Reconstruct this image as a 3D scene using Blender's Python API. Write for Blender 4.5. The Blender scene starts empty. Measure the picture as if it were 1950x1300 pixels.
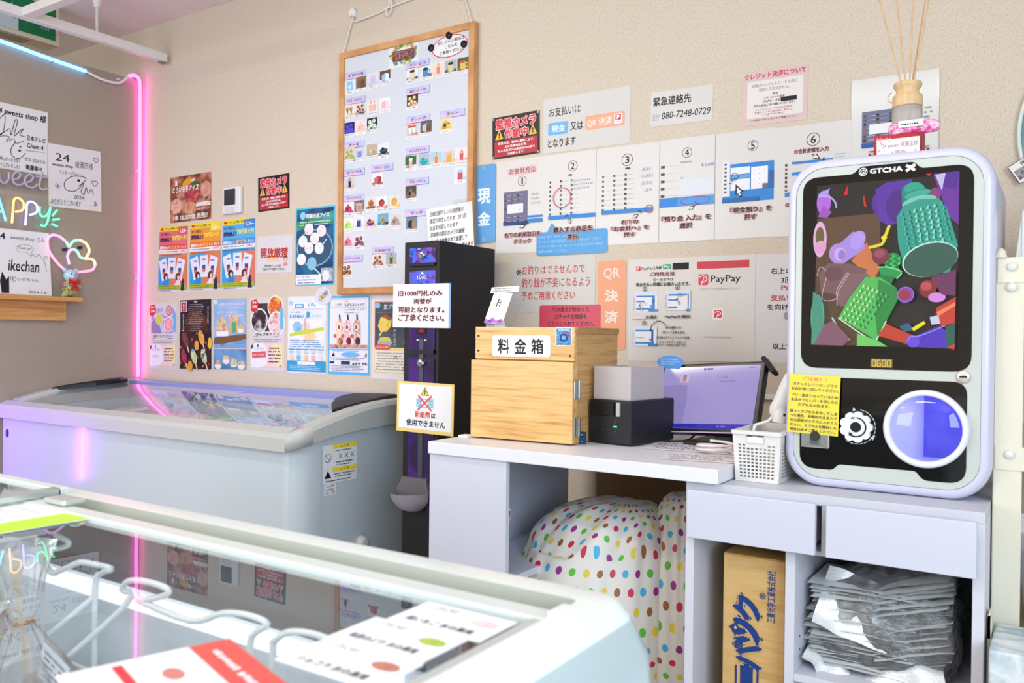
import bpy, bmesh, math, random
from mathutils import Vector, Matrix, noise
PI = math.pi
rnd = random.Random(7)
SC = bpy.context.scene
COL = SC.collection

# ------------------------------------------------------------------ camera
YAW, PITCH, ROLL = math.radians(33.24667), math.radians(-0.35815), math.radians(0.63594)
CAM = Vector((3.634, -2.3586, 1.0))
def cam_axes():
    f = Vector((-math.sin(YAW)*math.cos(PITCH), math.cos(YAW)*math.cos(PITCH), math.sin(PITCH)))
    r = Vector((math.cos(YAW), math.sin(YAW), 0)); u = r.cross(f)
    c, s = math.cos(ROLL), math.sin(ROLL)
    return c*r+s*u, -s*r+c*u, f
cr, cu, cf = cam_axes()
cd = bpy.data.cameras.new('camera'); cam = bpy.data.objects.new('camera', cd); COL.objects.link(cam)
cd.sensor_width = 36.0; cd.lens = 1604.62*36.0/1950.0; cd.clip_start = 0.02
cam.matrix_world = Matrix(((cr.x, cu.x, -cf.x, CAM.x), (cr.y, cu.y, -cf.y, CAM.y), (cr.z, cu.z, -cf.z, CAM.z), (0, 0, 0, 1)))
cd.dof.use_dof = True; cd.dof.focus_distance = 2.35; cd.dof.aperture_fstop = 7.5
SC.camera = cam

# ------------------------------------------------------------------ light and exposure
SC.view_settings.view_transform = 'Standard'; SC.view_settings.look = 'None'
SC.view_settings.gamma = 1.0; SC.view_settings.use_curve_mapping = False
SC.view_settings.exposure = -0.40
w = bpy.data.worlds.new('daylight'); SC.world = w; w.use_nodes = True
w.node_tree.nodes['Background'].inputs[0].default_value = (0.80, 0.90, 1.0, 1)
w.node_tree.nodes['Background'].inputs[1].default_value = 1.6
def area(name, loc, rot, sx, sy, power, col):
    l = bpy.data.lights.new(name, 'AREA'); l.shape = 'RECTANGLE'; l.size = sx; l.size_y = sy
    l.energy = power; l.color = col
    o = bpy.data.objects.new(name, l); COL.objects.link(o); o.location = loc; o.rotation_euler = rot
    return o
area('window_daylight', (0.25, -5.05, 1.25), (PI/2, 0, 0), 2.9, 2.0, 118, (0.97, 0.98, 1.0))
area('side_window_daylight', (5.25, -3.4, 1.45), (PI/2, 0, PI/2), 2.4, 1.3, 140, (0.62, 0.80, 1.0))
area('ceiling_lamp_light', (1.6, -1.5, 2.36), (0, 0, 0), 1.25, 0.12, 19, (1.0, 0.95, 0.88))
area('ceiling_lamp_light', (3.1, -2.7, 2.36), (0, 0, 0), 1.25, 0.12, 19, (1.0, 0.95, 0.88))
area('ceiling_lamp_light', (0.7, -3.2, 2.36), (0, 0, 0), 1.25, 0.12, 19, (1.0, 0.95, 0.88))

# ------------------------------------------------------------------ materials
def lin(h):
    h = h.lstrip('#'); o = []
    for i in (0, 2, 4):
        c = int(h[i:i+2], 16)/255.0
        o.append(c/12.92 if c <= 0.04045 else ((c+0.055)/1.055)**2.4)
    return (*o, 1.0)
_M = {}
def newmat(name):
    m = bpy.data.materials.new(name); m.use_nodes = True
    return m, m.node_tree.nodes, m.node_tree.links
def P(hexc, rough=0.55, spec=0.35, metal=0.0, coat=0.0, name=None):
    k = ('P', hexc, rough, spec, metal, coat)
    if k in _M: return _M[k]
    m, N, L = newmat(name or 'surface_'+hexc.lstrip('#')); b = N['Principled BSDF']
    b.inputs['Base Color'].default_value = lin(hexc); b.inputs['Roughness'].default_value = rough
    b.inputs['Specular IOR Level'].default_value = spec; b.inputs['Metallic'].default_value = metal
    b.inputs['Coat Weight'].default_value = coat; b.inputs['Coat Roughness'].default_value = 0.04
    _M[k] = m; return m
def Em(hexc, s=1.0, rough=0.3):
    k = ('E', hexc, s)
    if k in _M: return _M[k]
    m, N, L = newmat('glow_'+hexc.lstrip('#')); b = N['Principled BSDF']
    b.inputs['Base Color'].default_value = (0.02, 0.02, 0.02, 1); b.inputs['Roughness'].default_value = rough
    b.inputs['Emission Color'].default_value = lin(hexc); b.inputs['Emission Strength'].default_value = s
    _M[k] = m; return m
def Erg(rgb, s, name):
    k = ('R', rgb, s)
    if k in _M: return _M[k]
    m, N, L = newmat(name); b = N['Principled BSDF']
    b.inputs['Base Color'].default_value = (0.3, 0.3, 0.3, 1)
    b.inputs['Emission Color'].default_value = (*rgb, 1); b.inputs['Emission Strength'].default_value = s
    _M[k] = m; return m
def texco(N, L, scale=(1, 1, 1), rot=(0, 0, 0), kind='Object'):
    t = N.new('ShaderNodeTexCoord'); mp = N.new('ShaderNodeMapping'); L.new(t.outputs[kind], mp.inputs[0])
    mp.inputs['Scale'].default_value = scale; mp.inputs['Rotation'].default_value = rot
    return mp.outputs[0]
def ramp(N, stops, interp='LINEAR'):
    r = N.new('ShaderNodeValToRGB'); cr_ = r.color_ramp; cr_.interpolation = interp
    while len(cr_.elements) < len(stops): cr_.elements.new(0.5)
    for e, (p, c) in zip(cr_.elements, stops): e.position = p; e.color = lin(c) if isinstance(c, str) else c
    return r
def Photo(cols, scale=60, detail=3, rough=0.3, seed=0, con=1.0):
    """printed food photo: mottled ink colours"""
    k = ('Ph', tuple(cols), scale, seed)
    if k in _M: return _M[k]
    m, N, L = newmat('printed_photo'); b = N['Principled BSDF']; b.inputs['Roughness'].default_value = rough
    v = texco(N, L); mp = v.node; mp.inputs['Location'].default_value = (seed*3.7, seed*1.3, seed*2.1)
    n = N.new('ShaderNodeTexNoise'); n.inputs['Scale'].default_value = scale; n.inputs['Detail'].default_value = detail
    L.new(v, n.inputs[0])
    k0 = len(cols); st = [(0.32+0.36*i/max(1, k0-1), c) for i, c in enumerate(cols)]
    r = ramp(N, st); L.new(n.outputs[0], r.inputs[0]); L.new(r.outputs[0], b.inputs['Base Color'])
    _M[k] = m; return m
def Wall(hexc, name, bump=0.25, rough=0.85):
    m, N, L = newmat(name); b = N['Principled BSDF']; b.inputs['Roughness'].default_value = rough
    b.inputs['Specular IOR Level'].default_value = 0.15
    v = texco(N, L)
    n = N.new('ShaderNodeTexNoise'); n.inputs['Scale'].default_value = 230; n.inputs['Detail'].default_value = 4; L.new(v, n.inputs[0])
    v2 = texco(N, L, (1, 1, 0.25)); n2 = N.new('ShaderNodeTexNoise'); n2.inputs['Scale'].default_value = 420; L.new(v2, n2.inputs[0])
    mx = N.new('ShaderNodeMix'); mx.data_type = 'FLOAT'; mx.inputs[0].default_value = 0.45
    L.new(n.outputs[0], mx.inputs[2]); L.new(n2.outputs[0], mx.inputs[3])
    c = lin(hexc); r = ramp(N, [(0.3, (c[0]*0.74, c[1]*0.74, c[2]*0.73, 1)), (0.5, c), (0.72, (min(1, c[0]*1.07), min(1, c[1]*1.07), min(1, c[2]*1.07), 1))])
    L.new(mx.outputs[0], r.inputs[0]); L.new(r.outputs[0], b.inputs['Base Color'])
    bp = N.new('ShaderNodeBump'); bp.inputs['Strength'].default_value = bump; bp.inputs['Distance'].default_value = 0.002
    L.new(mx.outputs[0], bp.inputs['Height']); L.new(bp.outputs[0], b.inputs['Normal'])
    return m
def Wood(c1, c2, c3, name, scale=(3, 40, 40), rough=0.45, dist=3.0, wscale=1.0, rot=(0, 0, 0)):
    m, N, L = newmat(name); b = N['Principled BSDF']; b.inputs['Roughness'].default_value = rough
    v = texco(N, L, scale, rot)
    n = N.new('ShaderNodeTexNoise'); n.inputs['Scale'].default_value = wscale; n.inputs['Detail'].default_value = 5; n.inputs['Distortion'].default_value = 0.6
    L.new(v, n.inputs[0])
    wv = N.new('ShaderNodeTexNoise'); wv.inputs['Scale'].default_value = wscale*3.1; wv.inputs['Detail'].default_value = 2; L.new(v, wv.inputs[0])
    mx = N.new('ShaderNodeMix'); mx.data_type = 'FLOAT'; mx.inputs[0].default_value = 0.4
    L.new(n.outputs[0], mx.inputs[2]); L.new(wv.outputs[0], mx.inputs[3])
    r = ramp(N, [(0.33, c1), (0.48, c2), (0.58, c3), (0.7, c2)]); L.new(mx.outputs[0], r.inputs[0]); L.new(r.outputs[0], b.inputs['Base Color'])
    return m
def Glass(name, tint=(1, 1, 1, 1), rough=0.0, ior=1.5, gloss=(1, 1, 1, 1)):
    m, N, L = newmat(name); N.remove(N['Principled BSDF']); out = N['Material Output']
    t = N.new('ShaderNodeBsdfTransparent'); t.inputs[0].default_value = tint
    g = N.new('ShaderNodeBsdfGlossy'); g.inputs['Roughness'].default_value = rough; g.inputs[0].default_value = gloss
    f = N.new('ShaderNodeFresnel'); f.inputs[0].default_value = ior
    ge = N.new('ShaderNodeNewGeometry'); iv = N.new('ShaderNodeMath'); iv.operation = 'SUBTRACT'; iv.inputs[0].default_value = 1.0; L.new(ge.outputs['Backfacing'], iv.inputs[1])
    mu = N.new('ShaderNodeMath'); mu.operation = 'MULTIPLY'; L.new(f.outputs[0], mu.inputs[0]); L.new(iv.outputs[0], mu.inputs[1])     # one reflection per pane: only where the ray enters
    x = N.new('ShaderNodeMixShader'); L.new(mu.outputs[0], x.inputs[0]); L.new(t.outputs[0], x.inputs[1]); L.new(g.outputs[0], x.inputs[2])
    L.new(x.outputs[0], out.inputs[0]); return m
def Film(name, col=(0.9, 0.95, 1, 1), dens=0.18, rough=0.12, spec=0.25, bump=0.9):
    """clear crumpled plastic film: mostly see-through, a little milky, shiny"""
    m, N, L = newmat(name); N.remove(N['Principled BSDF']); out = N['Material Output']
    t = N.new('ShaderNodeBsdfTransparent'); d = N.new('ShaderNodeBsdfDiffuse'); d.inputs[0].default_value = col
    g = N.new('ShaderNodeBsdfGlossy'); g.inputs['Roughness'].default_value = rough
    a = N.new('ShaderNodeMixShader'); a.inputs[0].default_value = dens; tr = N.new('ShaderNodeBsdfTranslucent'); tr.inputs[0].default_value = col; dt = N.new('ShaderNodeMixShader'); dt.inputs[0].default_value = 0.5; L.new(d.outputs[0], dt.inputs[1]); L.new(tr.outputs[0], dt.inputs[2])
    L.new(t.outputs[0], a.inputs[1]); L.new(dt.outputs[0], a.inputs[2])
    lw = N.new('ShaderNodeLayerWeight'); lw.inputs[0].default_value = spec
    x = N.new('ShaderNodeMixShader'); L.new(lw.outputs['Fresnel'], x.inputs[0]); L.new(a.outputs[0], x.inputs[1]); L.new(g.outputs[0], x.inputs[2])
    L.new(x.outputs[0], out.inputs[0])
    n = N.new('ShaderNodeTexNoise'); n.inputs['Scale'].default_value = 38; n.inputs['Detail'].default_value = 4
    tc = N.new('ShaderNodeTexCoord'); L.new(tc.outputs['Object'], n.inputs[0])
    bp = N.new('ShaderNodeBump'); bp.inputs['Strength'].default_value = bump; bp.inputs['Distance'].default_value = 0.02
    L.new(n.outputs[0], bp.inputs['Height']); L.new(bp.outputs[0], g.inputs['Normal']); L.new(bp.outputs[0], d.inputs['Normal'])
    return m

# ------------------------------------------------------------------ mesh helpers
class MB:
    def __init__(s): s.v = []; s.f = []; s.m = []; s.sm = []; s.mats = []
    def mi(s, mat):
        if mat not in s.mats: s.mats.append(mat)
        return s.mats.index(mat)
    def add(s, vs, fs, mat, smooth=False):
        o = len(s.v); i = s.mi(mat); s.v += [tuple(p) for p in vs]
        for f in fs: s.f.append([o+k for k in f]); s.m.append(i); s.sm.append(smooth)
        return s
    def bm(s, b, mat, smooth=False):
        b.verts.index_update(); s.add([v.co[:] for v in b.verts], [[v.index for v in f.verts] for f in b.faces], mat, smooth); b.free(); return s
    def box(s, x0, x1, y0, y1, z0, z1, mat, bev=0, seg=2, M=None):
        b = bmesh.new(); bmesh.ops.create_cube(b, size=1)
        for v in b.verts: v.co = ((x0+x1)/2+v.co.x*(x1-x0), (y0+y1)/2+v.co.y*(y1-y0), (z0+z1)/2+v.co.z*(z1-z0))
        if bev: bmesh.ops.bevel(b, geom=b.edges[:], offset=bev, segments=seg, profile=0.5, affect='EDGES')
        if M is not None: bmesh.ops.transform(b, matrix=M, verts=b.verts)
        return s.bm(b, mat)
    def tube(s, pts, r, mat, n=8, closed=False, sub=0, taper=None):
        pts = [Vector(p) for p in pts]
        if sub: pts = smooth_path(pts, sub, closed)
        k = len(pts); vs = []; fs = []; up = None
        for i, p in enumerate(pts):
            a = pts[(i-1) % k] if (closed or i > 0) else p; b = pts[(i+1) % k] if (closed or i < k-1) else p
            t = (b-a).normalized()
            if up is None:
                up = Vector((0, 0, 1)) if abs(t.z) < 0.9 else Vector((1, 0, 0))
            side = t.cross(up).normalized(); up = side.cross(t).normalized()
            rr = r if taper is None else r*taper(i/(k-1))
            for j in range(n):
                an = 2*PI*j/n; vs.append(p+side*math.cos(an)*rr+up*math.sin(an)*rr)
        rows = k if closed else k-1
        for i in range(rows):
            for j in range(n):
                a = i*n+j; b = i*n+(j+1) % n; c = ((i+1) % k)*n+(j+1) % n; d = ((i+1) % k)*n+j
                fs.append((a, b, c, d))
        s.add(vs, fs, mat, True)
        if not closed:
            s.add(vs[:n], [tuple(reversed(range(n)))], mat); s.add(vs[-n:], [tuple(range(n))], mat)
        return s
    def lathe(s, prof, c, mat, n=32, axis='z', smooth=True, close=True):
        vs = []; fs = []; c = Vector(c)
        for r, h in prof:
            for j in range(n):
                a = 2*PI*j/n; x, y = r*math.cos(a), r*math.sin(a)
                p = (x, y, h) if axis == 'z' else ((x, -h, y) if axis == 'y' else (h, x, y))
                vs.append(c+Vector(p))
        for i in range(len(prof)-1):
            for j in range(n):
                fs.append((i*n+j, i*n+(j+1) % n, (i+1)*n+(j+1) % n, (i+1)*n+j))
        s.add(vs, fs, mat, smooth)
        if close:
            if prof[0][0] > 1e-6: s.add(vs[:n], [tuple(reversed(range(n)))], mat)
            if prof[-1][0] > 1e-6: s.add(vs[-n:], [tuple(range(n))], mat)
        return s
    def ext(s, poly, o, U, V, d, mat, smooth=False):
        """extrude 2-D polygon (in U,V about o) by vector d"""
        o, U, V, d = map(Vector, (o, U, V, d)); a = [o+U*x+V*y for x, y in poly]; n = len(a)
        vs = a+[p+d for p in a]
        s.add(vs, [tuple(range(n)), tuple(reversed(range(n, 2*n)))], mat)
        s.add(vs, [(i, n+i, n+(i+1) % n, (i+1) % n) for i in range(n)], mat, smooth); return s
    def grid(s, fn, nu, nv, mat, cu=False, cv=False, smooth=True):
        vs = [fn(i/(nu if cu else nu-1), j/(nv if cv else nv-1)) for i in range(nu) for j in range(nv)]; fs = []
        for i in range(nu if cu else nu-1):
            for j in range(nv if cv else nv-1):
                i2, j2 = (i+1) % nu, (j+1) % nv; fs.append((i*nv+j, i2*nv+j, i2*nv+j2, i*nv+j2))
        return s.add(vs, fs, mat, smooth)
    def ball(s, c, r, mat, n=16, sq=(1, 1, 1)):
        c = Vector(c); vs = []; fs = []; m = n//2
        for i in range(m+1):
            t = PI*i/m
            for j in range(n):
                a = 2*PI*j/n; vs.append((c.x+r*sq[0]*math.sin(t)*math.cos(a), c.y+r*sq[1]*math.sin(t)*math.sin(a), c.z+r*sq[2]*math.cos(t)))
        for i in range(m):
            for j in range(n): fs.append((i*n+j, (i+1)*n+j, (i+1)*n+(j+1) % n, i*n+(j+1) % n))
        return s.add(vs, fs, mat, True)
    def build(s, name, parent=None, loc=(0, 0, 0), rot=None, world=True):
        me = bpy.data.meshes.new(name); l = Vector(loc)
        if parent is not None and world:                   # vertices were written in world space
            inv = parent_matrix(parent).inverted(); vs = [inv @ Vector(p) for p in s.v]
        else: vs = [Vector(p)-l for p in s.v] if world else s.v
        me.from_pydata(vs, [], s.f)
        for m in s.mats: me.materials.append(m)
        me.polygons.foreach_set('material_index', s.m); me.polygons.foreach_set('use_smooth', s.sm); me.update()
        o = bpy.data.objects.new(name, me); COL.objects.link(o)
        if parent is not None: o.parent = parent
        else: o.location = l
        if rot is not None: o.rotation_euler = rot
        return o
def parent_matrix(p):
    M = Matrix.Identity(4)
    while p is not None: M = p.matrix_basis @ M; p = p.parent
    return M
def smooth_path(p, sub, closed=False):
    out = []; n = len(p); rng = range(n if closed else n-1)
    for i in rng:
        a = p[(i-1) % n] if (closed or i > 0) else p[i]; b = p[i]; c = p[(i+1) % n]; d = p[(i+2) % n] if (closed or i+2 < n) else c
        for k in range(sub):
            t = k/sub; out.append(0.5*((2*b)+(c-a)*t+(2*a-5*b+4*c-d)*t*t+(3*b-3*c+d-a)*t**3))
    if not closed: out.append(p[-1])
    return out
def rrect(w, h, r, n=6, cx=0, cy=0):
    r = min(r, w/2-1e-5, h/2-1e-5); o = []
    if r <= 0: return [(cx-w/2, cy-h/2), (cx+w/2, cy-h/2), (cx+w/2, cy+h/2), (cx-w/2, cy+h/2)]
    for (x, y, a0) in ((w/2-r, -h/2+r, -PI/2), (w/2-r, h/2-r, 0), (-w/2+r, h/2-r, PI/2), (-w/2+r, -h/2+r, PI)):
        for k in range(n+1):
            a = a0+PI/2*k/n; o.append((cx+x+r*math.cos(a), cy+y+r*math.sin(a)))
    return o
def rcorn(pts, r):
    """round the corners of a polygon; r per vertex"""
    o = []; n = len(pts)
    for i in range(n):
        p = Vector(pts[i]); a = Vector(pts[i-1]); b = Vector(pts[(i+1) % n]); rr = r[i] if isinstance(r, (list, tuple)) else r
        d1, d2 = (a-p), (b-p); q = min(rr, d1.length*0.49, d2.length*0.49)
        if q < 1e-5: o.append(tuple(p)); continue
        s1, s2 = p+d1.normalized()*q, p+d2.normalized()*q
        for k in range(7): tt = k/6; o.append(tuple(s1*(1-tt)**2+p*2*tt*(1-tt)+s2*tt*tt))
    return o
def holed(outer, holes):
    """2-D polygon with holes -> verts, faces"""
    b = bmesh.new(); es = []
    for lp in [outer]+holes:
        vs = [b.verts.new((x, y, 0)) for x, y in lp]; es += [b.edges.new((vs[i], vs[(i+1) % len(vs)])) for i in range(len(vs))]
    bmesh.ops.triangle_fill(b, use_beauty=True, use_dissolve=False, edges=es)
    b.verts.index_update(); r = [(v.co.x, v.co.y) for v in b.verts], [[v.index for v in f.verts] for f in b.faces]; b.free(); return r
def tag(o, label, cat, group=None, kind=None):
    o['label'] = label; o['category'] = cat
    if group: o['group'] = group
    if kind: o['kind'] = kind
    return o
def thing(name, label, cat, loc=(0, 0, 0), rot=(0, 0, 0), group=None):
    o = bpy.data.objects.new(name, None); COL.objects.link(o); o.location = loc; o.rotation_euler = rot
    o.empty_display_size = 0.05
    return tag(o, label, cat, group)
def struct(mb, name, loc=(0, 0, 0)):
    o = mb.build(name, None, loc); o['kind'] = 'structure'; return o
def B(x0, x1, y0, y1, z0, z1, mat, bev=0, **k): return MB().box(x0, x1, y0, y1, z0, z1, mat, bev, **k)

# ------------------------------------------------------------------ lettering and printed sheets
_T = {}
def glyphs(t, bold=0.0, shear=0.0):
    k = (t, bold, shear)
    if k not in _T:
        c = bpy.data.curves.new('t', 'FONT'); c.body = t; c.resolution_u = 2; c.offset = bold; c.shear = shear
        o = bpy.data.objects.new('t', c); me = o.to_mesh()
        vs = [(v.co.x, v.co.y) for v in me.vertices]; fs = [list(p.vertices) for p in me.polygons]
        o.to_mesh_clear(); bpy.data.objects.remove(o); bpy.data.curves.remove(c)
        xs = [v[0] for v in vs] or [0, 1]; ys = [v[1] for v in vs] or [0, 1]
        _T[k] = (vs, fs, (min(xs), max(xs), min(ys), max(ys)))
    return _T[k]
EPS = 0.00007
class Sheet(MB):
    """a thin printed sheet; local X right, Z up, printed face towards -Y; positions as fractions from the top left"""
    def __init__(s, w, h, base, rad=0, th=0.0006, outline=None):
        super().__init__(); s.w = w; s.h = h; s.y = -th
        poly = outline if outline else rrect(w, h, rad, 4)
        if base is not None: s.ext(poly, (0, -th, 0), (1, 0, 0), (0, 0, 1), (0, th, 0), base)
    def c(s, x, y): return ((x-0.5)*s.w, (0.5-y)*s.h)
    def up(s): s.y -= EPS; return s.y
    def raw(s, pts, m):
        y = s.up(); s.add([(a, y, b) for a, b in pts], [tuple(range(len(pts)))], m); return s
    def poly(s, pts, m): return s.raw([s.c(*p) for p in pts], m)
    def rect(s, x0, y0, x1, y1, m, r=0):
        cx, cy = s.c((x0+x1)/2, (y0+y1)/2); return s.raw(rrect(abs(x1-x0)*s.w, abs(y1-y0)*s.h, r*s.w, 4, cx, cy), m)
    def ell(s, cx, cy, rx, ry, m, rot=0, n=22, a0=0, a1=360):
        """rx, ry as fractions of the sheet width"""
        X, Y = s.c(cx, cy); rx *= s.w; ry *= s.w; R = math.radians(rot); o = []
        full = abs(a1-a0) >= 360
        for i in range(n if full else n+1):
            a = math.radians(a0+(a1-a0)*i/n); x, y = rx*math.cos(a), ry*math.sin(a)
            o.append((X+x*math.cos(R)-y*math.sin(R), Y+x*math.sin(R)+y*math.cos(R)))
        return s.raw(o, m)
    def line(s, pts, wd, m, sub=0, closed=False):
        p = [Vector((*s.c(*q), 0)) for q in pts]
        if sub: p = smooth_path(p, sub, closed)
        y = s.up(); k = len(p); vs = []; fs = []; wd *= s.w
        for i in range(k):
            a = p[(i-1) % k] if (closed or i) else p[i]; b = p[(i+1) % k] if (closed or i < k-1) else p[i]
            t = (b-a); t = t.normalized() if t.length > 1e-9 else Vector((1, 0, 0)); nn = Vector((-t.y, t.x, 0))*wd/2
            for q in (p[i]+nn, p[i]-nn): vs.append((q.x, y, q.y))
        for i in range(k if closed else k-1): j = (i+1) % k; fs.append((2*i, 2*i+1, 2*j+1, 2*j))
        s.add(vs, fs, m); return s
    def ring(s, cx, cy, rx, ry, wd, m, rot=0):
        R = math.radians(rot); asp = s.w/s.h; pts = []
        for i in range(28):
            a = 2*PI*i/28; x, y = rx*math.cos(a), ry*math.sin(a); pts.append((cx+x*math.cos(R)-y*math.sin(R), cy-(x*math.sin(R)+y*math.cos(R))*asp))
        return s.line(pts, wd, m, 0, True)
    def txt(s, t, x0, y0, x1, y1, m, bold=0.0, halo=None, ho=0.09, shear=0.0, rot=0, fit=True, pad=None):
        vs, fs, (a, b, c, d) = glyphs(t, 0.0, shear); pd = bold if pad is None else pad; a -= pd; b += pd; c -= pd; d += pd
        bw, bh = abs(x1-x0)*s.w, abs(y1-y0)*s.h; cx, cy = s.c((x0+x1)/2, (y0+y1)/2)
        if rot in (90, -90): bw, bh = bh, bw
        kx, ky = bw/max(1e-6, b-a), bh/max(1e-6, d-c)
        if not fit: kx = ky = min(kx, ky)
        kx = min(kx, 1.5*ky); ky = min(ky, 2.6*kx)
        R = math.radians(rot); C, S = math.cos(R), math.sin(R)
        def put(V, F, mat, sh):
            s.up()
            for dx, dy in sh:                     # heavier weights: the same outline laid down several times, slightly shifted
                o = []; s.y -= 0.000012; y = s.y
                for X, Y in V:
                    x, z = (X+dx-(a+b)/2)*kx, (Y+dy-(c+d)/2)*ky; o.append((cx+x*C-z*S, y, cy+x*S+z*C))
                s.add(o, F, mat)
        if halo is not None: put(vs, fs, halo, [((bold+ho)*math.cos(PI*k/4), (bold+ho)*math.sin(PI*k/4)) for k in range(8)])
        put(vs, fs, m, [(0, 0)] if bold < 0.004 else [(-bold, -bold), (bold, bold), (bold, -bold), (-bold, bold)]); return s
    def lines(s, ls, x0, y0, x1, y1, m, bold=0.0, al='c', fill=0.72, halo=None, ho=0.09, shear=0.0):
        n = len(ls); rh = (y1-y0)/n; ws = [glyphs(t, 0.0, shear)[2] for t in ls if t]
        mw = max(b[1]-b[0] for b in ws)
        for i, t in enumerate(ls):
            if not t: continue
            b = glyphs(t, 0.0, shear)[2]; fw = (x1-x0)*(b[1]-b[0])/mw; hh = rh*fill*min(1.05, (b[3]-b[2])/0.92)
            xa = x0 if al == 'l' else (x1-fw if al == 'r' else (x0+x1-fw)/2); yc = y0+rh*(i+0.5)
            s.txt(t, xa, yc-hh/2, xa+fw, yc+hh/2, m, bold, halo, ho, shear)
        return s
    def fake(s, x0, y0, x1, y1, rows, m, seed=1, fill=0.5):
        """unreadably small print: rows of character-sized ticks"""
        r = random.Random(seed); y = s.up(); vs = []; fs = []; rh = (y1-y0)/rows; cw = rh*s.h/s.w*0.62
        for i in range(rows):
            x = x0+r.random()*0.06*(x1-x0); xe = x1-r.random()*0.2*(x1-x0)
            while x < xe:
                wd = cw*r.uniform(0.5, 0.95)
                if r.random() > 0.1:
                    ya, yb = y0+rh*(i+0.5-fill/2*r.uniform(0.6, 1)), y0+rh*(i+0.5+fill/2*r.uniform(0.6, 1))
                    q = [s.c(x, ya), s.c(x+wd*0.8, ya), s.c(x+wd*0.8, yb), s.c(x, yb)]; k = len(vs)
                    vs += [(a, y, b) for a, b in q]; fs.append((k+3, k+2, k+1, k))
                x += wd*1.15
        s.add(vs, fs, m); return s
    def vtxt(s, t, cx, y0, y1, wd, m, bold=0.0):
        n = len(t); h = (y1-y0)/n
        for i, ch in enumerate(t): s.txt(ch, cx-wd/2, y0+h*(i+0.12), cx+wd/2, y0+h*(i+0.88), m, bold)
        return s
    def put(s, name, label, cat, loc, rot=0.0, face='back', group=None, parent=None):
        """rot = degrees anticlockwise as seen from the front"""
        R = math.radians(rot)
        base = {'back': Matrix.Identity(4), 'left': Matrix.Rotation(PI/2, 4, 'Z'), 'top': Matrix.Rotation(-PI/2, 4, 'X')}[face] if isinstance(face, str) else face
        M = base @ Matrix.Rotation(-R, 4, 'Y')
        o = s.build(name, None, (0, 0, 0), None, world=False)
        o.matrix_basis = Matrix.Translation(loc) @ M
        if parent is not None: o.parent = parent; o.matrix_basis = parent_matrix(parent).inverted() @ o.matrix_basis
        else: tag(o, label, cat, group)
        return o
K = P('#1c1b1d', 0.6); WH = P('#f0f0f0', 0.5); PAPER = P('#dfdcd8', 0.32, 0.4); RED = P('#d8343c'); DKRED = P('#b02030')
PINK = P('#f2b8bb'); BLUE = P('#1f8fdc'); DBLUE = P('#1c62a8'); GREY = P('#9a9aa2'); LGREY = P('#cfd2d8'); YEL = P('#f4d836'); GOLD = P('#f0b93a')
# ================================================================== the room
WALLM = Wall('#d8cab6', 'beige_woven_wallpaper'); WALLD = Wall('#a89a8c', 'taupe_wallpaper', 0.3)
CEILM = Wall('#efe4e2', 'ceiling_paper', 0.1); FLM = P('#b8ada0', 0.5)
CH = 2.42
struct(B(-2.6, 5.3, 0, 0.1, 0, CH, WALLM), 'wall_back')
struct(B(-0.1, 0.0, -3.2, 0.0, 0, 2.175, WALLD), 'wall_left')
struct(B(-2.7, -2.6, -5.2, 0.1, 0, CH, WALLM), 'wall_far_left')
wr = MB()
for a in ((-5.2, -4.65, 0, CH), (-2.15, 0.1, 0, CH), (-4.65, -2.15, 0, 0.78), (-4.65, -2.15, 2.12, CH)): wr.box(5.3, 5.4, a[0], a[1], a[2], a[3], WALLM)
struct(wr, 'wall_right')
fr = MB()
for a in ((-2.6, -1.25, 0, CH), (1.75, 5.3, 0, CH), (-1.25, 1.75, 0, 0.2), (-1.25, 1.75, 2.3, CH)): fr.box(a[0], a[1], -5.2, -5.1, a[2], a[3], WALLM)
struct(fr, 'wall_front')
struct(B(-2.7, 5.4, -5.2, 0.1, -0.1, 0, FLM), 'floor')
struct(B(-2.7, 5.4, -5.2, 0.1, CH, CH+0.1, CEILM), 'ceiling')
wf = MB(); wm = P('#c9ccd0', 0.4, 0.5)
for x in (-1.23, 0.25, 1.71): wf.box(x-0.02, x+0.04, -5.18, -5.12, 0.2, 2.3, wm)
wf.box(-1.25, 1.75, -5.18, -5.12, 0.2, 0.26, wm); wf.box(-1.25, 1.75, -5.18, -5.12, 2.24, 2.3, wm)
struct(wf, 'window_1')
wf = MB()
for y in (-4.65, -3.43, -2.21): wf.box(5.32, 5.38, y, y+0.06, 0.78, 2.12, wm)
for z in (0.78, 2.06): wf.box(5.32, 5.38, -4.65, -2.15, z, z+0.06, wm)
struct(wf, 'window_2')

# ------------------------------------------------------------------ chest freezer against the back wall
FW = P('#bfcbd0', 0.16, 0.5, 0, 0.2); FG = P('#b9bcb6', 0.4, 0.4); FGD = P('#8d918d', 0.4); BLK = P('#101012', 0.45, 0.4)
GL = Glass('clear_lid_glass', (0.93, 0.96, 0.97, 1))
fz = thing('chest_freezer', 'white chest freezer with grey rim and curved glass lid along the back wall', 'freezer', (0.89, -0.33, 0))
X0, X1, Y0, Y1 = 0.008, 1.75, -0.62, -0.03
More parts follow.
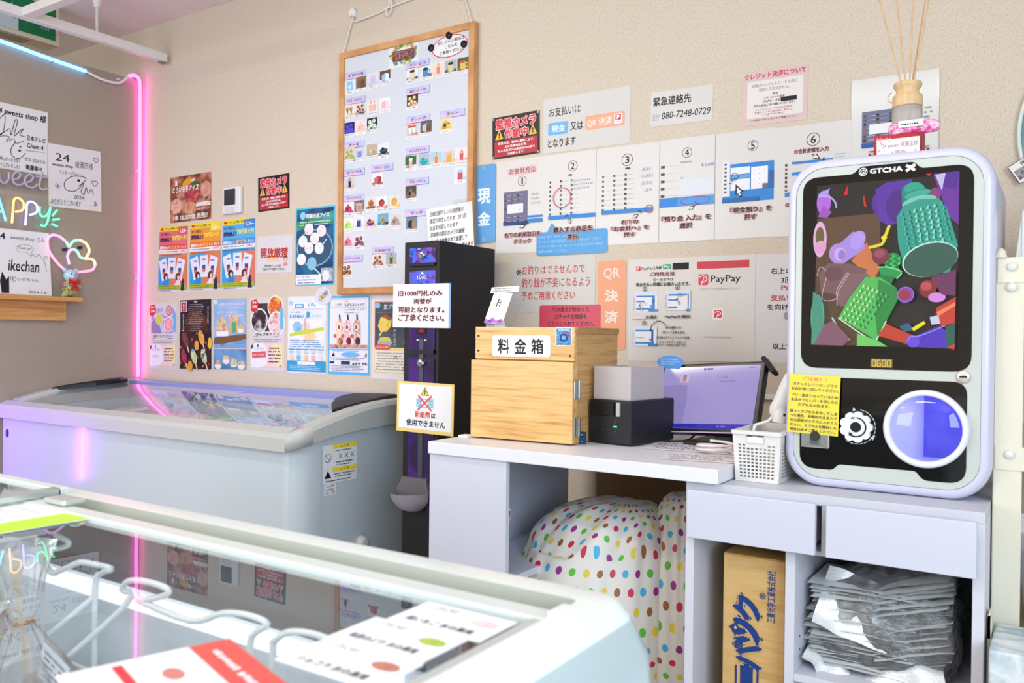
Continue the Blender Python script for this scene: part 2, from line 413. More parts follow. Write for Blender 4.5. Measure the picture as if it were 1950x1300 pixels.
# open-topped body with rounded front corners
body = MB()
def body_loop(i):
    return rcorn([(X0+i, Y0+i), (X1-i, Y0+i), (X1-i, Y1-i), (X0+i, Y1-i)], [0.006, max(0.08-i, 0.02), 0.02, 0.006])
def ztop(y): return 0.665+0.085*max(0, min(1, (y-Y0)/0.5))
lo, li = body_loop(0), body_loop(0.05); n = len(lo)
vs = [(x, y, 0.06) for x, y in lo]+[(x, y, ztop(y)) for x, y in lo]+[(x, y, ztop(y)) for x, y in li]+[(x, y, 0.3) for x, y in li]
fs = [tuple(range(n))]
for k in range(3):
    for i in range(n): fs.append((k*n+i, k*n+(i+1) % n, (k+1)*n+(i+1) % n, (k+1)*n+i))
fs.append(tuple(3*n+i for i in range(n))); body.add(vs, [q for k, q in enumerate(fs) if not 1 <= k <= n], FW); body.add(vs[:2*n], fs[1:n+1], FW, True)
body.box(X0+0.04, X1-0.04, Y0+0.04, Y1-0.04, 0.0, 0.07, BLK)
body.build('body', fz)
MB().tube([(1.7505, -0.535, 0.645), (1.7505, -0.535, 0.08)], 0.0015, P('#aeb8be', 0.4), 5).build('panel_seam', fz)
# grey rim: a band following the sloped, curved top
prof = [(-0.64, 0.70), (-0.60, 0.716), (-0.52, 0.737), (-0.44, 0.754), (-0.36, 0.768), (-0.28, 0.777), (-0.19, 0.782), (-0.10, 0.783), (-0.02, 0.783)]
def zr(y):
    for (a, b), (c, d) in zip(prof, prof[1:]):
        if y <= c: return b+(d-b)*max(0, (y-a))/(c-a)
    return prof[-1][1]
def rimth(y): return 0.042+0.035*max(0, min(1, (y+0.64)/0.35))
rim = MB()
ys = [-0.58, -0.565, -0.55, -0.5, -0.44, -0.38, -0.32, -0.26, -0.2, -0.14, -0.08, -0.02]
for xa, xb in ((0.004, 0.065), (1.695, 1.765)):
    v = []; f = []
    for y in ys:
        t, d = zr(y), rimth(y); cxx = (xa+xb)/2
        for (x, z) in ((xa, t-d), (xa, t-0.012), (xa+0.01, t), (xb-0.01, t), (xb, t-0.012), (xb, t-d)): v.append((x, y, z))
    for i in range(len(ys)-1):
        for j in range(6): a = i*6+j; b = i*6+(j+1) % 6; f.append((a, b, b+6, a+6))
    f.append(tuple(range(6))); f.append(tuple(range(len(v)-6, len(v)))); rim.add(v, f, FG)
rim.ext([(-0.64, 0.648), (-0.64, 0.688), (-0.632, 0.702), (-0.60, 0.716), (-0.592, 0.71), (-0.59, 0.665), (-0.60, 0.645)], (0.004, 0, 0), (0, 1, 0), (0, 0, 1), (1.701, 0, 0), FG)
# rounded front corners
for cx, a0 in ((1.705, -90),):
    v = []; f = []
    for k in range(7):
        a = math.radians(a0+15*k); r = 0.06; g = k/6 if a0 < 0 else 1-k/6; e = 0.024*g; d = 0.010*g
        for (rr, z) in ((r, 0.648+e), (r, 0.69+d*1.9), (r-0.008, 0.702+d*2), (r-0.05, 0.717+d*0.5), (r-0.055, 0.66+e)): v.append((cx+rr*math.cos(a), -0.58+rr*math.sin(a), z))
    for i in range(6):
        for j in range(5): p = i*5+j; q = i*5+(j+1) % 5; f.append((p, q, q+5, p+5))
    rim.add(v, f, FG, True)
rim.build('rim', fz)
LEDGE_GLOW = P('#8f95cf', 0.3, 0.5)  # neon glow on the ledge, painted into its base colour
B(0.006, 1.75, -0.10, -0.02, 0.72, 0.781, LEDGE_GLOW, 0.006).build('back_ledge', fz)['label'] = 'ledge along the back of the rim, neon tint painted in lilac blue'
# curved glass lid, two sliding halves
def lid(xa, xb, dz):
    yy = [-0.60+0.49*i/14 for i in range(15)]
    return MB().grid(lambda u, t: (xa+(xb-xa)*u, yy[round(t*14)], zr(yy[round(t*14)])-0.012+dz), 2, 15, GL)
lids = [lid(0.07, 0.95, 0.0).build('sliding_lid', fz), lid(0.88, 1.70, -0.004).build('sliding_lid', fz)]
HO = [(1.70, -0.44), (1.62, -0.365), (1.565, -0.295), (1.542, -0.24), (1.545, -0.185), (1.58, -0.14), (1.64, -0.12), (1.70, -0.118)]
for k in (1, 0):
    q = HO if k else [((1.745-x-0.045)*0.62+0.045, y) for x, y in HO]; n = len(q); v = [(x, y, zr(y)+d) for d in (-0.008, 0.006) for x, y in q]+[(x+(cxx-x)*0.12, y+(-0.26-y)*0.12, zr(y)+0.012) for cxx in ((1.64,) if k else (0.082,)) for x, y in q]
    MB().add(v, [tuple(range(2*n, 3*n))]+[(r_*n+i, r_*n+(i+1) % n, (r_+1)*n+(i+1) % n, (r_+1)*n+i) for r_ in (0, 1) for i in range(n)], BLK).build('lid_handle', lids[k])
MB().lathe([(0.022, 0), (0.024, 0.004), (0.018, 0.02), (0.01, 0.022)], (1.751, -0.362, 0.333), P('#d8d8d2', 0.4), 20, 'x').build('drain_plug', fz)
s = Sheet(0.02, 0.034, P('#123a8c', 0.3), 0.01); s.put('badge', '', '', (0.05, -0.6215, 0.584), 0, 'back', None, fz)
# caution stickers on the right side of the chest freezer
s = Sheet(0.145, 0.118, P('#e4e8e8', 0.4)); s.rect(0.27, 0.0, 1, 0.11, YEL); s.txt('△ 注 意', 0.5, 0.02, 0.76, 0.09, K); s.fake(0.3, 0.13, 0.95, 0.2, 1, K, 2)
s.ring(0.13, 0.33, 0.09, 0.09, 0.012, K); s.line([(0.07, 0.26), (0.19, 0.4)], 0.012, K)
for x in (0.5, 0.68, 0.86): s.line([(x-0.05, 0.25), (x+0.05, 0.38)], 0.012, K); s.line([(x+0.05, 0.25), (x-0.05, 0.38)], 0.012, K)
s.fake(0.36, 0.43, 0.95, 0.58, 2, K, 3); s.rect(0.27, 0.6, 1, 0.71, YEL); s.txt('△ 注 意', 0.5, 0.62, 0.76, 0.69, K)
s.poly([(0.13, 0.66), (0.23, 0.86), (0.03, 0.86)], K); s.fake(0.3, 0.74, 0.95, 0.87, 2, K, 4); s.fake(0.04, 0.9, 0.95, 0.97, 1, K, 5)
RX = Matrix.Rotation(PI/2, 4, 'Z')
s.put('caution_sticker', 'white and yellow caution sticker on the chest freezer side', 'sticker', (1.7506, -0.455, 0.60), 0, 'left')
s = Sheet(0.05, 0.035, P('#e4e8e8', 0.4)); s.txt('△注意', 0.2, 0.1, 0.85, 0.3, K); s.fake(0.08, 0.4, 0.9, 0.9, 3, K, 6)
s.put('caution_sticker', 'small white sticker below the yellow caution sticker on the chest freezer', 'sticker', (1.7506, -0.497, 0.523), 0, 'left')
# packets seen through the lid
pk = [('pink', ['#e8a8b8', '#f4e0e4', '#c86a80']), ('blue', ['#7ab0dc', '#e6eef6', '#3c70b0']), ('cream', ['#f0e2c0', '#fff6e0', '#c89a5a']), ('green', ['#9ccf9a', '#eef6e6', '#4f9a5a']),
      ('orange', ['#f0b070', '#fff0dc', '#d06a3a']), ('violet', ['#b8a0d8', '#f0eaf6', '#6a50a0']), ('white', ['#f4f4f4', '#e0e4ea', '#b8c0cc']), ('red', ['#e07a70', '#f8e6e0', '#b03a3a'])]
for j in range(3):
    for i in range(8):
        nm, cc = pk[(i*3+j*5) % 8]; x, y, z = 0.17+0.205*i, -0.52+0.17*j, 0.585+0.028*j
        o = B(-0.085, 0.085, -0.07, 0.07, -0.02, 0.02, Photo(cc, 40, 4, 0.3, i+3*j), 0.012).build('ice_cream_packet', None, (0, 0, 0), (0.1, 0.05*(i % 3-1), 0.3*rnd.uniform(-1, 1)))
        o.location = (x, y, z)
        tag(o, '%s ice cream packet under the chest freezer lid, %s row, %s' % (nm, ('front', 'middle', 'back')[j], ('far left end', 'second from the left end', 'third from the left end', 'left of the middle', 'right of the middle', 'third from the right end', 'second from the right end', 'far right end')[i]), 'ice cream', 'packets in the chest freezer')
B(0.09, 1.69, -0.57, -0.08, 0.50, 0.555, P('#e8ecf0', 0.6)).build('basket_floor', fz)

# ------------------------------------------------------------------ display freezer in the foreground
IW = P('#b2c0c0', 0.25, 0.5, 0, 0.3); IT = P('#dce2dc', 0.3, 0.5); IG = P('#a2a598', 0.45); INN = P('#d6e0e6', 0.5)
isl = thing('display_freezer', 'pale display freezer with sliding glass lids in the foreground', 'freezer', (2.4, -2.15, 0))
IX0, IX1, IY0, IY1, IZ = 1.30, 3.335, -2.60, -1.70, 0.78
def loop(i, r): return rrect(IX1-IX0-2*i, IY1-IY0-2*i, max(r, 0.004), 6, (IX0+IX1)/2, (IY0+IY1)/2)
def band(mb, rows, mat, smooth=False):
    vs = []; fs = []
    for p, z in rows: vs += [(x, y, z) for x, y in p]
    n = len(rows[0][0])
    for k in range(len(rows)-1):
        for i in range(n): fs.append((k*n+i, k*n+(i+1) % n, (k+1)*n+(i+1) % n, (k+1)*n+i))
    mb.add(vs, fs, mat, smooth); return mb
mb = MB(); band(mb, [(loop(0.0, 0.03), 0.05), (loop(-0.02, 0.04), 0.45), (loop(-0.022, 0.045), 0.66), (loop(-0.016, 0.04), 0.735), (loop(-0.004, 0.04), 0.768)], IW, True)
mb.box(IX0+0.06, IX1-0.06, IY0+0.06, IY1-0.06, 0, 0.06, BLK); mb.build('body', isl)
mb = MB(); band(mb, [(loop(-0.004, 0.04), 0.768), (loop(0.004, 0.036), 0.779), (loop(0.008, 0.03), 0.78), (loop(0.038, 0.008), 0.78)], IT, True); mb.build('rim', isl)
mb = MB(); band(mb, [(loop(0.038, 0.008), 0.78), (loop(0.042, 0.006), 0.764), (loop(0.064, 0.004), 0.764)], IG); mb.build('lid_track', isl)['label'] = 'olive grey groove the lids slide in'
mb = MB(); band(mb, [(loop(0.064, 0.004), 0.764), (loop(0.075, 0.004), 0.72), (loop(0.098, 0.01), 0.712)], P('#565f66', 0.5)); band(mb, [(loop(0.098, 0.01), 0.712), (loop(0.11, 0.02), 0.25)], INN)  # upper band: dimness above the light strip put into a darker colour
mb.add([(x, y, 0.25) for x, y in loop(0.11, 0.02)], [tuple(range(28))], INN); mb.build('inner_tank', isl)
LED = Erg((0.9, 0.93, 1.0), 1.7, 'white_led')
B(1.5, 3.16, -1.812, -1.799, 0.694, 0.709, LED, 0.002).build('light_strip', isl)['label'] = 'glowing white light strip'
# right lid: frame + glass
LF = P('#cdd3cd', 0.35, 0.5); GI = Glass('display_lid_glass', (0.95, 0.975, 0.98, 1))
gl = MB().box(2.44, 3.285, -2.52, -1.79, 0.7715, 0.7745, GI).build('sliding_lid', isl)
f = MB()
f.box(2.44, 3.31, -1.792, -1.768, 0.766, 0.7785, LF, 0.002); f.box(2.44, 3.31, -2.535, -2.515, 0.766, 0.7785, LF, 0.002)
f.box(3.283, 3.312, -2.535, -1.768, 0.766, 0.7775, P('#b4b8b2', 0.35, 0.5), 0.002); f.box(2.44, 2.46, -2.535, -1.768, 0.766, 0.7775, LF, 0.002)
f.build('lid_frame', gl)
B(2.535, 2.585, -1.782, -1.752, 0.779, 0.786, P('#c8ccc8', 0.25, 0.5, 0.4), 0.003).build('lid_handle', gl)
gl2 = MB().box(1.42, 2.495, -2.52, -1.745, 0.782, 0.785, GI).build('sliding_lid', isl)
f = MB(); f.box(2.488, 2.508, -2.535, -1.742, 0.779, 0.789, P('#c4c8c4', 0.2, 0.5, 0.6), 0.002); f.box(1.4, 2.508, -1.748, -1.73, 0.779, 0.789, LF, 0.002)
f.build('lid_frame', gl2)
# raised stop at the right end of the track
B(3.296, 3.318, -1.79, -1.764, 0.764, 0.785, IT, 0.003).build('track_stop', isl)
# wire baskets inside
WIRE = P('#e9eeec', 0.3, 0.5)
def basket(xa, xb, label, hooks):
    t = thing('wire_basket', label, 'basket', ((xa+xb)/2, -2.1, 0.27))
    fr = MB()
    for z in (0.62, 0.45, 0.28): fr.tube([(xa, -1.83, z), (xb, -1.83, z), (xb, -2.48, z), (xa, -2.48, z)], 0.0035, WIRE, 6, True)
    n = 9
    for i in range(n+1):
        x = xa+(xb-xa)*i/n; fr.tube([(x, -1.83, 0.62), (x, -1.83, 0.28), (x, -2.48, 0.28), (x, -2.48, 0.62)], 0.0018, WIRE, 5)
    for i in range(1, 10):
        y = -1.83-0.065*i; fr.tube([(xa, y, 0.62), (xa, y, 0.28), (xb, y, 0.28), (xb, y, 0.62)], 0.0018, WIRE, 5)
    fr.build('frame', t)
    for h in hooks: MB().tube(h, 0.0033, WIRE, 8, sub=4).build('handle', t)
Y = -1.83
basket(2.10, 2.735, 'left white wire basket holding the bagged ice pops', [
    [(2.538, Y, 0.62), (2.538, Y, 0.70), (2.540, Y, 0.727), (2.557, Y+.01, 0.740), (2.566, Y+.02, 0.729), (2.606, Y+.03, 0.734), (2.632, Y+.03, 0.744), (2.60, Y+.03, 0.750)],
    [(2.566, Y+.02, 0.728), (2.645, Y, 0.719), (2.663, Y, 0.722), (2.70, Y, 0.737), (2.721, Y, 0.741), (2.769, Y, 0.742), (2.750, Y, 0.734), (2.738, Y, 0.715), (2.738, Y, 0.60)],
    [(2.735, Y, 0.705), (2.70, Y-.04, 0.66), (2.66, Y-.10, 0.61)]])
basket(2.79, 3.20, 'right white wire basket under the small price cards', [
    [(2.70, Y-.08, 0.595), (2.792, Y, 0.704), (2.789, Y, 0.723), (2.804, Y, 0.735), (2.839, Y, 0.739), (2.870, Y, 0.737), (2.862, Y, 0.729), (2.823, Y, 0.718), (2.810, Y, 0.727)],
    [(2.817, Y, 0.717), (2.906, Y, 0.712), (2.957, Y, 0.729), (2.993, Y, 0.734), (3.020, Y, 0.731), (3.003, Y, 0.719), (2.996, Y, 0.700), (2.996, Y, 0.60)],
    [(3.028, Y, 0.60), (3.028, Y, 0.705), (3.031, Y, 0.718), (3.051, Y, 0.730), (3.085, Y, 0.734), (3.12, Y, 0.73)]])
# price cards lying on the glass
def price(cx, cy, col, flav, label, dz=0):
    s = Sheet(0.090, 0.052, P('#f3f2f4', 0.35)); s.txt('OSCAR', 0.16, 0.08, 0.42, 0.24, GREY, 0.01, shear=0.3); s.fake(0.1, 0.36, 0.5, 0.46, 1, LGREY, 3)
    s.line([(0.05, 0.62), (0.95, 0.62)], 0.006, LGREY); s.txt(flav, 0.12, 0.68, 0.84, 0.86, K, 0.01); s.ell(0.8, 0.36, 0.13, 0.075, Photo(col, 300, 3, 0.4, 1))
    s.put('price_card', label, 'price card', (cx, cy, 0.7746+dz), 0, 'top', 'price cards on the display freezer')
price(3.2325, -1.828, ['#e8b8bc', '#f6dcdc', '#d89aa0'], '桃いちご 氷の果実', 'white price card with a pink fruit picture at the lid corner')
price(3.223, -1.882, ['#8fae1e', '#b8cc3c', '#5f8414'], '抹茶みどり 氷の果実', 'white price card with a green fruit picture between two others', 0.0002)
price(3.226, -1.936, ['#a8543c', '#c88468', '#6f2c20'], 'ショコラ 氷の果実', 'white price card with a brown fruit picture nearest the camera', 0.0004)
s = Sheet(0.17, 0.115, P('#d9544c', 0.4)); s.rect(0.0, 0.26, 0.86, 1, P('#f2efe9', 0.4)); s.rect(0.05, 0.34, 0.4, 0.6, P('#ffffff', 0.4)); s.ell(0.25, 0.46, 0.07, 0.04, P('#c87a70'))
s.rect(0.04, 0.66, 0.5, 0.72, RED); s.ell(0.68, 0.56, 0.1, 0.05, P('#58a028')); s.fake(0.5, 0.3, 0.8, 0.42, 1, K, 9); s.fake(0.1, 0.1, 0.8, 0.2, 1, WH, 8)
s.put('menu_card', 'red and white menu card lying on the glass at the bottom edge', 'card', (3.185, -2.034, 0.7746), -18, 'top')
s = Sheet(0.155, 0.21, P('#f2f4ee', 0.4)); s.rect(0.66, 0.0, 1, 0.8, P('#b9e02c', 0.4)); s.fake(0.08, 0.1, 0.6, 0.5, 4, LGREY, 5); s.ell(0.4, 0.75, 0.16, 0.08, Photo(['#b8763c', '#e8c488', '#7a4420'], 120, 3)); s.line([(0.05, 0.62), (0.6, 0.56)], 0.01, P('#e8b040'))
s.put('menu_card', 'white menu card with a lime green band on the far lid', 'card', (2.577, -1.885, 0.7755), -4, 'top')
# bagged ice pops
FILM = Film('clear_bag_film', (0.97, 0.98, 1, 1), 0.42, 0.18, 0.25, 0.7); STK = Wood('#d9b578', '#e8cc98', '#c89a58', 'popsicle_stick', (60, 8, 60))
def crump(mb, prof, c, mat, amp, seed, n=26, lean=(0, 0), folds=7):
    """a gathered bag: profile of (radius, height) with radial folds"""
    r = random.Random(seed); ph = [r.uniform(0, 6.28) for _ in range(6)]; k = len(prof)
    def fn(u, v):
        i = min(k-2, int(v*(k-1))); t = v*(k-1)-i; rad = prof[i][0]*(1-t)+prof[i+1][0]*t; h = prof[i][1]*(1-t)+prof[i+1][1]*t
        a = 2*PI*u; q = 1+amp*(math.sin(folds*a+ph[0]+4*v)+0.6*math.sin((folds*2-3)*a+ph[1]-7*v)+0.5*math.sin(3*a+ph[2]+9*v))
        return (c[0]+lean[0]*h+rad*q*math.cos(a), c[1]+lean[1]*h+rad*q*math.sin(a), c[2]+h)
    return mb.grid(fn, n*2, 4*k, mat, True)
def icepop(x, y, z, label, lean, seed, paper=True, fl=(0.32, 0.2, 0.1)):
    t = thing('bagged_ice_pop', label, 'ice pop', (x, y, z-0.16), (0, 0, 0), 'bagged ice pops')
    crump(MB(), [(0.004, -0.155), (0.032, -0.15), (0.043, -0.1), (0.036, -0.04), (0.012, -0.004), (0.007, 0.0), (0.013, 0.012), (0.026, 0.05), (0.034, 0.075)], (x, y, z), FILM, 0.13, seed, 24, lean).build('bag', t)
    st = MB(); st.ext(rrect(0.011, 0.10, 0.005), (x+lean[0]*0.02, y, z+0.005), (1, 0, 0), (lean[0], lean[1], 1), (0, 0.003, 0), STK); st.build('stick', t)
    MB().ext(rrect(0.055, 0.085, 0.024), (x-lean[0]*0.1, y-0.008, z-0.09), (1, 0, 0), (lean[0], lean[1], 1), (0, 0.018, 0), Photo(['#7a5530', '#a87c48', '#543418'], 60, 4, 0.5, seed)).build('ice_bar', t)
    MB().tube([(x-0.009, y-0.006, z), (x, y-0.011, z+0.001), (x+0.009, y-0.006, z+0.002), (x+0.009, y+0.007, z), (x-0.008, y+0.007, z-0.001), (x-0.014, y-0.004, z-0.006), (x-0.012, y-0.008, z-0.022)], 0.0014, P('#c98a3a', 0.3, 0.5, 0.6), 6, sub=4).build('twist_tie', t)
    if paper:
        s = Sheet(0.05, 0.075, P('#f2f2f6', 0.5)); s.fake(0.08, 0.05, 0.95, 0.95, 11, P('#555560'), seed); s.put('label_paper', '', '', (x+0.056, y-0.002, z-0.055), -18, 'back', None, t)
icepop(2.735, -1.905, 0.698, 'bagged ice pop tied with a gold twist tie, paper label at its right', (-0.45, 0.1), 3)
icepop(2.70, -1.975, 0.655, 'bagged ice pop at the lower left corner with the stick leaning right', (0.6, 0.1), 8, False)
icepop(2.63, -1.88, 0.68, 'bagged ice pop half hidden at the left edge', (-0.2, 0.0), 12, False)
# ================================================================== left partition and ceiling fittings
CAB = P('#e9e9ec', 0.35)
t = thing('neon_strip', 'pink glowing neon strip running up the corner of the walls', 'neon light', (0.02, -0.03, 0.8))
PKN = Erg((1.0, 0.055, 0.62), 9.0, 'pink_neon'); BLN = Erg((0.10, 0.42, 1.0), 6.0, 'blue_neon'); VGLOW = Erg((0.30, 0.05, 1.0), 105.0, 'added_violet_glow')
MB().tube([(0.018, -0.085, 2.176), (0.022, -0.055, 2.186), (0.02, -0.03, 2.165), (0.016, -0.025, 2.08), (0.014, -0.022, 1.8), (0.017, -0.026, 1.55), (0.012, -0.02, 1.3), (0.014, -0.024, 1.0), (0.012, -0.02, 0.79)], 0.0075, PKN, 10, sub=6).build('pink_tube', t)
for z in (1.25, 1.75): MB().box(0.0, 0.02, -0.036, -0.03, z-0.004, z+0.004, CAB).build('clip', t)
t = thing('neon_strip', 'light blue neon strip along the top of the left partition', 'neon light', (0.02, -0.5, 2.17))
MB().tube([(0.012, -1.62, 2.10), (0.014, -1.3, 2.16), (0.014, -0.9, 2.178), (0.014, -0.636, 2.172), (0.014, -0.45, 2.157), (0.014, -0.285, 2.146)], 0.0075, BLN, 10, sub=5).build('blue_tube', t)
MB().tube([(0.014, -0.285, 2.146), (0.016, -0.22, 2.130), (0.018, -0.16, 2.128), (0.018, -0.12, 2.140), (0.018, -0.085, 2.176)], 0.006, CAB, 8, sub=5).build('cable', t)
MB().tube([(0.012, -0.93, 1.0), (0.012, -0.94, 0.7), (0.012, -0.93, 0.35)], 0.0075, VGLOW, 10, sub=4).build('added_violet_tube', t)  # unseen violet tube, added to throw a purple glow on the freezer front
for y in (-0.9, -0.43, -0.13): MB().box(0, 0.02, y-0.004, y+0.004, 2.148, 2.155, CAB).build('clip', t)
# ceiling rail
RW = P('#e9e4df', 0.4); RLx = 0.20
t = thing('ceiling_rail', 'white ceiling rail hung on a rod beside the exit sign', 'rail', (RLx, -0.8, 2.42))
B(RLx-0.018, RLx+0.018, -1.9, -0.022, 2.225, 2.262, RW, 0.002).build('rail', t)
MB().tube([(RLx, -0.345, 2.262), (RLx, -0.345, 2.40)], 0.006, RW, 10).build('rod', t)
MB().lathe([(0.012, -0.055), (0.017, -0.03), (0.024, 0.0)], (RLx, -0.345, 2.42), RW, 20).build('ceiling_cap', t)
mb = MB(); mb.box(RLx-0.012, RLx+0.012, -0.05, -0.024, 2.217, 2.225, P('#8a8680', 0.4)); mb.build('end_clip', t)
B(0.218, 1.6, -0.66, -0.62, 2.228, 2.262, RW, 0.002).build('cross_rail', t)
# exit sign
GRN = P('#0a6a3c', 0.35); EX = -0.06
t = thing('exit_sign', 'green exit sign with a running figure hanging from the ceiling', 'sign', (EX, -0.5, 2.42))
hs = B(EX-0.10, EX, -0.80, -0.36, 2.243, 2.42, P('#d8c8a8', 0.5), 0.004).build('housing', t)
s = Sheet(0.41, 0.145, P('#0b7442', 0.3)); s.rect(0, 0, 0.62, 1, P('#c6d2cf', 0.4)); s.rect(0.0, 0, 0.30, 1, P('#0b7442', 0.3))
s.poly([(0.56, 0), (1, 0), (1, 1), (0.75, 1), (0.56, 0.55)], P('#0b7442', 0.3))
for pts in ([(0.40, 0.25), (0.5, 0.05), (0.57, 0.1), (0.53, 0.45), (0.62, 0.62), (0.59, 0.7), (0.46, 0.55), (0.42, 0.8), (0.34, 1.0), (0.28, 0.95), (0.38, 0.7)], [(0.55, 0.2), (0.63, 0.5), (0.74, 0.52), (0.74, 0.6), (0.6, 0.6)]): s.poly(pts, GRN)
s.txt('非常口', 0.84, 0.5, 0.95, 0.63, P('#9fbfb0')); s.txt('EXIT', 0.85, 0.68, 0.94, 0.77, P('#9fbfb0'))
s.put('sign_face', '', '', (EX+0.001, -0.585, 2.335), 0, 'left', None, hs)
B(EX-0.085, EX-0.01, -0.62, -0.48, 2.239, 2.244, P('#a89470', 0.5)).build('bottom_window', hs)
# autograph cards
SK = P('#e6e4e8', 0.5); SKE = P('#cdb778', 0.5)
def card(w, h): 
    s = Sheet(w, h, SKE, 0.002, 0.003); s.rect(0.008, 0.008, 0.992, 0.992, SK); return s
s = card(0.242, 0.272)
s.txt('24 sweets shop 様', 0.12, 0.07, 0.97, 0.2, K, 0.02, shear=0.15)
s.line([(0.1, 0.5), (0.2, 0.25), (0.28, 0.2), (0.25, 0.45), (0.16, 0.52), (0.3, 0.42), (0.36, 0.38), (0.38, 0.47), (0.44, 0.24), (0.48, 0.25), (0.43, 0.47), (0.52, 0.38), (0.58, 0.34), (0.52, 0.44), (0.6, 0.45)], 0.012, K, 5)
s.line([(0.05, 0.62), (0.2, 0.52), (0.35, 0.5), (0.3, 0.58), (0.42, 0.52), (0.46, 0.58), (0.6, 0.52)], 0.01, K, 5)
s.line([(0.46, 0.55), (0.38, 0.68), (0.4, 0.78), (0.52, 0.8), (0.62, 0.7)], 0.012, K, 5); s.ell(0.53, 0.62, 0.015, 0.015, K); s.ell(0.52, 0.68, 0.025, 0.018, K)
s.txt('日本テレビ', 0.64, 0.42, 0.96, 0.5, K, 0.02); s.txt('Cham 4', 0.64, 0.54, 0.92, 0.61, K, 0.02); s.line([(0.62, 0.66), (0.94, 0.64)], 0.006, K)
s.lines(['とても美味しかったです！', 'ありがとうございました！'], 0.03, 0.8, 0.52, 0.97, K, 0.01); s.txt('せな 2024.6.21', 0.6, 0.76, 0.95, 0.82, K); s.txt('後藤楽々', 0.62, 0.87, 0.9, 0.95, K, 0.02)
s.put('autograph_card', 'white autograph card cut by the left edge, above the neon letters', 'autograph card', (0.0005, -0.563, 1.795), 0, 'left')
s = card(0.238, 0.272); s.txt('24', 0.14, 0.14, 0.4, 0.26, K); s.txt('sweets shop', 0.08, 0.3, 0.46, 0.36, K, 0.02, shear=0.2); s.txt('綾瀬店様', 0.5, 0.22, 0.84, 0.33, K)
def heart(s, x, y, r, m, wd=0.01, rot=0): 
    p = []
    for k in range(24):
        a = 2*PI*k/24; hx = 16*math.sin(a)**3; hy = 13*math.cos(a)-5*math.cos(2*a)-2*math.cos(3*a)-math.cos(4*a); p.append((x+hx*r/16, y-hy*r/16*s.w/s.h))
    s.line(p, wd, m, 0, True)
heart(s, 0.9, 0.16, 0.05, K); heart(s, 0.87, 0.54, 0.06, K)
s.txt('アッキーぽちゃん♪', 0.2, 0.4, 0.64, 0.47, K, 0, shear=0.2)
s.line([(0.56, 0.62), (0.7, 0.5), (0.64, 0.46), (0.44, 0.48), (0.3, 0.58), (0.32, 0.7), (0.5, 0.7), (0.66, 0.56), (0.6, 0.7), (0.66, 0.74), (0.7, 0.62), (0.74, 0.72), (0.8, 0.64), (0.84, 0.74)], 0.012, K, 5); s.ell(0.56, 0.53, 0.03, 0.025, K)
for a in range(3): q = a*PI/3; s.line([(0.17-0.06*math.cos(q), 0.66-0.05*math.sin(q)), (0.17+0.06*math.cos(q), 0.66+0.05*math.sin(q))], 0.008, K)
s.txt('2024', 0.46, 0.77, 0.66, 0.83, K); s.txt('ありがとうございます', 0.04, 0.86, 0.6, 0.95, K, shear=0.2); s.txt('. 5', 0.78, 0.84, 0.9, 0.91, K)
s.put('autograph_card', 'white autograph card with a big loop signature right of the neon letters', 'autograph card', (0.0005, -0.322, 1.670), 1.5, 'left')
s = card(0.242, 0.272); s.txt('24', 0.1, 0.07, 0.26, 0.17, K, 0.02); s.txt('sweets shop さん', 0.34, 0.09, 0.92, 0.17, K, 0, shear=0.1)
s.line([(0.42, 0.28), (0.52, 0.22), (0.66, 0.23), (0.72, 0.28), (0.68, 0.34), (0.66, 0.39), (0.6, 0.34), (0.46, 0.34)], 0.006, K, 0, True); s.txt('Thank you!', 0.46, 0.26, 0.68, 0.31, K)
s.txt('ikechan', 0.28, 0.47, 0.8, 0.64, K, 0.01, shear=0.2); s.line([(0.66, 0.42), (0.7, 0.36), (0.74, 0.4), (0.8, 0.36), (0.84, 0.4), (0.9, 0.48), (0.92, 0.62)], 0.006, K, 4); heart(s, 0.92, 0.4, 0.03, K, 0.005)
s.ring(0.36, 0.76, 0.045, 0.045, 0.006, K); s.txt('P', 0.34, 0.74, 0.38, 0.78, K); s.txt('いけちゃん', 0.44, 0.74, 0.78, 0.79, K); s.txt('2024.1.8', 0.6, 0.93, 0.9, 0.97, K)
s.poly([(0.16, 0.98), (0.14, 0.8), (0.18, 0.66), (0.24, 0.78), (0.29, 0.72), (0.28, 0.98)], K)
tilt = Matrix.Rotation(PI/2, 4, 'Z') @ Matrix.Rotation(math.radians(-6), 4, 'X')
s.put('autograph_card', 'white autograph card leaning on the wooden shelf', 'autograph card', (0.018, -0.557, 1.283), 0, tilt)
# wooden wall shelf
WSH = Wood('#b57a42', '#cf9455', '#dca568', 'shelf_wood', (14, 2, 30), 0.5)
t = thing('wall_shelf', 'wooden shelf with a front board on the left partition', 'shelf', (0, -0.7, 1.1))
B(0.0, 0.075, -1.25, -0.325, 1.127, 1.146, WSH, 0.001).build('shelf_board', t); B(0.0, 0.018, -1.22, -0.365, 1.045, 1.127, WSH, 0.001).build('support_board', t)
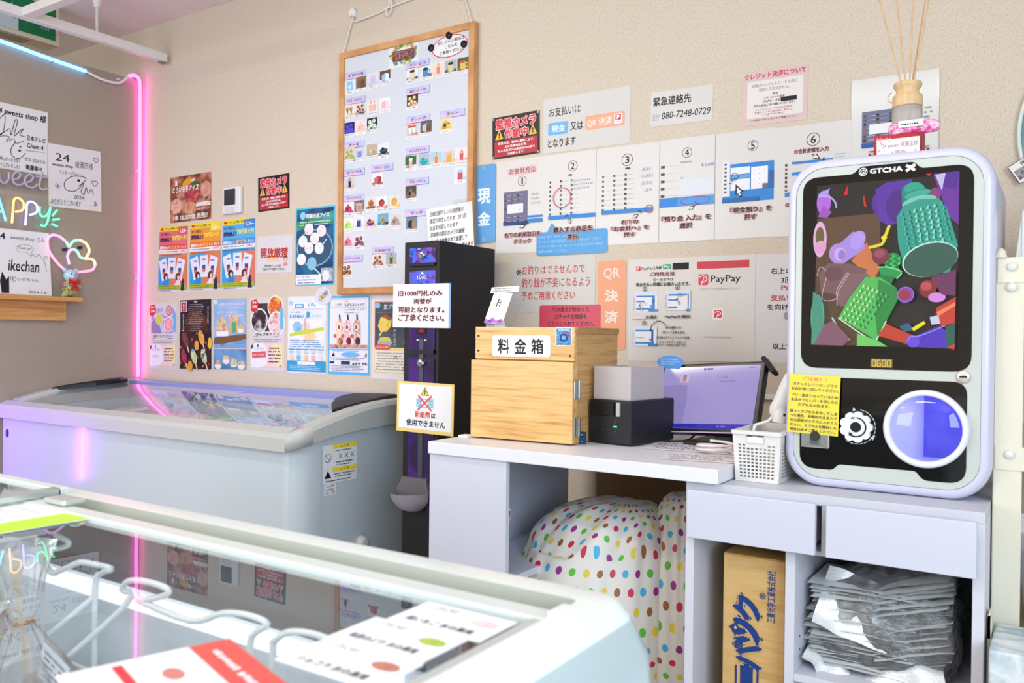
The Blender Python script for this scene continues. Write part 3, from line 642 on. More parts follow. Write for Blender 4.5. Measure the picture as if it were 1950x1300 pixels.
# neon word signs
AC = Glass('acrylic_backing', (0.96, 0.97, 0.99, 1))
def neon(t, name, pts, mat, r=0.0045, closed=False, sub=5, x=0.028):
    MB().tube([(x, y, z) for y, z in pts], r, mat, 8, closed, sub).build(name, t)
def NC(rgb, s, n): return Erg(rgb, s, n)
t = thing('neon_sign', 'multicoloured glowing neon letters spelling a cheerful word', 'neon sign', (0.01, -0.6, 1.48))
B(0.004, 0.008, -0.86, -0.40, 1.415, 1.555, AC).build('backing', t)
cy, ye, pu, gr = NC((0.05, 0.75, 0.95), 3.2, 'cyan_neon'), NC((1.0, 0.52, 0.05), 2.6, 'yellow_neon'), NC((0.34, 0.30, 1.0), 3.6, 'purple_neon'), NC((0.03, 0.85, 0.35), 2.6, 'green_neon')
rd = NC((1.0, 0.1, 0.2), 3, 'red_neon')
for p in ([(-0.80, 1.55), (-0.80, 1.445)], [(-0.80, 1.5), (-0.745, 1.5)], [(-0.745, 1.55), (-0.745, 1.445)]): neon(t, 'letter_tube', p, rd, sub=0)
neon(t, 'letter_tube', [(-0.70, 1.445), (-0.664, 1.552), (-0.655, 1.552), (-0.622, 1.445)], cy, sub=2); neon(t, 'letter_tube', [(-0.685, 1.482), (-0.635, 1.482)], cy, sub=0)
neon(t, 'letter_tube', [(-0.598, 1.44), (-0.594, 1.50), (-0.59, 1.537), (-0.572, 1.545), (-0.553, 1.528), (-0.556, 1.50), (-0.585, 1.487)], ye)
neon(t, 'letter_tube', [(-0.545, 1.437), (-0.541, 1.49), (-0.538, 1.528), (-0.52, 1.538), (-0.499, 1.525), (-0.50, 1.496), (-0.528, 1.482)], pu)
neon(t, 'letter_tube', [(-0.486, 1.522), (-0.487, 1.495), (-0.476, 1.482), (-0.458, 1.488), (-0.447, 1.508)], gr)
neon(t, 'letter_tube', [(-0.443, 1.525), (-0.448, 1.49), (-0.456, 1.458), (-0.468, 1.442), (-0.482, 1.446)], gr)
for p in ([(-0.434, 1.49), (-0.414, 1.517)], [(-0.432, 1.473), (-0.404, 1.48)], [(-0.436, 1.455), (-0.412, 1.448)]): neon(t, 'letter_tube', p, gr, sub=0)
t = thing('neon_sign', 'unlit lilac script letters half hidden by the autograph card', 'neon sign', (0.01, -0.6, 1.62))
UN = P('#b7aec6', 0.3, 0.5)
for p in ([(-0.69, 1.645), (-0.685, 1.607), (-0.667, 1.598), (-0.652, 1.615), (-0.65, 1.64), (-0.646, 1.61), (-0.628, 1.598), (-0.612, 1.617), (-0.612, 1.645)],
          [(-0.60, 1.62), (-0.575, 1.625), (-0.566, 1.645), (-0.58, 1.652), (-0.598, 1.63), (-0.59, 1.604), (-0.568, 1.60), (-0.548, 1.612), (-0.525, 1.622), (-0.515, 1.642), (-0.53, 1.65), (-0.548, 1.628), (-0.54, 1.602), (-0.515, 1.597), (-0.495, 1.615)],
          [(-0.476, 1.668), (-0.486, 1.63), (-0.488, 1.605), (-0.475, 1.595), (-0.455, 1.603)], [(-0.505, 1.645), (-0.455, 1.65)]): neon(t, 'letter_tube', p, UN, 0.0045)
B(0.004, 0.008, -0.86, -0.45, 1.575, 1.665, AC).build('backing', t)
# rainbow heart light
t = thing('heart_neon_light', 'rainbow neon light of two joined hearts above the shelf', 'neon light', (0.02, -0.35, 1.33))
rb = [NC((1.0, 0.35, 0.55), 1.5, 'rainbow_pink'), NC((0.75, 0.4, 1.0), 1.5, 'rainbow_violet'), NC((0.35, 0.85, 0.6), 1.4, 'rainbow_green'), NC((1.0, 0.75, 0.4), 1.5, 'rainbow_yellow')]
big = [(-0.385, 1.268), (-0.42, 1.30), (-0.45, 1.345), (-0.455, 1.385), (-0.435, 1.408), (-0.405, 1.405), (-0.375, 1.385), (-0.362, 1.366), (-0.345, 1.39), (-0.315, 1.398), (-0.285, 1.385), (-0.272, 1.355), (-0.285, 1.325)]
sm = [(-0.36, 1.29), (-0.368, 1.325), (-0.355, 1.352), (-0.33, 1.352), (-0.312, 1.325), (-0.29, 1.32), (-0.258, 1.32), (-0.245, 1.30), (-0.255, 1.275), (-0.285, 1.265), (-0.33, 1.258)]
for path, o0 in ((big, 0), (sm, 1)):
    P3 = smooth_path([Vector((0.03, y, z)) for y, z in path], 5); q = len(P3)//4
    for k in range(4): MB().tube(P3[k*q:(k+1)*q+1 if k < 3 else len(P3)], 0.006, rb[(k+o0) % 4], 8).build('tube_section', t)
MB().lathe([(0.007, 0), (0.007, 0.02)], (0.004, -0.372, 1.353), P('#2a2f5a', 0.4), 12, 'x').build('peg', t); MB().lathe([(0.007, 0), (0.007, 0.02)], (0.004, -0.305, 1.368), P('#2a2f5a', 0.4), 12, 'x').build('peg', t)
# candy filled bear on the shelf
t = thing('bear_figurine', 'small bear figurine full of coloured candies with a red bow on the shelf', 'figurine', (0.04, -0.362, 1.146))
CND = Photo(['#2f8fd0', '#e8d040', '#3fae5a', '#d83a4a', '#2a56b8'], 110, 2, 0.15, 3)
b_ = MB(); b_.ball((0.04, -0.362, 1.186), 0.034, CND, 18, (0.85, 1, 1.1)); b_.ball((0.04, -0.385, 1.155), 0.015, CND, 12); b_.ball((0.04, -0.340, 1.155), 0.015, CND, 12); b_.ball((0.055, -0.394, 1.195), 0.012, CND, 12); b_.ball((0.055, -0.332, 1.195), 0.012, CND, 12); b_.build('body', t)
h_ = MB(); HC = P('#b9d5e6', 0.08, 0.6); h_.ball((0.042, -0.362, 1.240), 0.028, HC, 18); h_.ball((0.042, -0.386, 1.262), 0.010, HC, 12); h_.ball((0.042, -0.338, 1.262), 0.010, HC, 12); h_.ball((0.066, -0.362, 1.235), 0.011, HC, 12)
h_.ball((0.0675, -0.373, 1.246), 0.003, K, 8); h_.ball((0.0675, -0.351, 1.246), 0.003, K, 8); h_.ball((0.0765, -0.362, 1.237), 0.003, K, 8); h_.build('head', t)
r_ = MB(); RB = P('#d3242c', 0.35); r_.ext([(0, 0), (-0.024, 0.013), (-0.024, -0.013)], (0.073, -0.362, 1.213), (0, 1, 0), (0, 0, 1), (0.008, 0, 0), RB); r_.ext([(0, 0), (0.024, 0.013), (0.024, -0.013)], (0.073, -0.362, 1.213), (0, 1, 0), (0, 0, 1), (0.008, 0, 0), RB)
r_.ext([(-0.004, 0), (0.004, 0), (-0.008, -0.04), (-0.018, -0.036)], (0.074, -0.362, 1.213), (0, 1, 0), (0, 0, 1), (0.006, 0, 0), RB); r_.ext([(-0.004, 0), (0.004, 0), (0.018, -0.036), (0.008, -0.04)], (0.074, -0.362, 1.213), (0, 1, 0), (0, 0, 1), (0.006, 0, 0), RB); r_.ball((0.078, -0.362, 1.213), 0.006, RB, 10); r_.build('bow', t)

# ================================================================== money changer
MC = P('#17171a', 0.5, 0.35); MX0, MX1, MY0, MY1, MZ = 1.911, 2.05, -0.346, -0.05, 1.288
t = thing('money_changer', 'tall black money changer with violet front between freezer and desk', 'machine', (1.98, -0.2, 0))
B(MX0, MX1, MY0, MY1, 0, MZ, MC, 0.003).build('cabinet', t)
VI = Photo(['#1c0c38', '#34145e', '#4c1f7c', '#251046'], 6, 1, 0.15, 2); VB = Photo(['#3a1f7a', '#2f6fe8', '#7a3fb0', '#1a1040', '#55a0f0'], 30, 3, 0.15, 5)
fp = MB(); yf = MY0-0.003
fp.box(1.934, 2.036, yf, MY0+0.002, 1.212, 1.268, VB); fp.box(1.934, 2.036, yf, MY0+0.002, 1.06, 1.198, VB); UD = fp.build('upper_door', t)
B(1.934, 2.036, yf-0.004, MY0+0.002, 1.212, 1.222, P('#0c0c10', 0.4), 0.001).build('bill_slot', UD)
B(1.934, 2.036, yf, MY0+0.002, 0.94, 1.04, VI).build('middle_door', t)
LD = B(1.934, 2.036, yf, MY0+0.002, 0.47, 0.93, VI); LD = LD.build('lower_door', t)
B(1.976, 1.994, yf-0.002, MY0, 0.47, 0.99, P('#3a3f4c', 0.35, 0.5)).build('trim_strip', t)
LK = P('#c8ccd2', 0.2, 0.5, 0.9)
for z in (1.245, 0.915):
    lk = MB().lathe([(0.011, 0), (0.012, 0.006), (0.010, 0.010), (0.0, 0.010)], (1.985, yf-0.001, z), LK, 20, 'y'); lk.box(1.985, 2.003, yf-0.011, yf-0.006, z-0.003, z+0.003, LK); lk.build('lock', UD if z > 1 else LD)
s = Sheet(0.06, 0.03, None); s.poly([(0.5, 0.05), (0.62, 0.32), (0.38, 0.32)], WH); s.txt('1000', 0.2, 0.45, 0.8, 0.85, WH); s.put('print', '', '', (1.985, yf-0.0003, 1.182), 0, 'back', None, UD)
B(1.966, 2.004, yf-0.004, MY0, 1.005, 1.028, P('#2a1018', 0.2), 0.002).build('sensor_window', t); B(1.98, 1.998, yf-0.006, MY0, 1.008, 1.02, P('#8a1420', 0.2)).build('red_mark', t)
s = Sheet(0.05, 0.012, None); s.fake(0.1, 0.2, 0.9, 0.8, 1, WH, 4, 0.8); s.put('print', '', '', (1.985, yf-0.0003, 0.985), 0, 'back', None, t)
mb = MB(); mb.box(1.934, 2.036, yf-0.006, MY0, 0.944, 0.956, P('#0c0c10', 0.4))
mb.build('door_bar', t)
TR = P('#aaa6b2', 0.3, 0.5); tr = MB()
def bowl(u, v):
    a = PI*(0.0+1.0*u); r = (0.058+0.005*(1-v))*math.sin(PI/2*min(1, v*1.2+0.15)); return (1.962+0.064*math.cos(a)*(0.35+0.65*min(1, v*1.3+0.1)), yf-0.01-0.075*math.sin(a)*(0.3+0.7*v), 0.462+0.058*v**1.6)
tr.grid(bowl, 20, 10, TR); tr.ext([(-0.064, 0.058), (-0.04, 0.10), (0.055, 0.10), (0.064, 0.058), (0.03, 0.0), (-0.03, 0.0)], (1.962, yf-0.012, 0.462), (1, 0, 0), (0, 0, 1), (0, 0.012, 0), P('#6f6b70', 0.35)); tr.build('coin_tray', t)
# notices hung on the changer
PKH = P('#f3b9bd', 0.5)
s = Sheet(0.226, 0.134, P('#f1f1f2', 0.3, 0.4)); s.rect(0.97, 0, 1, 1, P('#7fa8ee', 0.3))
def row(t, x0, y0, x1, y1, m=K): s.txt(t, x0, y0, x1, y1, m, 0.022, PKH, 0.055)
row('旧1000円札のみ', 0.09, 0.15, 0.86, 0.28); row('両替が', 0.37, 0.33, 0.68, 0.46); row('可能となります。', 0.1, 0.52, 0.9, 0.66); row('ご了承ください。', 0.1, 0.70, 0.9, 0.85)
s.put('changer_notice', 'white notice about the old 1000 yen bill taped on the black changer', 'notice', (1.990, -0.3585, 1.090), -0.5)
s = Sheet(0.222, 0.155, P('#eed27a', 0.35)); s.rect(0.04, 0.05, 0.96, 0.93, P('#eff0f2', 0.35)); s.poly([(0.5, 0.09), (0.575, 0.26), (0.425, 0.26)], K); s.poly([(0.5, 0.115), (0.56, 0.248), (0.44, 0.248)], YEL); s.txt('!', 0.49, 0.15, 0.51, 0.235, K, 0.03)
s.rect(0.35, 0.32, 0.65, 0.5, P('#9cc8dc')); s.rect(0.37, 0.335, 0.63, 0.485, Photo(['#b8dce8', '#7aaac8', '#d8ecf2'], 90, 2)); s.ell(0.5, 0.41, 0.05, 0.05, P('#e6f0f4')); s.line([(0.38, 0.26), (0.62, 0.55)], 0.025, P('#e2554f')); s.line([(0.62, 0.26), (0.38, 0.55)], 0.025, P('#e2554f'))
s.txt('新紙幣', 0.33, 0.57, 0.6, 0.70, P('#dc5a52'), 0.02); s.txt('は', 0.62, 0.59, 0.69, 0.69, K, 0.02); s.txt('使用できません', 0.18, 0.74, 0.86, 0.87, K, 0.015)
s.put('changer_notice', 'yellow bordered notice against new bills on the black changer', 'notice', (2.009, -0.3595, 0.779), -0.8)

# ================================================================== desk
DW = P('#e6e6ea', 0.38, 0.4); DI = P('#d3d4df', 0.5)
DX0, DX1, DY0, DY1, DZ = 2.345, 3.071, -0.76, -0.03, 0.743
t = thing('desk', 'white desk with a side shelf holding the wooden cash box', 'desk', (2.7, -0.4, 0))
B(DX0, DX1, DY0, DY1, 0.714, DZ, DW, 0.0015).build('desk_top', t)
B(DX0, 2.569, -0.752, -0.737, 0, 0.714, DI, 0.001).build('front_panel', t)
B(DX0, 2.358, -0.737, -0.085, 0, 0.714, DI, 0.001).build('side_panel', t)
B(2.358, 2.569, -0.737, -0.09, 0.425, 0.441, DI, 0.001).build('shelf_board', t)
B(2.358, 2.569, -0.737, -0.09, 0.06, 0.076, DI, 0.001).build('shelf_board', t)
B(3.04, 3.055, -0.73, -0.09, 0.0, 0.05, DI).build('foot_rail', t)
MB().tube([(2.40, -0.70, 0.60), (2.46, -0.60, 0.585), (2.50, -0.5, 0.53), (2.53, -0.47, 0.49), (2.55, -0.47, 0.442)], 0.002, P('#d8d4b8', 0.5), 6, sub=5)
tag(MB().tube([(2.568, -0.735, 0.60), (2.558, -0.715, 0.592), (2.54, -0.69, 0.575), (2.525, -0.675, 0.55), (2.515, -0.672, 0.53)], 0.002, P('#d8d4b8', 0.5), 6, sub=5).build('power_cord', None, (2.54, -0.6, 0.45)), 'thin cream cord hanging inside the desk side shelf', 'cord')
tag(B(2.425, 2.985, -0.028, -0.004, 0.03, 0.70, Wood('#a8794c', '#b78858', '#bf9060', 'brown_board', (2, 20, 1.5), 0.6), 0.002).build('wooden_board', None, (2.7, -0.02, 0.03)), 'plain brown wooden board standing against the wall under the desk', 'board')
# wooden cash box
PINE = Wood('#c08a4c', '#dfb06c', '#e8bf80', 'pine_wood', (1.3, 60, 60), 0.45, 3.0, 1.0); PINE2 = Wood('#a87640', '#c99a5c', '#d4a86a', 'pine_side_wood', (60, 1.3, 60), 0.5); PEND = Wood('#8f6638', '#b48850', '#c09860', 'pine_end_grain', (60, 3, 8), 0.6)
t = thing('cash_box', 'pine wood cash box with hinged front on the desk', 'box', (2.52, -0.49, DZ))
R_ = Matrix.Translation((2.52, -0.6, 0)) @ Matrix.Rotation(math.radians(3.0), 4, 'Z') @ Matrix.Translation((-2.52, 0.6, 0))
B(2.386, 2.664, -0.608, -0.36, DZ+0.002, 1.022, PINE2, 0.001, M=R_).build('body', t)
FD = B(2.383, 2.668, -0.633, -0.609, DZ+0.004, 0.94, PINE, 0.0015, M=R_); FD = FD.build('front_door', t)
UB = B(2.388, 2.666, -0.622, -0.6085, 0.943, 1.023, PINE, 0.001, M=R_); UB = UB.build('upper_front_board', t)
B(2.664, 2.668, -0.606, -0.36, 1.008, 1.023, PEND, M=R_).build('end_grain_edge', t)
HM = P('#b8b8b4', 0.25, 0.5, 0.9)
for z in (0.875, 0.787):
    h = MB().box(2.6685, 2.672, -0.628, -0.596, z-0.021, z+0.021, HM, 0.0005, M=R_); h.tube([R_ @ Vector((2.674, -0.61, z-0.022)), R_ @ Vector((2.674, -0.61, z+0.022))], 0.0035, HM, 8); h.build('hinge', FD)
nl = P('#4a3418', 0.6)
for x, z in ((2.398, 1.0), (2.398, 0.963), (2.655, 0.955)): MB().lathe([(0.0025, 0), (0.0025, 0.002)], R_ @ Vector((x, -0.6225, z)), nl, 8, 'y').build('screw', UB)
s = Sheet(0.163, 0.052, P('#f3f1ea', 0.4), 0.006)
for i, ch in enumerate('料金箱'): s.txt(ch, 0.1+0.29*i, 0.14, 0.305+0.29*i, 0.86, K, 0.018)
Rz = Matrix.Rotation(math.radians(3.0), 4, 'Z')
p = R_ @ Vector((2.521, -0.6228, 0.976)); s.put('name_plate', '', '', p, 0.5, Rz, None, UB)
s = Sheet(0.044, 0.044, P('#f4f4f6', 0.4), 0.003); s.rect(0.05, 0.04, 0.95, 0.96, Photo(['#123a78', '#2f9be0', '#0f2450', '#6fc0f0'], 120, 3, 0.3, 4)); s.txt('SMILE', 0.2, 0.07, 0.8, 0.18, P('#bfe4f8'), 0.02); s.ell(0.5, 0.56, 0.27, 0.25, P('#173a80')); s.poly([(0.28, 0.9), (0.4, 0.4), (0.6, 0.66), (0.72, 0.9)], P('#e0b090')); s.line([(0.2, 0.3), (0.8, 0.24)], 0.06, P('#101828'))
s = Sheet(0.044, 0.044, P('#f4f4f6', 0.4), 0.003); s.rect(0.05, 0.04, 0.95, 0.96, Photo(['#123a78', '#2f9be0', '#0f2450', '#6fc0f0'], 120, 3, 0.3, 4)); s.rect(0.18, 0.07, 0.82, 0.17, P('#9fd4f0')); s.ell(0.5, 0.55, 0.25, 0.22, P('#173a80')); s.ell(0.5, 0.55, 0.14, 0.12, P('#5ab0e8')); s.rect(0.7, 0.2, 0.8, 0.5, P('#c03040'))
p = R_ @ Vector((2.638, -0.6226, 1.0)); s.put('sticker', 'small square blue sticker at the top right of the cash box', 'sticker', p, 0, Rz)
# card stand on the cash box
ACR = Glass('clear_acrylic', (0.96, 0.97, 0.97, 1))
t = thing('card_stand', 'clear acrylic stand on the cash box with leaning business cards', 'card stand', (2.37, -0.54, 1.023))
mb = MB(); mb.box(2.385, 2.445, -0.575, -0.535, 1.0235, 1.027, ACR); mb.box(2.385, 2.445, -0.577, -0.574, 1.0235, 1.036, ACR); mb.ext([(-0.535, 1.027), (-0.495, 1.10), (-0.491, 1.10), (-0.531, 1.027)], (2.385, 0, 0), (0, 1, 0), (0, 0, 1), (0.06, 0, 0), ACR); mb.build('holder', t)
lean = Matrix.Rotation(math.radians(5), 4, 'Z') @ Matrix.Rotation(math.radians(-25), 4, 'X')
s = Sheet(0.055, 0.09, P('#f6f4f8', 0.4)); s.line([(0.4, 0.2), (0.36, 0.46)], 0.06, K); s.line([(0.37, 0.33), (0.5, 0.31)], 0.04, K); s.line([(0.54, 0.26), (0.52, 0.46)], 0.04, K); s.fake(0.3, 0.52, 0.72, 0.58, 1, GREY, 2); s.fake(0.3, 0.66, 0.75, 0.71, 1, LGREY, 3)
s.poly([(0, 1), (0, 0.86), (0.2, 0.9), (0.42, 0.8), (0.6, 0.9), (0.85, 0.82), (1, 0.88), (1, 1)], P('#b06ac0')); s.poly([(0.1, 1), (0.3, 0.88), (0.5, 1)], P('#7a2f9a')); s.poly([(0.6, 1), (0.85, 0.86), (1, 1)], P('#7a2f9a'))
s.put('business_card', 'white and purple business card in the clear stand on the cash box', 'card', (2.408, -0.555, 1.072), -6, lean)
s = Sheet(0.082, 0.017, P('#f2f2f0', 0.4)); s.fake(0.05, 0.1, 0.95, 0.9, 2, P('#444444'), 6); s.put('paper_strip', 'narrow printed paper strip topping the business card stand', 'paper', (2.414, -0.5335, 1.121), 2, lean)
# receipt printer with a paper box on it
RP = Matrix.Translation((2.727, -0.545, 0)) @ Matrix.Rotation(math.radians(-9), 4, 'Z')
PB = P('#1a1b20', 0.45, 0.4); PD = P('#0f1013', 0.4)
t = thing('receipt_printer', 'black receipt printer beside the cash box', 'printer', (2.73, -0.46, DZ))
RB = B(-0.062, 0.062, 0.0, 0.19, DZ+0.002, 0.85, PB, 0.004, M=RP); RB = RB.build('body', t)
B(-0.058, 0.014, -0.004, 0.002, 0.812, 0.846, PD, 0.002, M=RP).build('paper_cover', RB); B(-0.05, 0.008, -0.0055, -0.003, 0.83, 0.834, P('#050506', 0.5), M=RP).build('paper_slot', RB)
B(0.021, 0.031, -0.006, 0.002, 0.812, 0.846, P('#b9b4ae', 0.35, 0.5), 0.002, M=RP).build('lever', t)
B(0.013, 0.021, -0.0022, 0.0, 0.786, 0.789, Em('#3cff7a', 3.0), M=RP).build('status_light', RB)
for x, z in ((0.017, 0.798), (0.017, 0.776), (-0.047, 0.803), (-0.02, 0.777)): B(x-0.0015, x+0.0015, -0.001, 0.001, z-0.0015, z+0.0015, P('#6a5a30', 0.4), M=RP).build('button', RB)
FRO = Film('frosted_plastic', (0.93, 0.87, 0.86, 1), 0.72, 0.25, 0.25, 0.0)
tb = MB()
for a in ((-0.052, 0.055, 0.006, 0.008), (-0.052, 0.055, 0.148, 0.15), (-0.052, -0.05, 0.008, 0.148), (0.053, 0.055, 0.008, 0.148)): tb.box(*a, 0.852, 0.93, FRO, M=RP)
tb.box(-0.052, 0.055, 0.006, 0.15, 0.8505, 0.853, FRO, M=RP)
tag(tb.build('plastic_tray', None, (2.727, -0.5, 0.852)), 'frosted open plastic box on top of the receipt printer', 'box')
# POS monitor
mc = Vector((2.896, -0.357, 0.854)); mw, mh, yw, tl, rl = 0.292, 0.185, -0.205, 0.394, 0.07
ex = Vector((math.cos(yw), math.sin(yw), 0)); nn = Vector((math.sin(yw), -math.cos(yw), 0)); ez = Vector((0, 0, 1))*math.cos(tl)-nn*math.sin(tl)
e1 = ex*math.cos(rl)+ez*math.sin(rl); e2 = -ex*math.sin(rl)+ez*math.cos(rl); e3 = -e1.cross(e2); e3 = e1.cross(e2)
fy = -e3 if (-e3).dot(nn) < 0 else e3       # local +Y points away from the viewer
MF = Matrix(((e1.x, fy.x, e2.x, 0), (e1.y, fy.y, e2.y, 0), (e1.z, fy.z, e2.z, 0), (0, 0, 0, 1)))
MM = Matrix.Translation(mc) @ MF
t = thing('register_monitor', 'tilted black touch monitor with a lilac screen on the desk', 'monitor', (2.92, -0.36, DZ))
BZ = P('#1c1716', 0.3, 0.5)
HSG = B(-mw/2, mw/2, 0, 0.022, -mh/2, mh/2, BZ, 0.004, M=MM); HSG = HSG.build('housing', t)
SCR = Em('#a99bdc', 1.05, 0.08)
s = Sheet(mw-0.022, mh-0.022, SCR, 0, 0.001); s.rect(0.012, 0.0, 0.99, 0.09, Em('#b7a9e6', 0.95, 0.08)); s.rect(0, 0.925, 1, 1, Em('#2a1fc8', 0.9, 0.08)); s.rect(0, 0.3, 0.29, 0.92, Em('#a194d4', 0.92, 0.08)); s.rect(0.29, 0.45, 0.3, 0.92, Em('#9d90d2', 0.9, 0.08))
s.ell(0.445, 0.045, 0.013, 0.013, Em('#2a2a8a', 0.6)); s.rect(0.47, 0.03, 0.53, 0.06, Em('#4a44a0', 0.6)); s.rect(0.2, 0.12, 0.29, 0.25, Em('#e8b8d0', 0.9)); s.rect(0.225, 0.13, 0.265, 0.19, Em('#3a90d8', 0.8)); s.rect(0.225, 0.19, 0.265, 0.235, Em('#d85a6a', 0.8))
s.txt('レジ画面', 0.6, 0.17, 0.69, 0.2, Em('#6a60a8', 0.6)); s.fake(0.88, 0.03, 0.97, 0.06, 1, Em('#6a60a8', 0.6), 2); s.fake(0.62, 0.24, 0.78, 0.27, 1, Em('#6a60a8', 0.6), 3); s.txt('¥ 600', 0.66, 0.95, 0.74, 0.98, Em('#b8b0f0', 0.9))
s.put('screen', '', '', mc+MF.to_3x3() @ Vector((0, -0.0003, 0.001)), 0, MF, None, HSG)
B(-mw/2+0.004, mw/2-0.004, -0.002, 0.002, -mh/2+0.001, -mh/2+0.004, P('#c8b0d0', 0.3), M=MM).build('bottom_trim', HSG)
# corner grip pads and stand
for (x, z, a) in ((mw/2+0.003, mh/2-0.008, -50), (-mw/2+0.004, -mh/2+0.004, -60)):
    B(-0.027, 0.027, -0.006, 0.024, -0.006, 0.006, PB, 0.005, M=MM @ Matrix.Translation((x, 0.006, z)) @ Matrix.Rotation(math.radians(-a), 4, 'Y')).build('corner_grip', HSG)
MB().ext([(-0.020, 0), (0.020, 0), (0.020, 0.09), (-0.020, 0.09)], (2.945, -0.375, DZ+0.008), (1, 0, 0), (0, 0.25, 1), (0, 0.012, 0), PB).build('neck', t)
MB().box(2.87, 3.03, -0.44, -0.27, DZ+0.001, DZ+0.009, PB, 0.003).build('base', t)
s = Sheet(0.082, 0.036, None, outline=None); mbub = [(0.041*math.cos(2*PI*i/28), 0.017*math.sin(2*PI*i/28)+0.004) for i in range(28)]
s = Sheet(0.082, 0.036, P('#5f9fe6', 0.4), outline=mbub); s.raw([(0.012, -0.010), (0.03, -0.007), (0.027, -0.019)], P('#5f9fe6', 0.4)); s.lines(['閉じている時は画面を', 'お確かめのうえボタンを', '選択してください。'], 0.14, 0.1, 0.86, 0.62, P('#e8f2fc'), 0, 'l', 0.6)
s.put('speech_bubble', 'blue oval speech bubble sign on the monitor corner', 'sign', mc+MF.to_3x3() @ Vector((-0.118, -0.006, 0.092)), 0, Matrix.Rotation(-0.2, 4, 'Z'))
# papers, cables and bits on the desk
def paper(w, h, x, y, a, lab, red):
    s = Sheet(w, h, P('#e9e3df', 0.4)); s.rect(0.02, 0.03, 0.98, 0.97, P('#f0ebe8', 0.4)); s.fake(0.06, 0.1, 0.95, 0.9, 6, P('#5a4a48'), 4)
    if red: s.fake(0.3, 0.05, 0.95, 0.3, 1, RED, 7)
    return s.put('desk_paper', lab, 'paper', (x, y, DZ+0.0012), a, 'top')
paper(0.20, 0.14, 2.905, -0.48, 8, 'laminated paper with dark print lying on the desk before the monitor', False)
paper(0.16, 0.10, 2.985, -0.63, 14, 'laminated paper with red print lying at the desk edge', True)
cb = MB(); cb.tube([(2.99+0.04*math.cos(a*0.7), -0.55+0.03*math.sin(a*0.7), DZ+0.006+0.001*a) for a in range(22)], 0.003, P('#ece4e2', 0.5), 6); tag(cb.build('cable_coil', None, (2.99, -0.55, DZ)), 'coiled white cable on the desk left of the basket', 'cable')
tag(MB().tube([(2.80, -0.42, DZ+0.003), (2.83, -0.40, DZ+0.003), (2.86, -0.38, DZ+0.006), (2.87, -0.36, DZ+0.018)], 0.0025, PB, 6, sub=5).build('power_cord', None, (2.83, -0.4, DZ)), 'short black cord on the desk under the monitor', 'cord')
s = Sheet(0.02, 0.03, P('#1e4a6a', 0.3)); s.ell(0.4, 0.25, 0.08, 0.08, WH); s.ell(0.6, 0.55, 0.06, 0.06, P('#6aa0b8')); s.ell(0.4, 0.78, 0.05, 0.05, WH)
s.put('sticker', 'tiny dark blue card leaning between cash box and printer', 'card', (2.672, -0.577, DZ+0.0155), 0)
tag(B(2.358, 2.386, -0.655, -0.625, DZ, DZ+0.007, P('#e6e2dc', 0.5), 0.002).build('rubber_pad', None, (2.37, -0.64, DZ)), 'small white pad at the lower left corner of the cash box', 'pad')
mb = MB().box(2.55, 3.16, -0.014, -0.001, 0.832, 0.846, P('#ecebe8', 0.4), 0.002); tag(mb.build('cable_duct', None, (2.85, -0.01, 0.84)), 'white cable duct on the wall behind the monitor', 'cable duct')
# ================================================================== polka dot bags under the desk
def dotmat():
    m, N, L = newmat('polka_dot_cloth'); b = N['Principled BSDF']; b.inputs['Roughness'].default_value = 0.5
    b.inputs['Subsurface Weight'].default_value = 0.0
    uv = N.new('ShaderNodeUVMap'); sp = N.new('ShaderNodeSeparateXYZ'); L.new(uv.outputs[0], sp.inputs[0])
    def mth(op, a, b_=None, c_=None):
        n = N.new('ShaderNodeMath'); n.operation = op
        for i, q in enumerate((a, b_, c_)):
            if q is None: continue
            if isinstance(q, (int, float)): n.inputs[i].default_value = q
            else: L.new(q, n.inputs[i])
        return n.outputs[0]
    v = sp.outputs[1]; row = mth('FLOOR', v); odd = mth('MULTIPLY', mth('MODULO', row, 2.0), 0.5); u = mth('ADD', sp.outputs[0], odd)
    col = mth('FLOOR', u); fu = mth('SUBTRACT', mth('SUBTRACT', u, col), 0.5); fv = mth('SUBTRACT', mth('SUBTRACT', v, row), 0.5)
    d = mth('SQRT', mth('ADD', mth('MULTIPLY', fu, fu), mth('MULTIPLY', fv, fv)))
    inside = mth('LESS_THAN', d, 0.235)
    idx = mth('DIVIDE', mth('ADD', mth('MODULO', mth('ADD', col, mth('MULTIPLY', row, 2.0)), 6.0), 0.5), 6.0)
    r = ramp(N, [(0, '#d22a4a'), (1/6, '#3fb4dc'), (2/6, '#9a2a86'), (3/6, '#56c030'), (4/6, '#ead23c'), (5/6, '#9c6432')], 'CONSTANT'); L.new(idx, r.inputs[0])
    mx = N.new('ShaderNodeMix'); mx.data_type = 'RGBA'; L.new(inside, mx.inputs[0]); mx.inputs[6].default_value = lin('#ebe5da'); L.new(r.outputs[0], mx.inputs[7])
    L.new(mx.outputs[2], b.inputs['Base Color']); return m
DOT = dotmat()
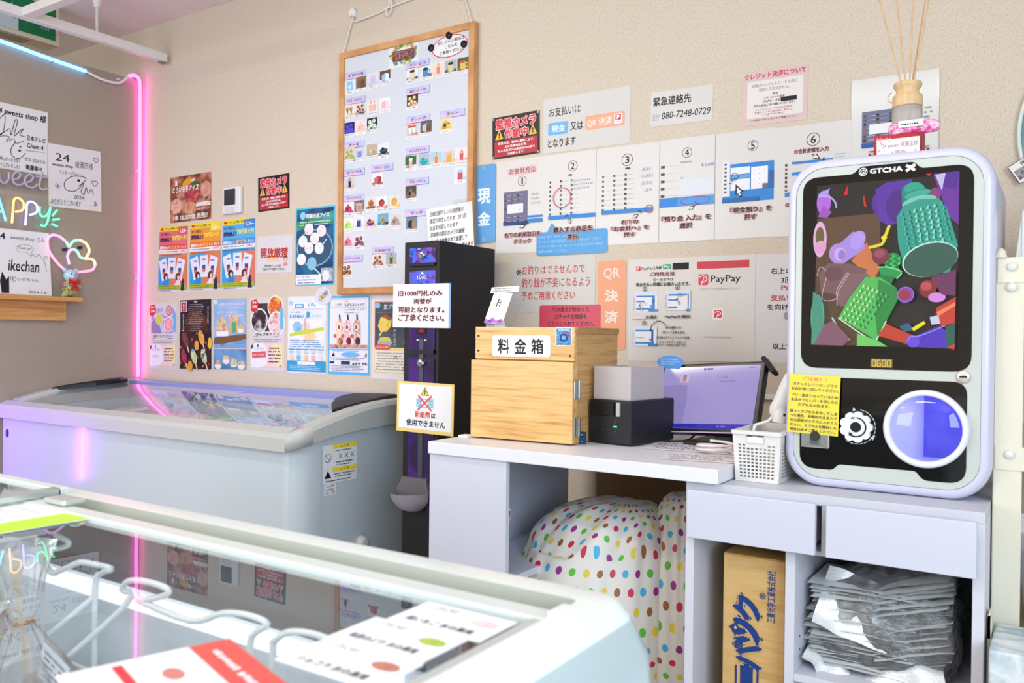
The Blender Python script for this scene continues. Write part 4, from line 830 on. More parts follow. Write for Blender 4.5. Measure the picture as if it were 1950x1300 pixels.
def clothbag(name, label, c, rx, ry, h, seed, uvs=(19, 11), lean=(0, 0), neck=None, folds=0.03, zc=0.0):
    r = random.Random(seed); ph = [r.uniform(0, 6.28) for _ in range(8)]; nu, nv = 120, 70; vs = []; uv = []
    for i in range(nu+1):
        for j in range(nv):
            u = i/nu; t = j/(nv-1); a = 2*PI*u
            prof = 0.80+0.22*t**0.7 if t < 0.45 else (0.9257 if False else (0.80+0.22*0.45**0.7)*max(0.0, math.cos((t-0.45)/0.55*PI/2))**0.5)
            z = h*(t if t < 0.45 else 0.45+0.55*math.sin((t-0.45)/0.55*PI/2))
            d3 = Vector((math.cos(a)*1.6, math.sin(a)*1.6, t*2.2+seed)); d4 = Vector((math.cos(a)*4.5, math.sin(a)*4.5, t*2.0+seed*3))
            f = 1+0.10*noise.noise(d3)+folds*2.2*(1-abs(noise.noise(d4))*2.2)*(0.35+0.9*max(0, t-0.35))-folds*1.2+0.03*math.sin(2*a+ph[3])
            if t > 0.7: z += 0.05*noise.noise(d3*1.3)*(1-t)*3
            vs.append((c[0]+lean[0]*t**3+rx*prof*f*math.cos(a), c[1]+lean[1]*t**3+ry*prof*f*math.sin(a), c[2]+z))
            uv.append((uvs[0]*u, uvs[1]*(t*1.0)))
    fs = [(i*nv+j, (i+1)*nv+j, (i+1)*nv+j+1, i*nv+j+1) for i in range(nu) for j in range(nv-1)]
    me = bpy.data.meshes.new(name); me.from_pydata(vs, [], fs); me.materials.append(DOT); me.polygons.foreach_set('use_smooth', [True]*len(fs))
    l = me.uv_layers.new(name='UVMap'); l.data.foreach_set('uv', [q for lp in me.loops for q in uv[lp.vertex_index]]); me.update()
    o = bpy.data.objects.new(name, me); COL.objects.link(o); o.location = (0, 0, 0); tag(o, label, 'bag', 'polka dot bags'); return o
clothbag('cloth_bag', 'big cream bag with coloured polka dots bulging out under the desk', (2.625, -0.46, 0.0), 0.238, 0.20, 0.585, 4, (36, 19), (0.085, 0.05), folds=0.026)
clothbag('cloth_bag', 'second polka dot bag squeezed between the big bag and the cabinet', (2.872, -0.36, 0.0), 0.115, 0.16, 0.61, 9, (21, 19), (-0.03, 0.02), folds=0.035)
# ================================================================== drawer cabinet
DRW = P('#d2d4e0', 0.4, 0.4); CW = P('#dcdce4', 0.4); CTOP = P('#cfcfd6', 0.45)
CX0, CX1, CY0, CY1, CZ = 2.998, 3.527, -0.74, -0.10, 0.712
t = thing('drawer_cabinet', 'white cabinet with two drawers carrying the capsule machine', 'cabinet', (3.26, -0.4, 0))
B(CX0, CX1, CY0, CY1, 0.692, CZ, CTOP, 0.001).build('cabinet_top', t)
B(CX0, CX0+0.018, CY0, CY1, 0, 0.692, CW, 0.001).build('side_panel', t); B(CX1-0.018, CX1, CY0, CY1, 0, 0.692, CW, 0.001).build('side_panel', t)
B(3.197, 3.215, CY0+0.001, CY1, 0, 0.60, CW, 0.001).build('divider', t); B(3.262, 3.278, CY0+0.002, CY1, 0.60, 0.692, CW).build('divider', t)
B(CX0+0.018, CX1-0.018, CY0+0.01, CY1, 0.597, 0.605, CW).build('inner_board', t)
B(3.215, CX1-0.018, CY0+0.002, CY1, 0.356, 0.37, CW, 0.001).build('shelf_board', t); B(CX0+0.018, CX1-0.018, CY1-0.006, CY1, 0, 0.692, P('#cfcfd6', 0.6)).build('back_panel', t)
for xa, xb in ((3.012, 3.258), (3.277, 3.517)):
    dw = B(xa, xb, -0.772, -0.758, 0.606, 0.700, DRW, 0.0015).build('drawer', t)
    B(xa+0.012, xb-0.012, -0.758, -0.20, 0.615, 0.685, CW).build('drawer_tray', dw)
for z in (0.43, 0.405):
    MB().lathe([(0.0025, 0), (0.0025, 0.001)], (3.2151, -0.70, z), P('#50505a', 0.5), 10, 'x').build('peg_hole', t)
# carton box in the left bay
CARD = P('#d9b06c', 0.6); CARDS = Wood('#c99e5c', '#d8b070', '#dcb678', 'cardboard', (4, 4, 40), 0.65)
t = thing('cardboard_box', 'tall cardboard box with navy lettering in the left cabinet bay', 'box', (3.11, -0.45, 0))
B(3.064, 3.186, -0.70, -0.16, 0.002, 0.566, CARDS, 0.001).build('carton', t)
B(3.064, 3.186, -0.699, -0.16, 0.566, 0.569, P('#c09452', 0.65)).build('lid_flap', t)
NV = P('#1d3f86', 0.5)
s = Sheet(0.122, 0.564, None, th=0.0004)
s.txt('三重化学工業株式会社', 0.72, 0.035, 0.86, 0.215, NV, 0.015, rot=90)
HB = P('#d9b06c', 0.6)
for i, ch in enumerate('スノーパック'[::-1]):
    y0 = 0.135+0.083*i; s.txt(ch, 0.20, y0, 0.62, y0+0.088, HB, 0.085, NV, 0.028, rot=90, pad=0.03)
for i, ch in enumerate('スノーパック'[::-1]): y0 = 0.135+0.083*i; s.txt(ch, 0.20, y0, 0.62, y0+0.088, NV, 0.04, rot=90, pad=0.03)
s.txt('®', 0.61, 0.115, 0.71, 0.138, NV, 0.01, rot=90)
s.poly([(0.11, 0.255), (0.2, 0.24), (0.22, 0.215), (0.26, 0.245), (0.3, 0.255), (0.24, 0.265), (0.22, 0.29), (0.18, 0.265)], NV); s.poly([(0.19, 0.255), (0.22, 0.246), (0.25, 0.255), (0.22, 0.262)], HB)
s.put('printed_lettering', '', '', (3.125, -0.7002, 0.284), 0, 'back', None, t)
# foil pouches in a clear bag in the right bay
def foil():
    m, N, L = newmat('crinkled_foil'); b = N['Principled BSDF']; b.inputs['Metallic'].default_value = 0.25; b.inputs['Roughness'].default_value = 0.38; b.inputs['Base Color'].default_value = lin('#f4f6f4')
    n = N.new('ShaderNodeTexNoise'); n.inputs['Scale'].default_value = 160; n.inputs['Detail'].default_value = 3; tc = N.new('ShaderNodeTexCoord'); L.new(tc.outputs['Object'], n.inputs[0])
    bp = N.new('ShaderNodeBump'); bp.inputs['Strength'].default_value = 0.45; bp.inputs['Distance'].default_value = 0.004; L.new(n.outputs[0], bp.inputs['Height']); L.new(bp.outputs[0], b.inputs['Normal']); return m
FO = foil()
def pouchmesh(w, d, seed, amp=0.0013):
    r = random.Random(seed); p = [r.uniform(0, 6) for _ in range(4)]
    def fn(u, v): return ((u-0.5)*w, (v-0.5)*d, amp*(math.sin(5*u+p[0]+3*v)+math.sin(9*v+p[1])*0.6+0.5*math.sin(14*u+p[2])))
    a = MB().grid(fn, 14, 12, FO); b = MB().grid(lambda u, v: (lambda q: (q[0], q[1], q[2]+0.0026*math.sin(PI*u)**0.4*math.sin(PI*v)**0.4+0.0002))(fn(u, v)), 14, 12, FO); a.add(b.v, b.f, FO, True); return a
protos = []
for k in range(3):
    o = pouchmesh(0.22, 0.16, k).build('foil_pouch', None, (0, 0, 0), None, False); tag(o, 'thin silver foil pouch in the stack inside the clear bag', 'foil pouch', 'foil pouches in the clear bag'); protos.append(o)
used = 0
for i in range(46):
    o = protos[i] if i < 3 else protos[i % 3].copy()
    if i >= 3: COL.objects.link(o)
    side = i % 2; lv = i//2
    z = 0.382+0.0068*lv
    if side == 0: o.location = (3.325+rnd.uniform(-0.012, 0.004), -0.60+rnd.uniform(-0.014, 0.012), z); o.rotation_euler = (rnd.uniform(-0.03, 0.03), -0.02+0.015*rnd.uniform(-1, 1), rnd.uniform(-0.1, 0.1))
    else: o.location = (3.405+rnd.uniform(-0.004, 0.003), -0.60+rnd.uniform(-0.014, 0.012), z+0.022); o.rotation_euler = (rnd.uniform(-0.03, 0.03), -0.30+0.03*rnd.uniform(-1, 1), rnd.uniform(-0.09, 0.09))
    if side == 1: o.scale = (0.62, 1, 1)
    else: o.scale = (0.86, 1, 1)
def bigpouch(label, loc, rot, sc, seed):
    o = pouchmesh(0.17, 0.15, seed, 0.008).build('foil_pouch', None, (0, 0, 0), None, False); o.location = loc; o.rotation_euler = rot; o.scale = sc; tag(o, label, 'foil pouch', 'foil pouches in the clear bag'); return o
bigpouch('creased white silver pouch lying across the front of the pouch stack', (3.312, -0.665, 0.492), (1.0, 0.35, 0.25), (0.8, 0.8, 1), 11)
bigpouch('bright silver pouch slid down at the lower right front of the stack', (3.395, -0.68, 0.392), (0.55, -0.25, 0.1), (0.8, 0.5, 1), 12)
bigpouch('curled silver pouch edge at the lower left front of the stack', (3.262, -0.675, 0.385), (0.3, 0.5, 0.1), (0.5, 0.5, 1), 13)
CLB = Film('crumpled_clear_bag', (0.95, 0.97, 0.98, 1), 0.16, 0.14, 0.42, 1.0)
def clearbag():
    r = random.Random(5); ph = [r.uniform(0, 6.28) for _ in range(8)]
    def fn(u, v):
        a = 2*PI*u; p = 0.80+0.2*math.sin(PI*min(1, v*1.25))**0.5
        if v > 0.72: p *= max(0.05, 1-((v-0.72)/0.28)**1.5*0.9)
        q = 1+0.02*math.sin(7*a+ph[0]+6*v)+0.09*noise.noise(Vector((2.6*math.cos(a), 2.6*math.sin(a), 4*v)))+0.07*(abs(noise.noise(Vector((6*math.cos(a), 6*math.sin(a), 7*v+3))))-0.25)
        cx, sx = math.cos(a), math.sin(a); sq = 1/max(abs(cx), abs(sx))**0.72
        return (3.362+0.125*p*q*cx*sq*0.97, -0.585+0.108*p*q*sx*sq*0.95, 0.373+0.212*v+0.006*math.sin(9*a+ph[3])*v)
    return MB().grid(fn, 130, 64, CLB, True)
tag(clearbag().build('plastic_bag', None, (3.362, -0.585, 0.372)), 'crumpled clear plastic bag around the foil pouches', 'bag')

# ================================================================== basket with the barcode scanner
BK = P('#e2dfd8', 0.4); t = thing('plastic_basket', 'cream perforated plastic basket beside the capsule machine', 'basket', (3.115, -0.60, CZ))
bx0, bx1, by0, by1, bz0, bz1 = 3.078, 3.164, -0.675, -0.50, CZ+0.0005, 0.815
def bq(u, v, side):
    e = 0.006*(v)          # flare towards the rim
    if side == 'f': return ((bx0-e)+(bx1-bx0+2*e)*u, by0-e, bz0+(bz1-bz0)*v)
    if side == 'b': return ((bx0-e)+(bx1-bx0+2*e)*u, by1+e, bz0+(bz1-bz0)*v)
    if side == 'l': return (bx0-e, (by0-e)+(by1-by0+2*e)*u, bz0+(bz1-bz0)*v)
    return (bx1+e*0.6, (by0-e)+(by1-by0+2*e)*u, bz0+(bz1-bz0)*v)
def perf(side, cols, rows):
    out = [(0, 0), (1, 0), (1, 1), (0, 1)]; holes = []
    for i in range(cols):
        for j in range(rows):
            cx, cy = 0.14+0.72*i/(cols-1), 0.10+0.62*j/(rows-1)
            if side == 'f' and j == rows-1 and 1 < i < cols-2: continue
            a, b = 0.27/cols, 0.19/rows; holes.append([(cx-a, cy-b), (cx-a, cy+b), (cx+a, cy+b), (cx+a, cy-b)])
    v, f = holed(out, holes); mb = MB()
    for off in (0, 0.0018):
        q = []
        for a, b in v:
            p = list(bq(a, b, side)); k = {'f': 1, 'b': 1, 'l': 0, 'r': 0}[side]; p[k] += off*(1 if side in 'fl' else -1); q.append(tuple(p))
        mb.add(q, f, BK)
    return mb
mb = MB()
for sd, cc in (('f', 9), ('b', 9), ('l', 15), ('r', 15)):
    q = perf(sd, cc, 10); mb.add(q.v, q.f, BK)
mb.box(bx0, bx1, by0, by1, bz0, bz0+0.002, BK); mb.build('shell', t)
rm = MB(); lo = rrect(bx1-bx0+0.016, by1-by0+0.02, 0.006, 4, (bx0+bx1)/2-0.001, (by0+by1)/2); ii = rrect(bx1-bx0+0.006, by1-by0+0.008, 0.004, 4, (bx0+bx1)/2-0.001, (by0+by1)/2); nn_ = len(lo)
vs = [(x, y, z) for pp, z in ((ii, bz1-0.004), (lo, bz1-0.007), (lo, bz1), (ii, bz1+0.001)) for x, y in pp]
rm.add(vs, [(k*nn_+i, k*nn_+(i+1) % nn_, ((k+1) % 4)*nn_+(i+1) % nn_, ((k+1) % 4)*nn_+i) for k in range(4) for i in range(nn_)], BK); rm.build('rim', t)
s = Sheet(0.034, 0.016, P('#d8d4ce', 0.4)); s.rect(0.04, 0.22, 0.96, 0.93, P('#efece6', 0.4)); s.rect(0, 0, 1, 0.2, P('#4a4844')); s.txt('INDEX', 0.32, 0.04, 0.68, 0.16, WH); s.put('label_window', '', '', (3.119, by0-0.0068, 0.799), 0, 'back', None, t)
SCW = P('#eceae6', 0.3, 0.5)
t = thing('barcode_scanner', 'white handheld barcode scanner standing in the cream basket', 'scanner', (3.12, -0.58, CZ+0.02))
def blob(mb, pts, mat, n=16, flat=0.8):
    pts = [(Vector(p), r) for p, r in pts]; vs = []; fs = []
    for i, (p, r) in enumerate(pts):
        a = pts[max(0, i-1)][0]; b = pts[min(len(pts)-1, i+1)][0]; d = (b-a).normalized(); sd = d.cross(Vector((0, 1, 0))).normalized(); up = Vector((0, 1, 0))
        for j in range(n): an = 2*PI*j/n; vs.append(p+sd*r*math.cos(an)+up*r*flat*math.sin(an))
    for i in range(len(pts)-1):
        for j in range(n): fs.append((i*n+j, i*n+(j+1) % n, (i+1)*n+(j+1) % n, (i+1)*n+j))
    mb.add(vs, fs, mat, True); mb.add(vs[:n], [tuple(range(n))], mat); mb.add(vs[-n:], [tuple(range(n))], mat); return mb
blob(MB(), [((3.118, -0.56, 0.835), 0.006), ((3.122, -0.56, 0.838), 0.013), ((3.128, -0.56, 0.852), 0.017), ((3.136, -0.56, 0.872), 0.015), ((3.144, -0.56, 0.894), 0.015), ((3.156, -0.56, 0.914), 0.018), ((3.172, -0.56, 0.926), 0.02), ((3.195, -0.56, 0.935), 0.019)], SCW).build('handle', t)
blob(MB(), [((3.132, -0.565, 0.825), 0.013), ((3.134, -0.565, 0.84), 0.014), ((3.130, -0.56, 0.86), 0.014)], SCW).build('trigger_guard', t)
MB().tube([(3.150, -0.578, 0.842), (3.146, -0.578, 0.842)], 0.003, K, 8).build('screw_hole', t)
MB().tube([(3.120, -0.56, 0.838), (3.110, -0.565, 0.826), (3.095, -0.57, 0.820), (3.085, -0.58, 0.810), (3.09, -0.59, 0.76), (3.12, -0.6, 0.725)], 0.0034, SCW, 8, sub=5).build('cable', t)
B(3.10, 3.15, -0.60, -0.53, CZ+0.004, 0.80, P('#dedbd6', 0.4), 0.006).build('cradle', t)

# ================================================================== capsule toy machine
GX, GY, GZ = 3.168, -0.655, 0.7125; GW, GH, GD = 0.362, 0.640, 0.30
t = thing('capsule_machine', 'white capsule toy machine with a bright picture screen on the cabinet', 'capsule machine', (GX+GW/2, -0.5, GZ))
GSH = P('#d0cee2', 0.3, 0.5, 0, 0.2); GP = P('#c6cbc2', 0.35, 0.5); GB = P('#0b0a0a', 0.05, 0.5)
def gp(u, v): return (GX+u, v+GZ)     # machine face coordinates -> x, z
def grr(i, r): return [(GX+GW/2+x, GZ+GH/2+z) for x, z in rrect(GW-2*i, GH-2*i, r, 10)]
RC = (GX+0.256, GZ+0.127); RO, RI = 0.071, 0.0595
hole = [(RC[0]+RI*math.cos(2*PI*k/48), RC[1]+RI*math.sin(2*PI*k/48)) for k in range(48)]
sh = MB()
rows = [(grr(0.010, 0.06), GY+GD), (grr(0.0, 0.07), GY+GD-0.01), (grr(0.0, 0.07), GY+0.018), (grr(0.003, 0.068), GY+0.006), (grr(0.010, 0.062), GY), (grr(0.018, 0.055), GY+0.001)]
nn_ = len(rows[0][0]); vs = [(x, y, z) for p, y in rows for x, z in p]
sh.add(vs, [(k*nn_+i, k*nn_+(i+1) % nn_, (k+1)*nn_+(i+1) % nn_, (k+1)*nn_+i) for k in range(5) for i in range(nn_)], GSH, True); sh.add(vs[:nn_], [tuple(range(nn_))], GSH); sh.build('housing', t)
def plate(outer, holes, y, mat, name, th=0.0):
    v, f = holed(outer, holes); return MB().add([(a, y, b) for a, b in v], f, mat).build(name, t)
plate(grr(0.0185, 0.055), [hole], GY+0.002, GP, 'front_panel')
up = [(3.199, 1.301), (3.199, 0.945), (3.495, 0.945), (3.495, 1.318), (3.405, 1.318), (3.397, 1.331), (3.305, 1.331), (3.292, 1.318), (3.199, 1.318)]
up = [(3.199, 0.945), (3.496, 0.945), (3.496, 1.317), (3.410, 1.317), (3.398, 1.330), (3.306, 1.330), (3.292, 1.317), (3.199, 1.317)]
plate(rcorn(up, [0.03, 0.03, 0.03, 0.006, 0.006, 0.006, 0.006, 0.03]), [], GY+0.0013, GB, 'upper_glass')
lo_ = [(3.199, 0.748), (3.262, 0.748), (3.272, 0.760), (3.408, 0.760), (3.420, 0.744), (3.490, 0.744), (3.490, 0.927), (3.199, 0.927)]
plate(rcorn(lo_, [0.03, 0.01, 0.006, 0.006, 0.01, 0.03, 0.025, 0.006]), [hole], GY+0.0013, GB, 'lower_glass')
# picture on the screen
k_ = lambda c, s=1.3: Em(c, s, 0.06)
s = Sheet(0.247, 0.312, k_('#241815', 0.6), 0, 0.0004)
def Q(x, y): return ((x-222)/782, (y-250)/920)
def pg(pts, m): s.poly([Q(*p) for p in pts], m)
def el(x, y, rx, ry, m, rot=0, **kw): X, Y = Q(x, y); s.ell(X, Y, rx/782, ry/782, m, rot, **kw)
pg([(228, 440), (590, 430), (590, 1165), (215, 1165), (222, 700)], k_('#7a5a42', 0.6))  # brown left half: room reflection painted into the glowing picture
el(420, 560, 155, 195, k_('#7d5236', 0.6)); el(420, 430, 150, 60, k_('#2a1512', 0.5)); pg([(270, 440), (590, 430), (590, 640), (300, 640)], k_('#8a6144', 0.6))
el(640, 375, 100, 95, k_('#5a1f9a')); pg([(560, 300), (620, 265), (760, 258), (720, 480), (640, 505), (580, 470)], k_('#5b2aa6')); el(690, 400, 70, 100, k_('#4a1c86'))
pg([(870, 240), (1005, 236), (1004, 520), (960, 480), (900, 330)], k_('#6a2aa0')); pg([(880, 245), (935, 240), (925, 300), (915, 330)], k_('#c9c0e8')); pg([(935, 240), (1005, 236), (990, 330), (920, 310)], k_('#4f1f96')); el(880, 350, 30, 40, k_('#8a3a7a'))
el(265, 350, 42, 75, k_('#b46ae0')); pg([(232, 430), (262, 365), (312, 408), (285, 440)], k_('#a24fc0')); pg([(232, 300), (300, 270), (290, 300), (235, 318)], k_('#a8a0e8'))
X = [Q(232, 315), Q(290, 315), Q(330, 350), Q(340, 385)]; s.line(X, 0.012, k_('#b8b0f0'), 4)
el(245, 560, 40, 110, k_('#e8b0d8')); el(245, 545, 26, 60, k_('#6a6038')); el(250, 605, 34, 40, k_('#e0a0d0')); pg([(382, 315), (402, 262), (404, 315)], k_('#e0201c')); pg([(492, 330), (500, 330), (512, 395), (498, 385)], k_('#e0201c')); pg([(830, 238), (865, 236), (850, 250)], k_('#e0201c'))
# lilac capsule and orange tube
pg([(430, 690), (515, 590), (590, 740), (560, 800)], k_('#d07848')); pg([(300, 640), (440, 525), (500, 560), (505, 625), (385, 705), (330, 700)], k_('#a98ce4')); el(465, 575, 42, 58, k_('#b59af0'), -25); el(355, 645, 55, 62, k_('#b58ad6')); el(365, 650, 34, 40, k_('#c8aef0')); el(375, 655, 22, 30, k_('#9a7cd0'))
# translucent pink cup
pg([(240, 760), (290, 700), (420, 705), (520, 740), (500, 820), (430, 880), (350, 950), (345, 880), (255, 860)], k_('#9c6f70', 0.75)); pg([(350, 880), (400, 760), (520, 760), (560, 830), (450, 950), (370, 945)], k_('#a57a80', 0.75)); s.line([Q(232, 770), Q(250, 720), Q(290, 760), Q(262, 900), Q(345, 905), Q(350, 850), Q(410, 755)], 0.005, k_('#d8b0d0'), 3)
el(330, 760, 50, 45, k_('#8a6068', 0.7)); s.line([Q(350, 940), Q(360, 860), Q(420, 760)], 0.006, k_('#c8a0c0'), 4)
# teal studded cup, upper right
el(765, 320, 60, 42, k_('#1f9a84')); pg([(705, 330), (720, 290), (825, 300), (850, 345), (790, 370), (710, 410)], k_('#1c8c78')); el(770, 308, 52, 34, k_('#28a890')); el(782, 350, 78, 34, k_('#158070'), 12); el(790, 342, 70, 22, k_('#3ab09a'), 12)
el(800, 385, 92, 35, k_('#7ccab8'), 10); pg([(680, 460), (720, 400), (800, 370), (905, 375), (945, 430), (1003, 630), (960, 780), (720, 720), (690, 600)], k_('#23a08c'))
for i in range(8):
    for j in range(7):
        x = 692+j*35+i*6+(i % 2)*4; y = 432+i*27-j*7
        if x < 975: pg([(x, y+24), (x+17, y-2), (x+33, y+22)], k_('#0f5e54')); pg([(x+2, y+24), (x+17, y-2), (x+20, y+23)], k_('#8fe0cc' if 1 < j < 6 else '#3fb4a0'))
el(862, 700, 148, 98, k_('#c8f0e6'), 14); el(865, 703, 143, 94, k_('#2c5a4c'), 14)
# green studded bottle, lower middle
el(665, 700, 48, 46, k_('#179a48')); 
for i in range(5):
    for j in range(4): el(632+j*20+(i % 2)*8, 675+i*14, 7, 6, k_('#0e6e34') if (i+j) % 2 else k_('#3fce72'))
pg([(590, 735), (700, 740), (720, 775), (690, 800), (600, 770)], k_('#169a4a')); pg([(600, 770), (680, 790), (660, 830), (590, 800)], k_('#0f7a3a')); s.line([Q(585, 735), Q(640, 735), Q(715, 762), Q(690, 800)], 0.008, k_('#8fe8b0'), 3)
pg([(520, 785), (600, 790), (690, 850), (705, 900), (580, 1135), (370, 1010), (430, 900)], k_('#4fbc58')); pg([(590, 800), (690, 850), (705, 900), (590, 1120), (575, 1000)], k_('#1f8a3c'))
for i in range(8):
    for j in range(6):
        x = 500+j*25-i*17; y = 822+i*25+j*11; pg([(x, y+21), (x+13, y), (x+26, y+20)], k_('#2a8038') if j < 4 else k_('#104e22')); pg([(x, y+21), (x+13, y), (x+14, y+20)], k_('#c4f4ac') if j < 4 else k_('#5ac870'))
s.line([Q(370, 1012), Q(560, 1138), Q(590, 1130), Q(640, 1030)], 0.008, k_('#d0ffd8'), 2); s.line([Q(335, 1010), Q(380, 1080), Q(440, 1135)], 0.012, k_('#b8e0c8'), 3)
el(250, 1010, 40, 140, k_('#3fb09a')); pg([(222, 860), (270, 900), (290, 1060), (240, 1165), (215, 1165)], k_('#58b89a', 0.8)); pg([(290, 1050), (345, 1030), (440, 1130), (400, 1168), (230, 1165)], k_('#a87088', 0.75))
pg([(480, 1100), (590, 1135), (650, 1170), (480, 1168)], k_('#68d060')); el(690, 600, 0, 0, k_('#000000'), n=3)
# marbles, ribbon, cubes
s.line([Q(540, 625), Q(610, 610), Q(625, 575), Q(650, 510)], 0.022, k_('#e8d81c'), 2); el(622, 575, 16, 13, k_('#f0e030')); el(605, 675, 48, 48, k_('#7a2a3c')); el(600, 660, 30, 25, k_('#a04a5a'))
el(742, 888, 43, 46, k_('#8a3ab0')); el(735, 890, 32, 30, k_('#a02a3c')); s.ring(*Q(742, 888), 0.055, 0.055, 0.006, k_('#9a7ae8')); el(858, 858, 45, 50, k_('#8a1a24')); el(850, 845, 28, 26, k_('#c04a52')); el(905, 905, 45, 28, k_('#d88ae0'))
pg([(870, 800), (1000, 760), (1000, 900), (930, 890)], k_('#6a2a5a')); pg([(905, 960), (1000, 905), (998, 1040), (930, 1060), (900, 1000)], k_('#c83a24')); pg([(905, 985), (1000, 930), (1000, 950), (915, 1005)], k_('#f08a60')); pg([(870, 1010), (915, 1000), (925, 1045), (880, 1050)], k_('#c8d0e8'))
pg([(640, 1045), (790, 1110), (770, 1160), (595, 1110)], k_('#c23a1c')); pg([(710, 1060), (760, 1040), (790, 1080), (740, 1090)], k_('#2a5a80')); pg([(775, 1070), (840, 1030), (850, 1045), (790, 1085)], k_('#e8e020'))
pg([(755, 1130), (920, 1055), (990, 1110), (960, 1175), (780, 1170)], k_('#4a28c0')); el(785, 1140, 36, 34, k_('#6a44e0')); s.line([Q(755, 1140), Q(775, 1112), Q(820, 1110), Q(950, 1055)], 0.006, k_('#a898ff'), 3); pg([(950, 1060), (1000, 1040), (998, 1178), (960, 1175)], k_('#1f5a50')); pg([(960, 1170), (1000, 1150), (998, 1180)], k_('#d8381c'))
s.put('screen', '', '', (3.3490, GY+0.0011, 1.1445), 0, 'back', None, t)
SF = P('#f2f2f2', 0.4)
s = Sheet(0.10, 0.016, None, th=0.0002); s.ring(0.08, 0.5, 0.07, 0.07, 0.014, SF); s.txt('Gi', 0.03, 0.25, 0.135, 0.8, SF, 0.02, shear=0.3); s.txt('GTCHA', 0.2, 0.22, 0.77, 0.82, SF, 0.035); s.line([(0.83, 0.2), (0.98, 0.85)], 0.05, SF); s.line([(0.98, 0.15), (0.83, 0.88)], 0.05, SF); s.line([(0.83, 0.35), (0.9, 0.3), (0.98, 0.4)], 0.03, SF)
s.put('logo', '', '', (3.352, GY+0.001, 1.3195), 0, 'back', None, t)
s = Sheet(0.038, 0.016, Em('#b8922a', 0.75, 0.1), 0, 0.0004)
for i, dg in enumerate('0600'):
    x = 0.08+0.23*i; m = Em('#fff27a', 1.0); a, b, c_, d_ = x, x+0.15, 0.14, 0.86
    segs = {'0': 'abcdef', '6': 'acdefg'}[dg]
    L_ = {'a': ((a, c_), (b, c_)), 'd': ((a, d_), (b, d_)), 'g': ((a, 0.5), (b, 0.5)), 'f': ((a, c_), (a, 0.5)), 'e': ((a, 0.5), (a, d_)), 'b': ((b, c_), (b, 0.5)), 'c': ((b, 0.5), (b, d_))}
    for q in segs: s.line(list(L_[q]), 0.035, m)
s.put('price_display', '', '', (3.347, GY+0.001, 0.957), 0, 'back', None, t)
MB().lathe([(0.011, 0), (0.012, 0.003), (0.0095, 0.005), (0, 0.005)], (3.4835, GY+0.003, 0.9365), P('#d8ccc0', 0.3, 0.5, 0.3), 24, 'y').box(3.4775, 3.4895, GY-0.0028, GY-0.0015, 0.935, 0.938, K).build('key_lock', t)
# turning knob
KN = P('#e9e9ea', 0.3, 0.5); kc = (3.305, 0.835); sc_ = []
for i in range(96): a = 2*PI*i/96; d = (math.cos(9*a)+1)/2; sc_.append((kc[0]+(0.0295-0.004*(1-d)**3)*math.cos(a), kc[1]+(0.0295-0.004*(1-d)**3)*math.sin(a)))
kb = MB(); kb.ext(sc_, (0, GY-0.010, 0), (1, 0, 0), (0, 0, 1), (0, 0.011, 0), KN); kn = kb.build('knob', t)
s = Sheet(0.06, 0.06, None, th=0.0003); s.ell(0.5, 0.5, 0.165, 0.165, P('#1c1c1e', 0.3)); s.line([(0.5+0.30*math.cos(a), 0.5-0.30*math.sin(a)) for a in [1.5-0.2*k for k in range(20)]], 0.045, K); s.poly([(0.30, 0.66), (0.42, 0.72), (0.31, 0.80)], K)
for a in (1.72, 1.87, 2.0): s.line([(0.5+0.27*math.cos(a), 0.5-0.27*math.sin(a)), (0.5+0.33*math.cos(a), 0.5-0.33*math.sin(a))], 0.025, K)
s.put('print', '', '', (kc[0], GY-0.0102, kc[1]), 0, 'back', None, kn)
s = Sheet(0.08, 0.08, None, th=0.0002)
for i in range(14):
    a = -2.2+0.26*i
    if not 1.4 < a < 2.0: s.line([(0.5+0.415*math.cos(a+b), 0.5-0.415*math.sin(a+b)) for b in (0, 0.1, 0.2)], 0.018, LGREY)
s.poly([(0.42, 0.04), (0.48, 0.12), (0.40, 0.13)], LGREY); s.poly([(0.86, 0.80), (0.92, 0.68), (0.80, 0.74)], LGREY); s.put('knob_scale', '', '', (kc[0], GY+0.0012, kc[1]), 0, 'back', None, t)
# round outlet window, lit violet from inside
RG = P('#e9e9f2', 0.3, 0.5); rg = MB(); nr = 56; prof_ = [(RI, 0.004), (RI+0.001, -0.012), (RI+0.004, -0.015), (RO-0.003, -0.014), (RO, -0.010), (RO, 0.004)]
vs = [(RC[0]+r*math.cos(2*PI*k/nr), GY+y, RC[1]+r*math.sin(2*PI*k/nr)) for r, y in prof_ for k in range(nr)]
rg.add(vs, [(q*nr+i, q*nr+(i+1) % nr, (q+1)*nr+(i+1) % nr, (q+1)*nr+i) for q in range(5) for i in range(nr)], RG, True); rg.build('outlet_ring', t)
CHM = P('#d4d4fa', 0.4); ch = MB(); cx0, cx1, cz0, cz1, cy1 = RC[0]-0.062, RC[0]+0.062, RC[1]-0.062, RC[1]+0.062, GY+0.085
cxs = cx0+0.048
for pts in ([(cx0, GY+0.004, cz0), (cxs, cy1, cz0), (cxs, cy1, cz1), (cx0, GY+0.004, cz1)], [(cx1, GY+0.004, cz0), (cx1, cy1, cz0), (cx1, cy1, cz1), (cx1, GY+0.004, cz1)], [(cx0, GY+0.004, cz0), (cx1, GY+0.004, cz0), (cx1, cy1, cz0), (cx0, cy1, cz0)], [(cx0, GY+0.004, cz1), (cx1, GY+0.004, cz1), (cx1, cy1, cz1), (cx0, cy1, cz1)]): ch.add(pts, [(0, 1, 2, 3)], CHM)
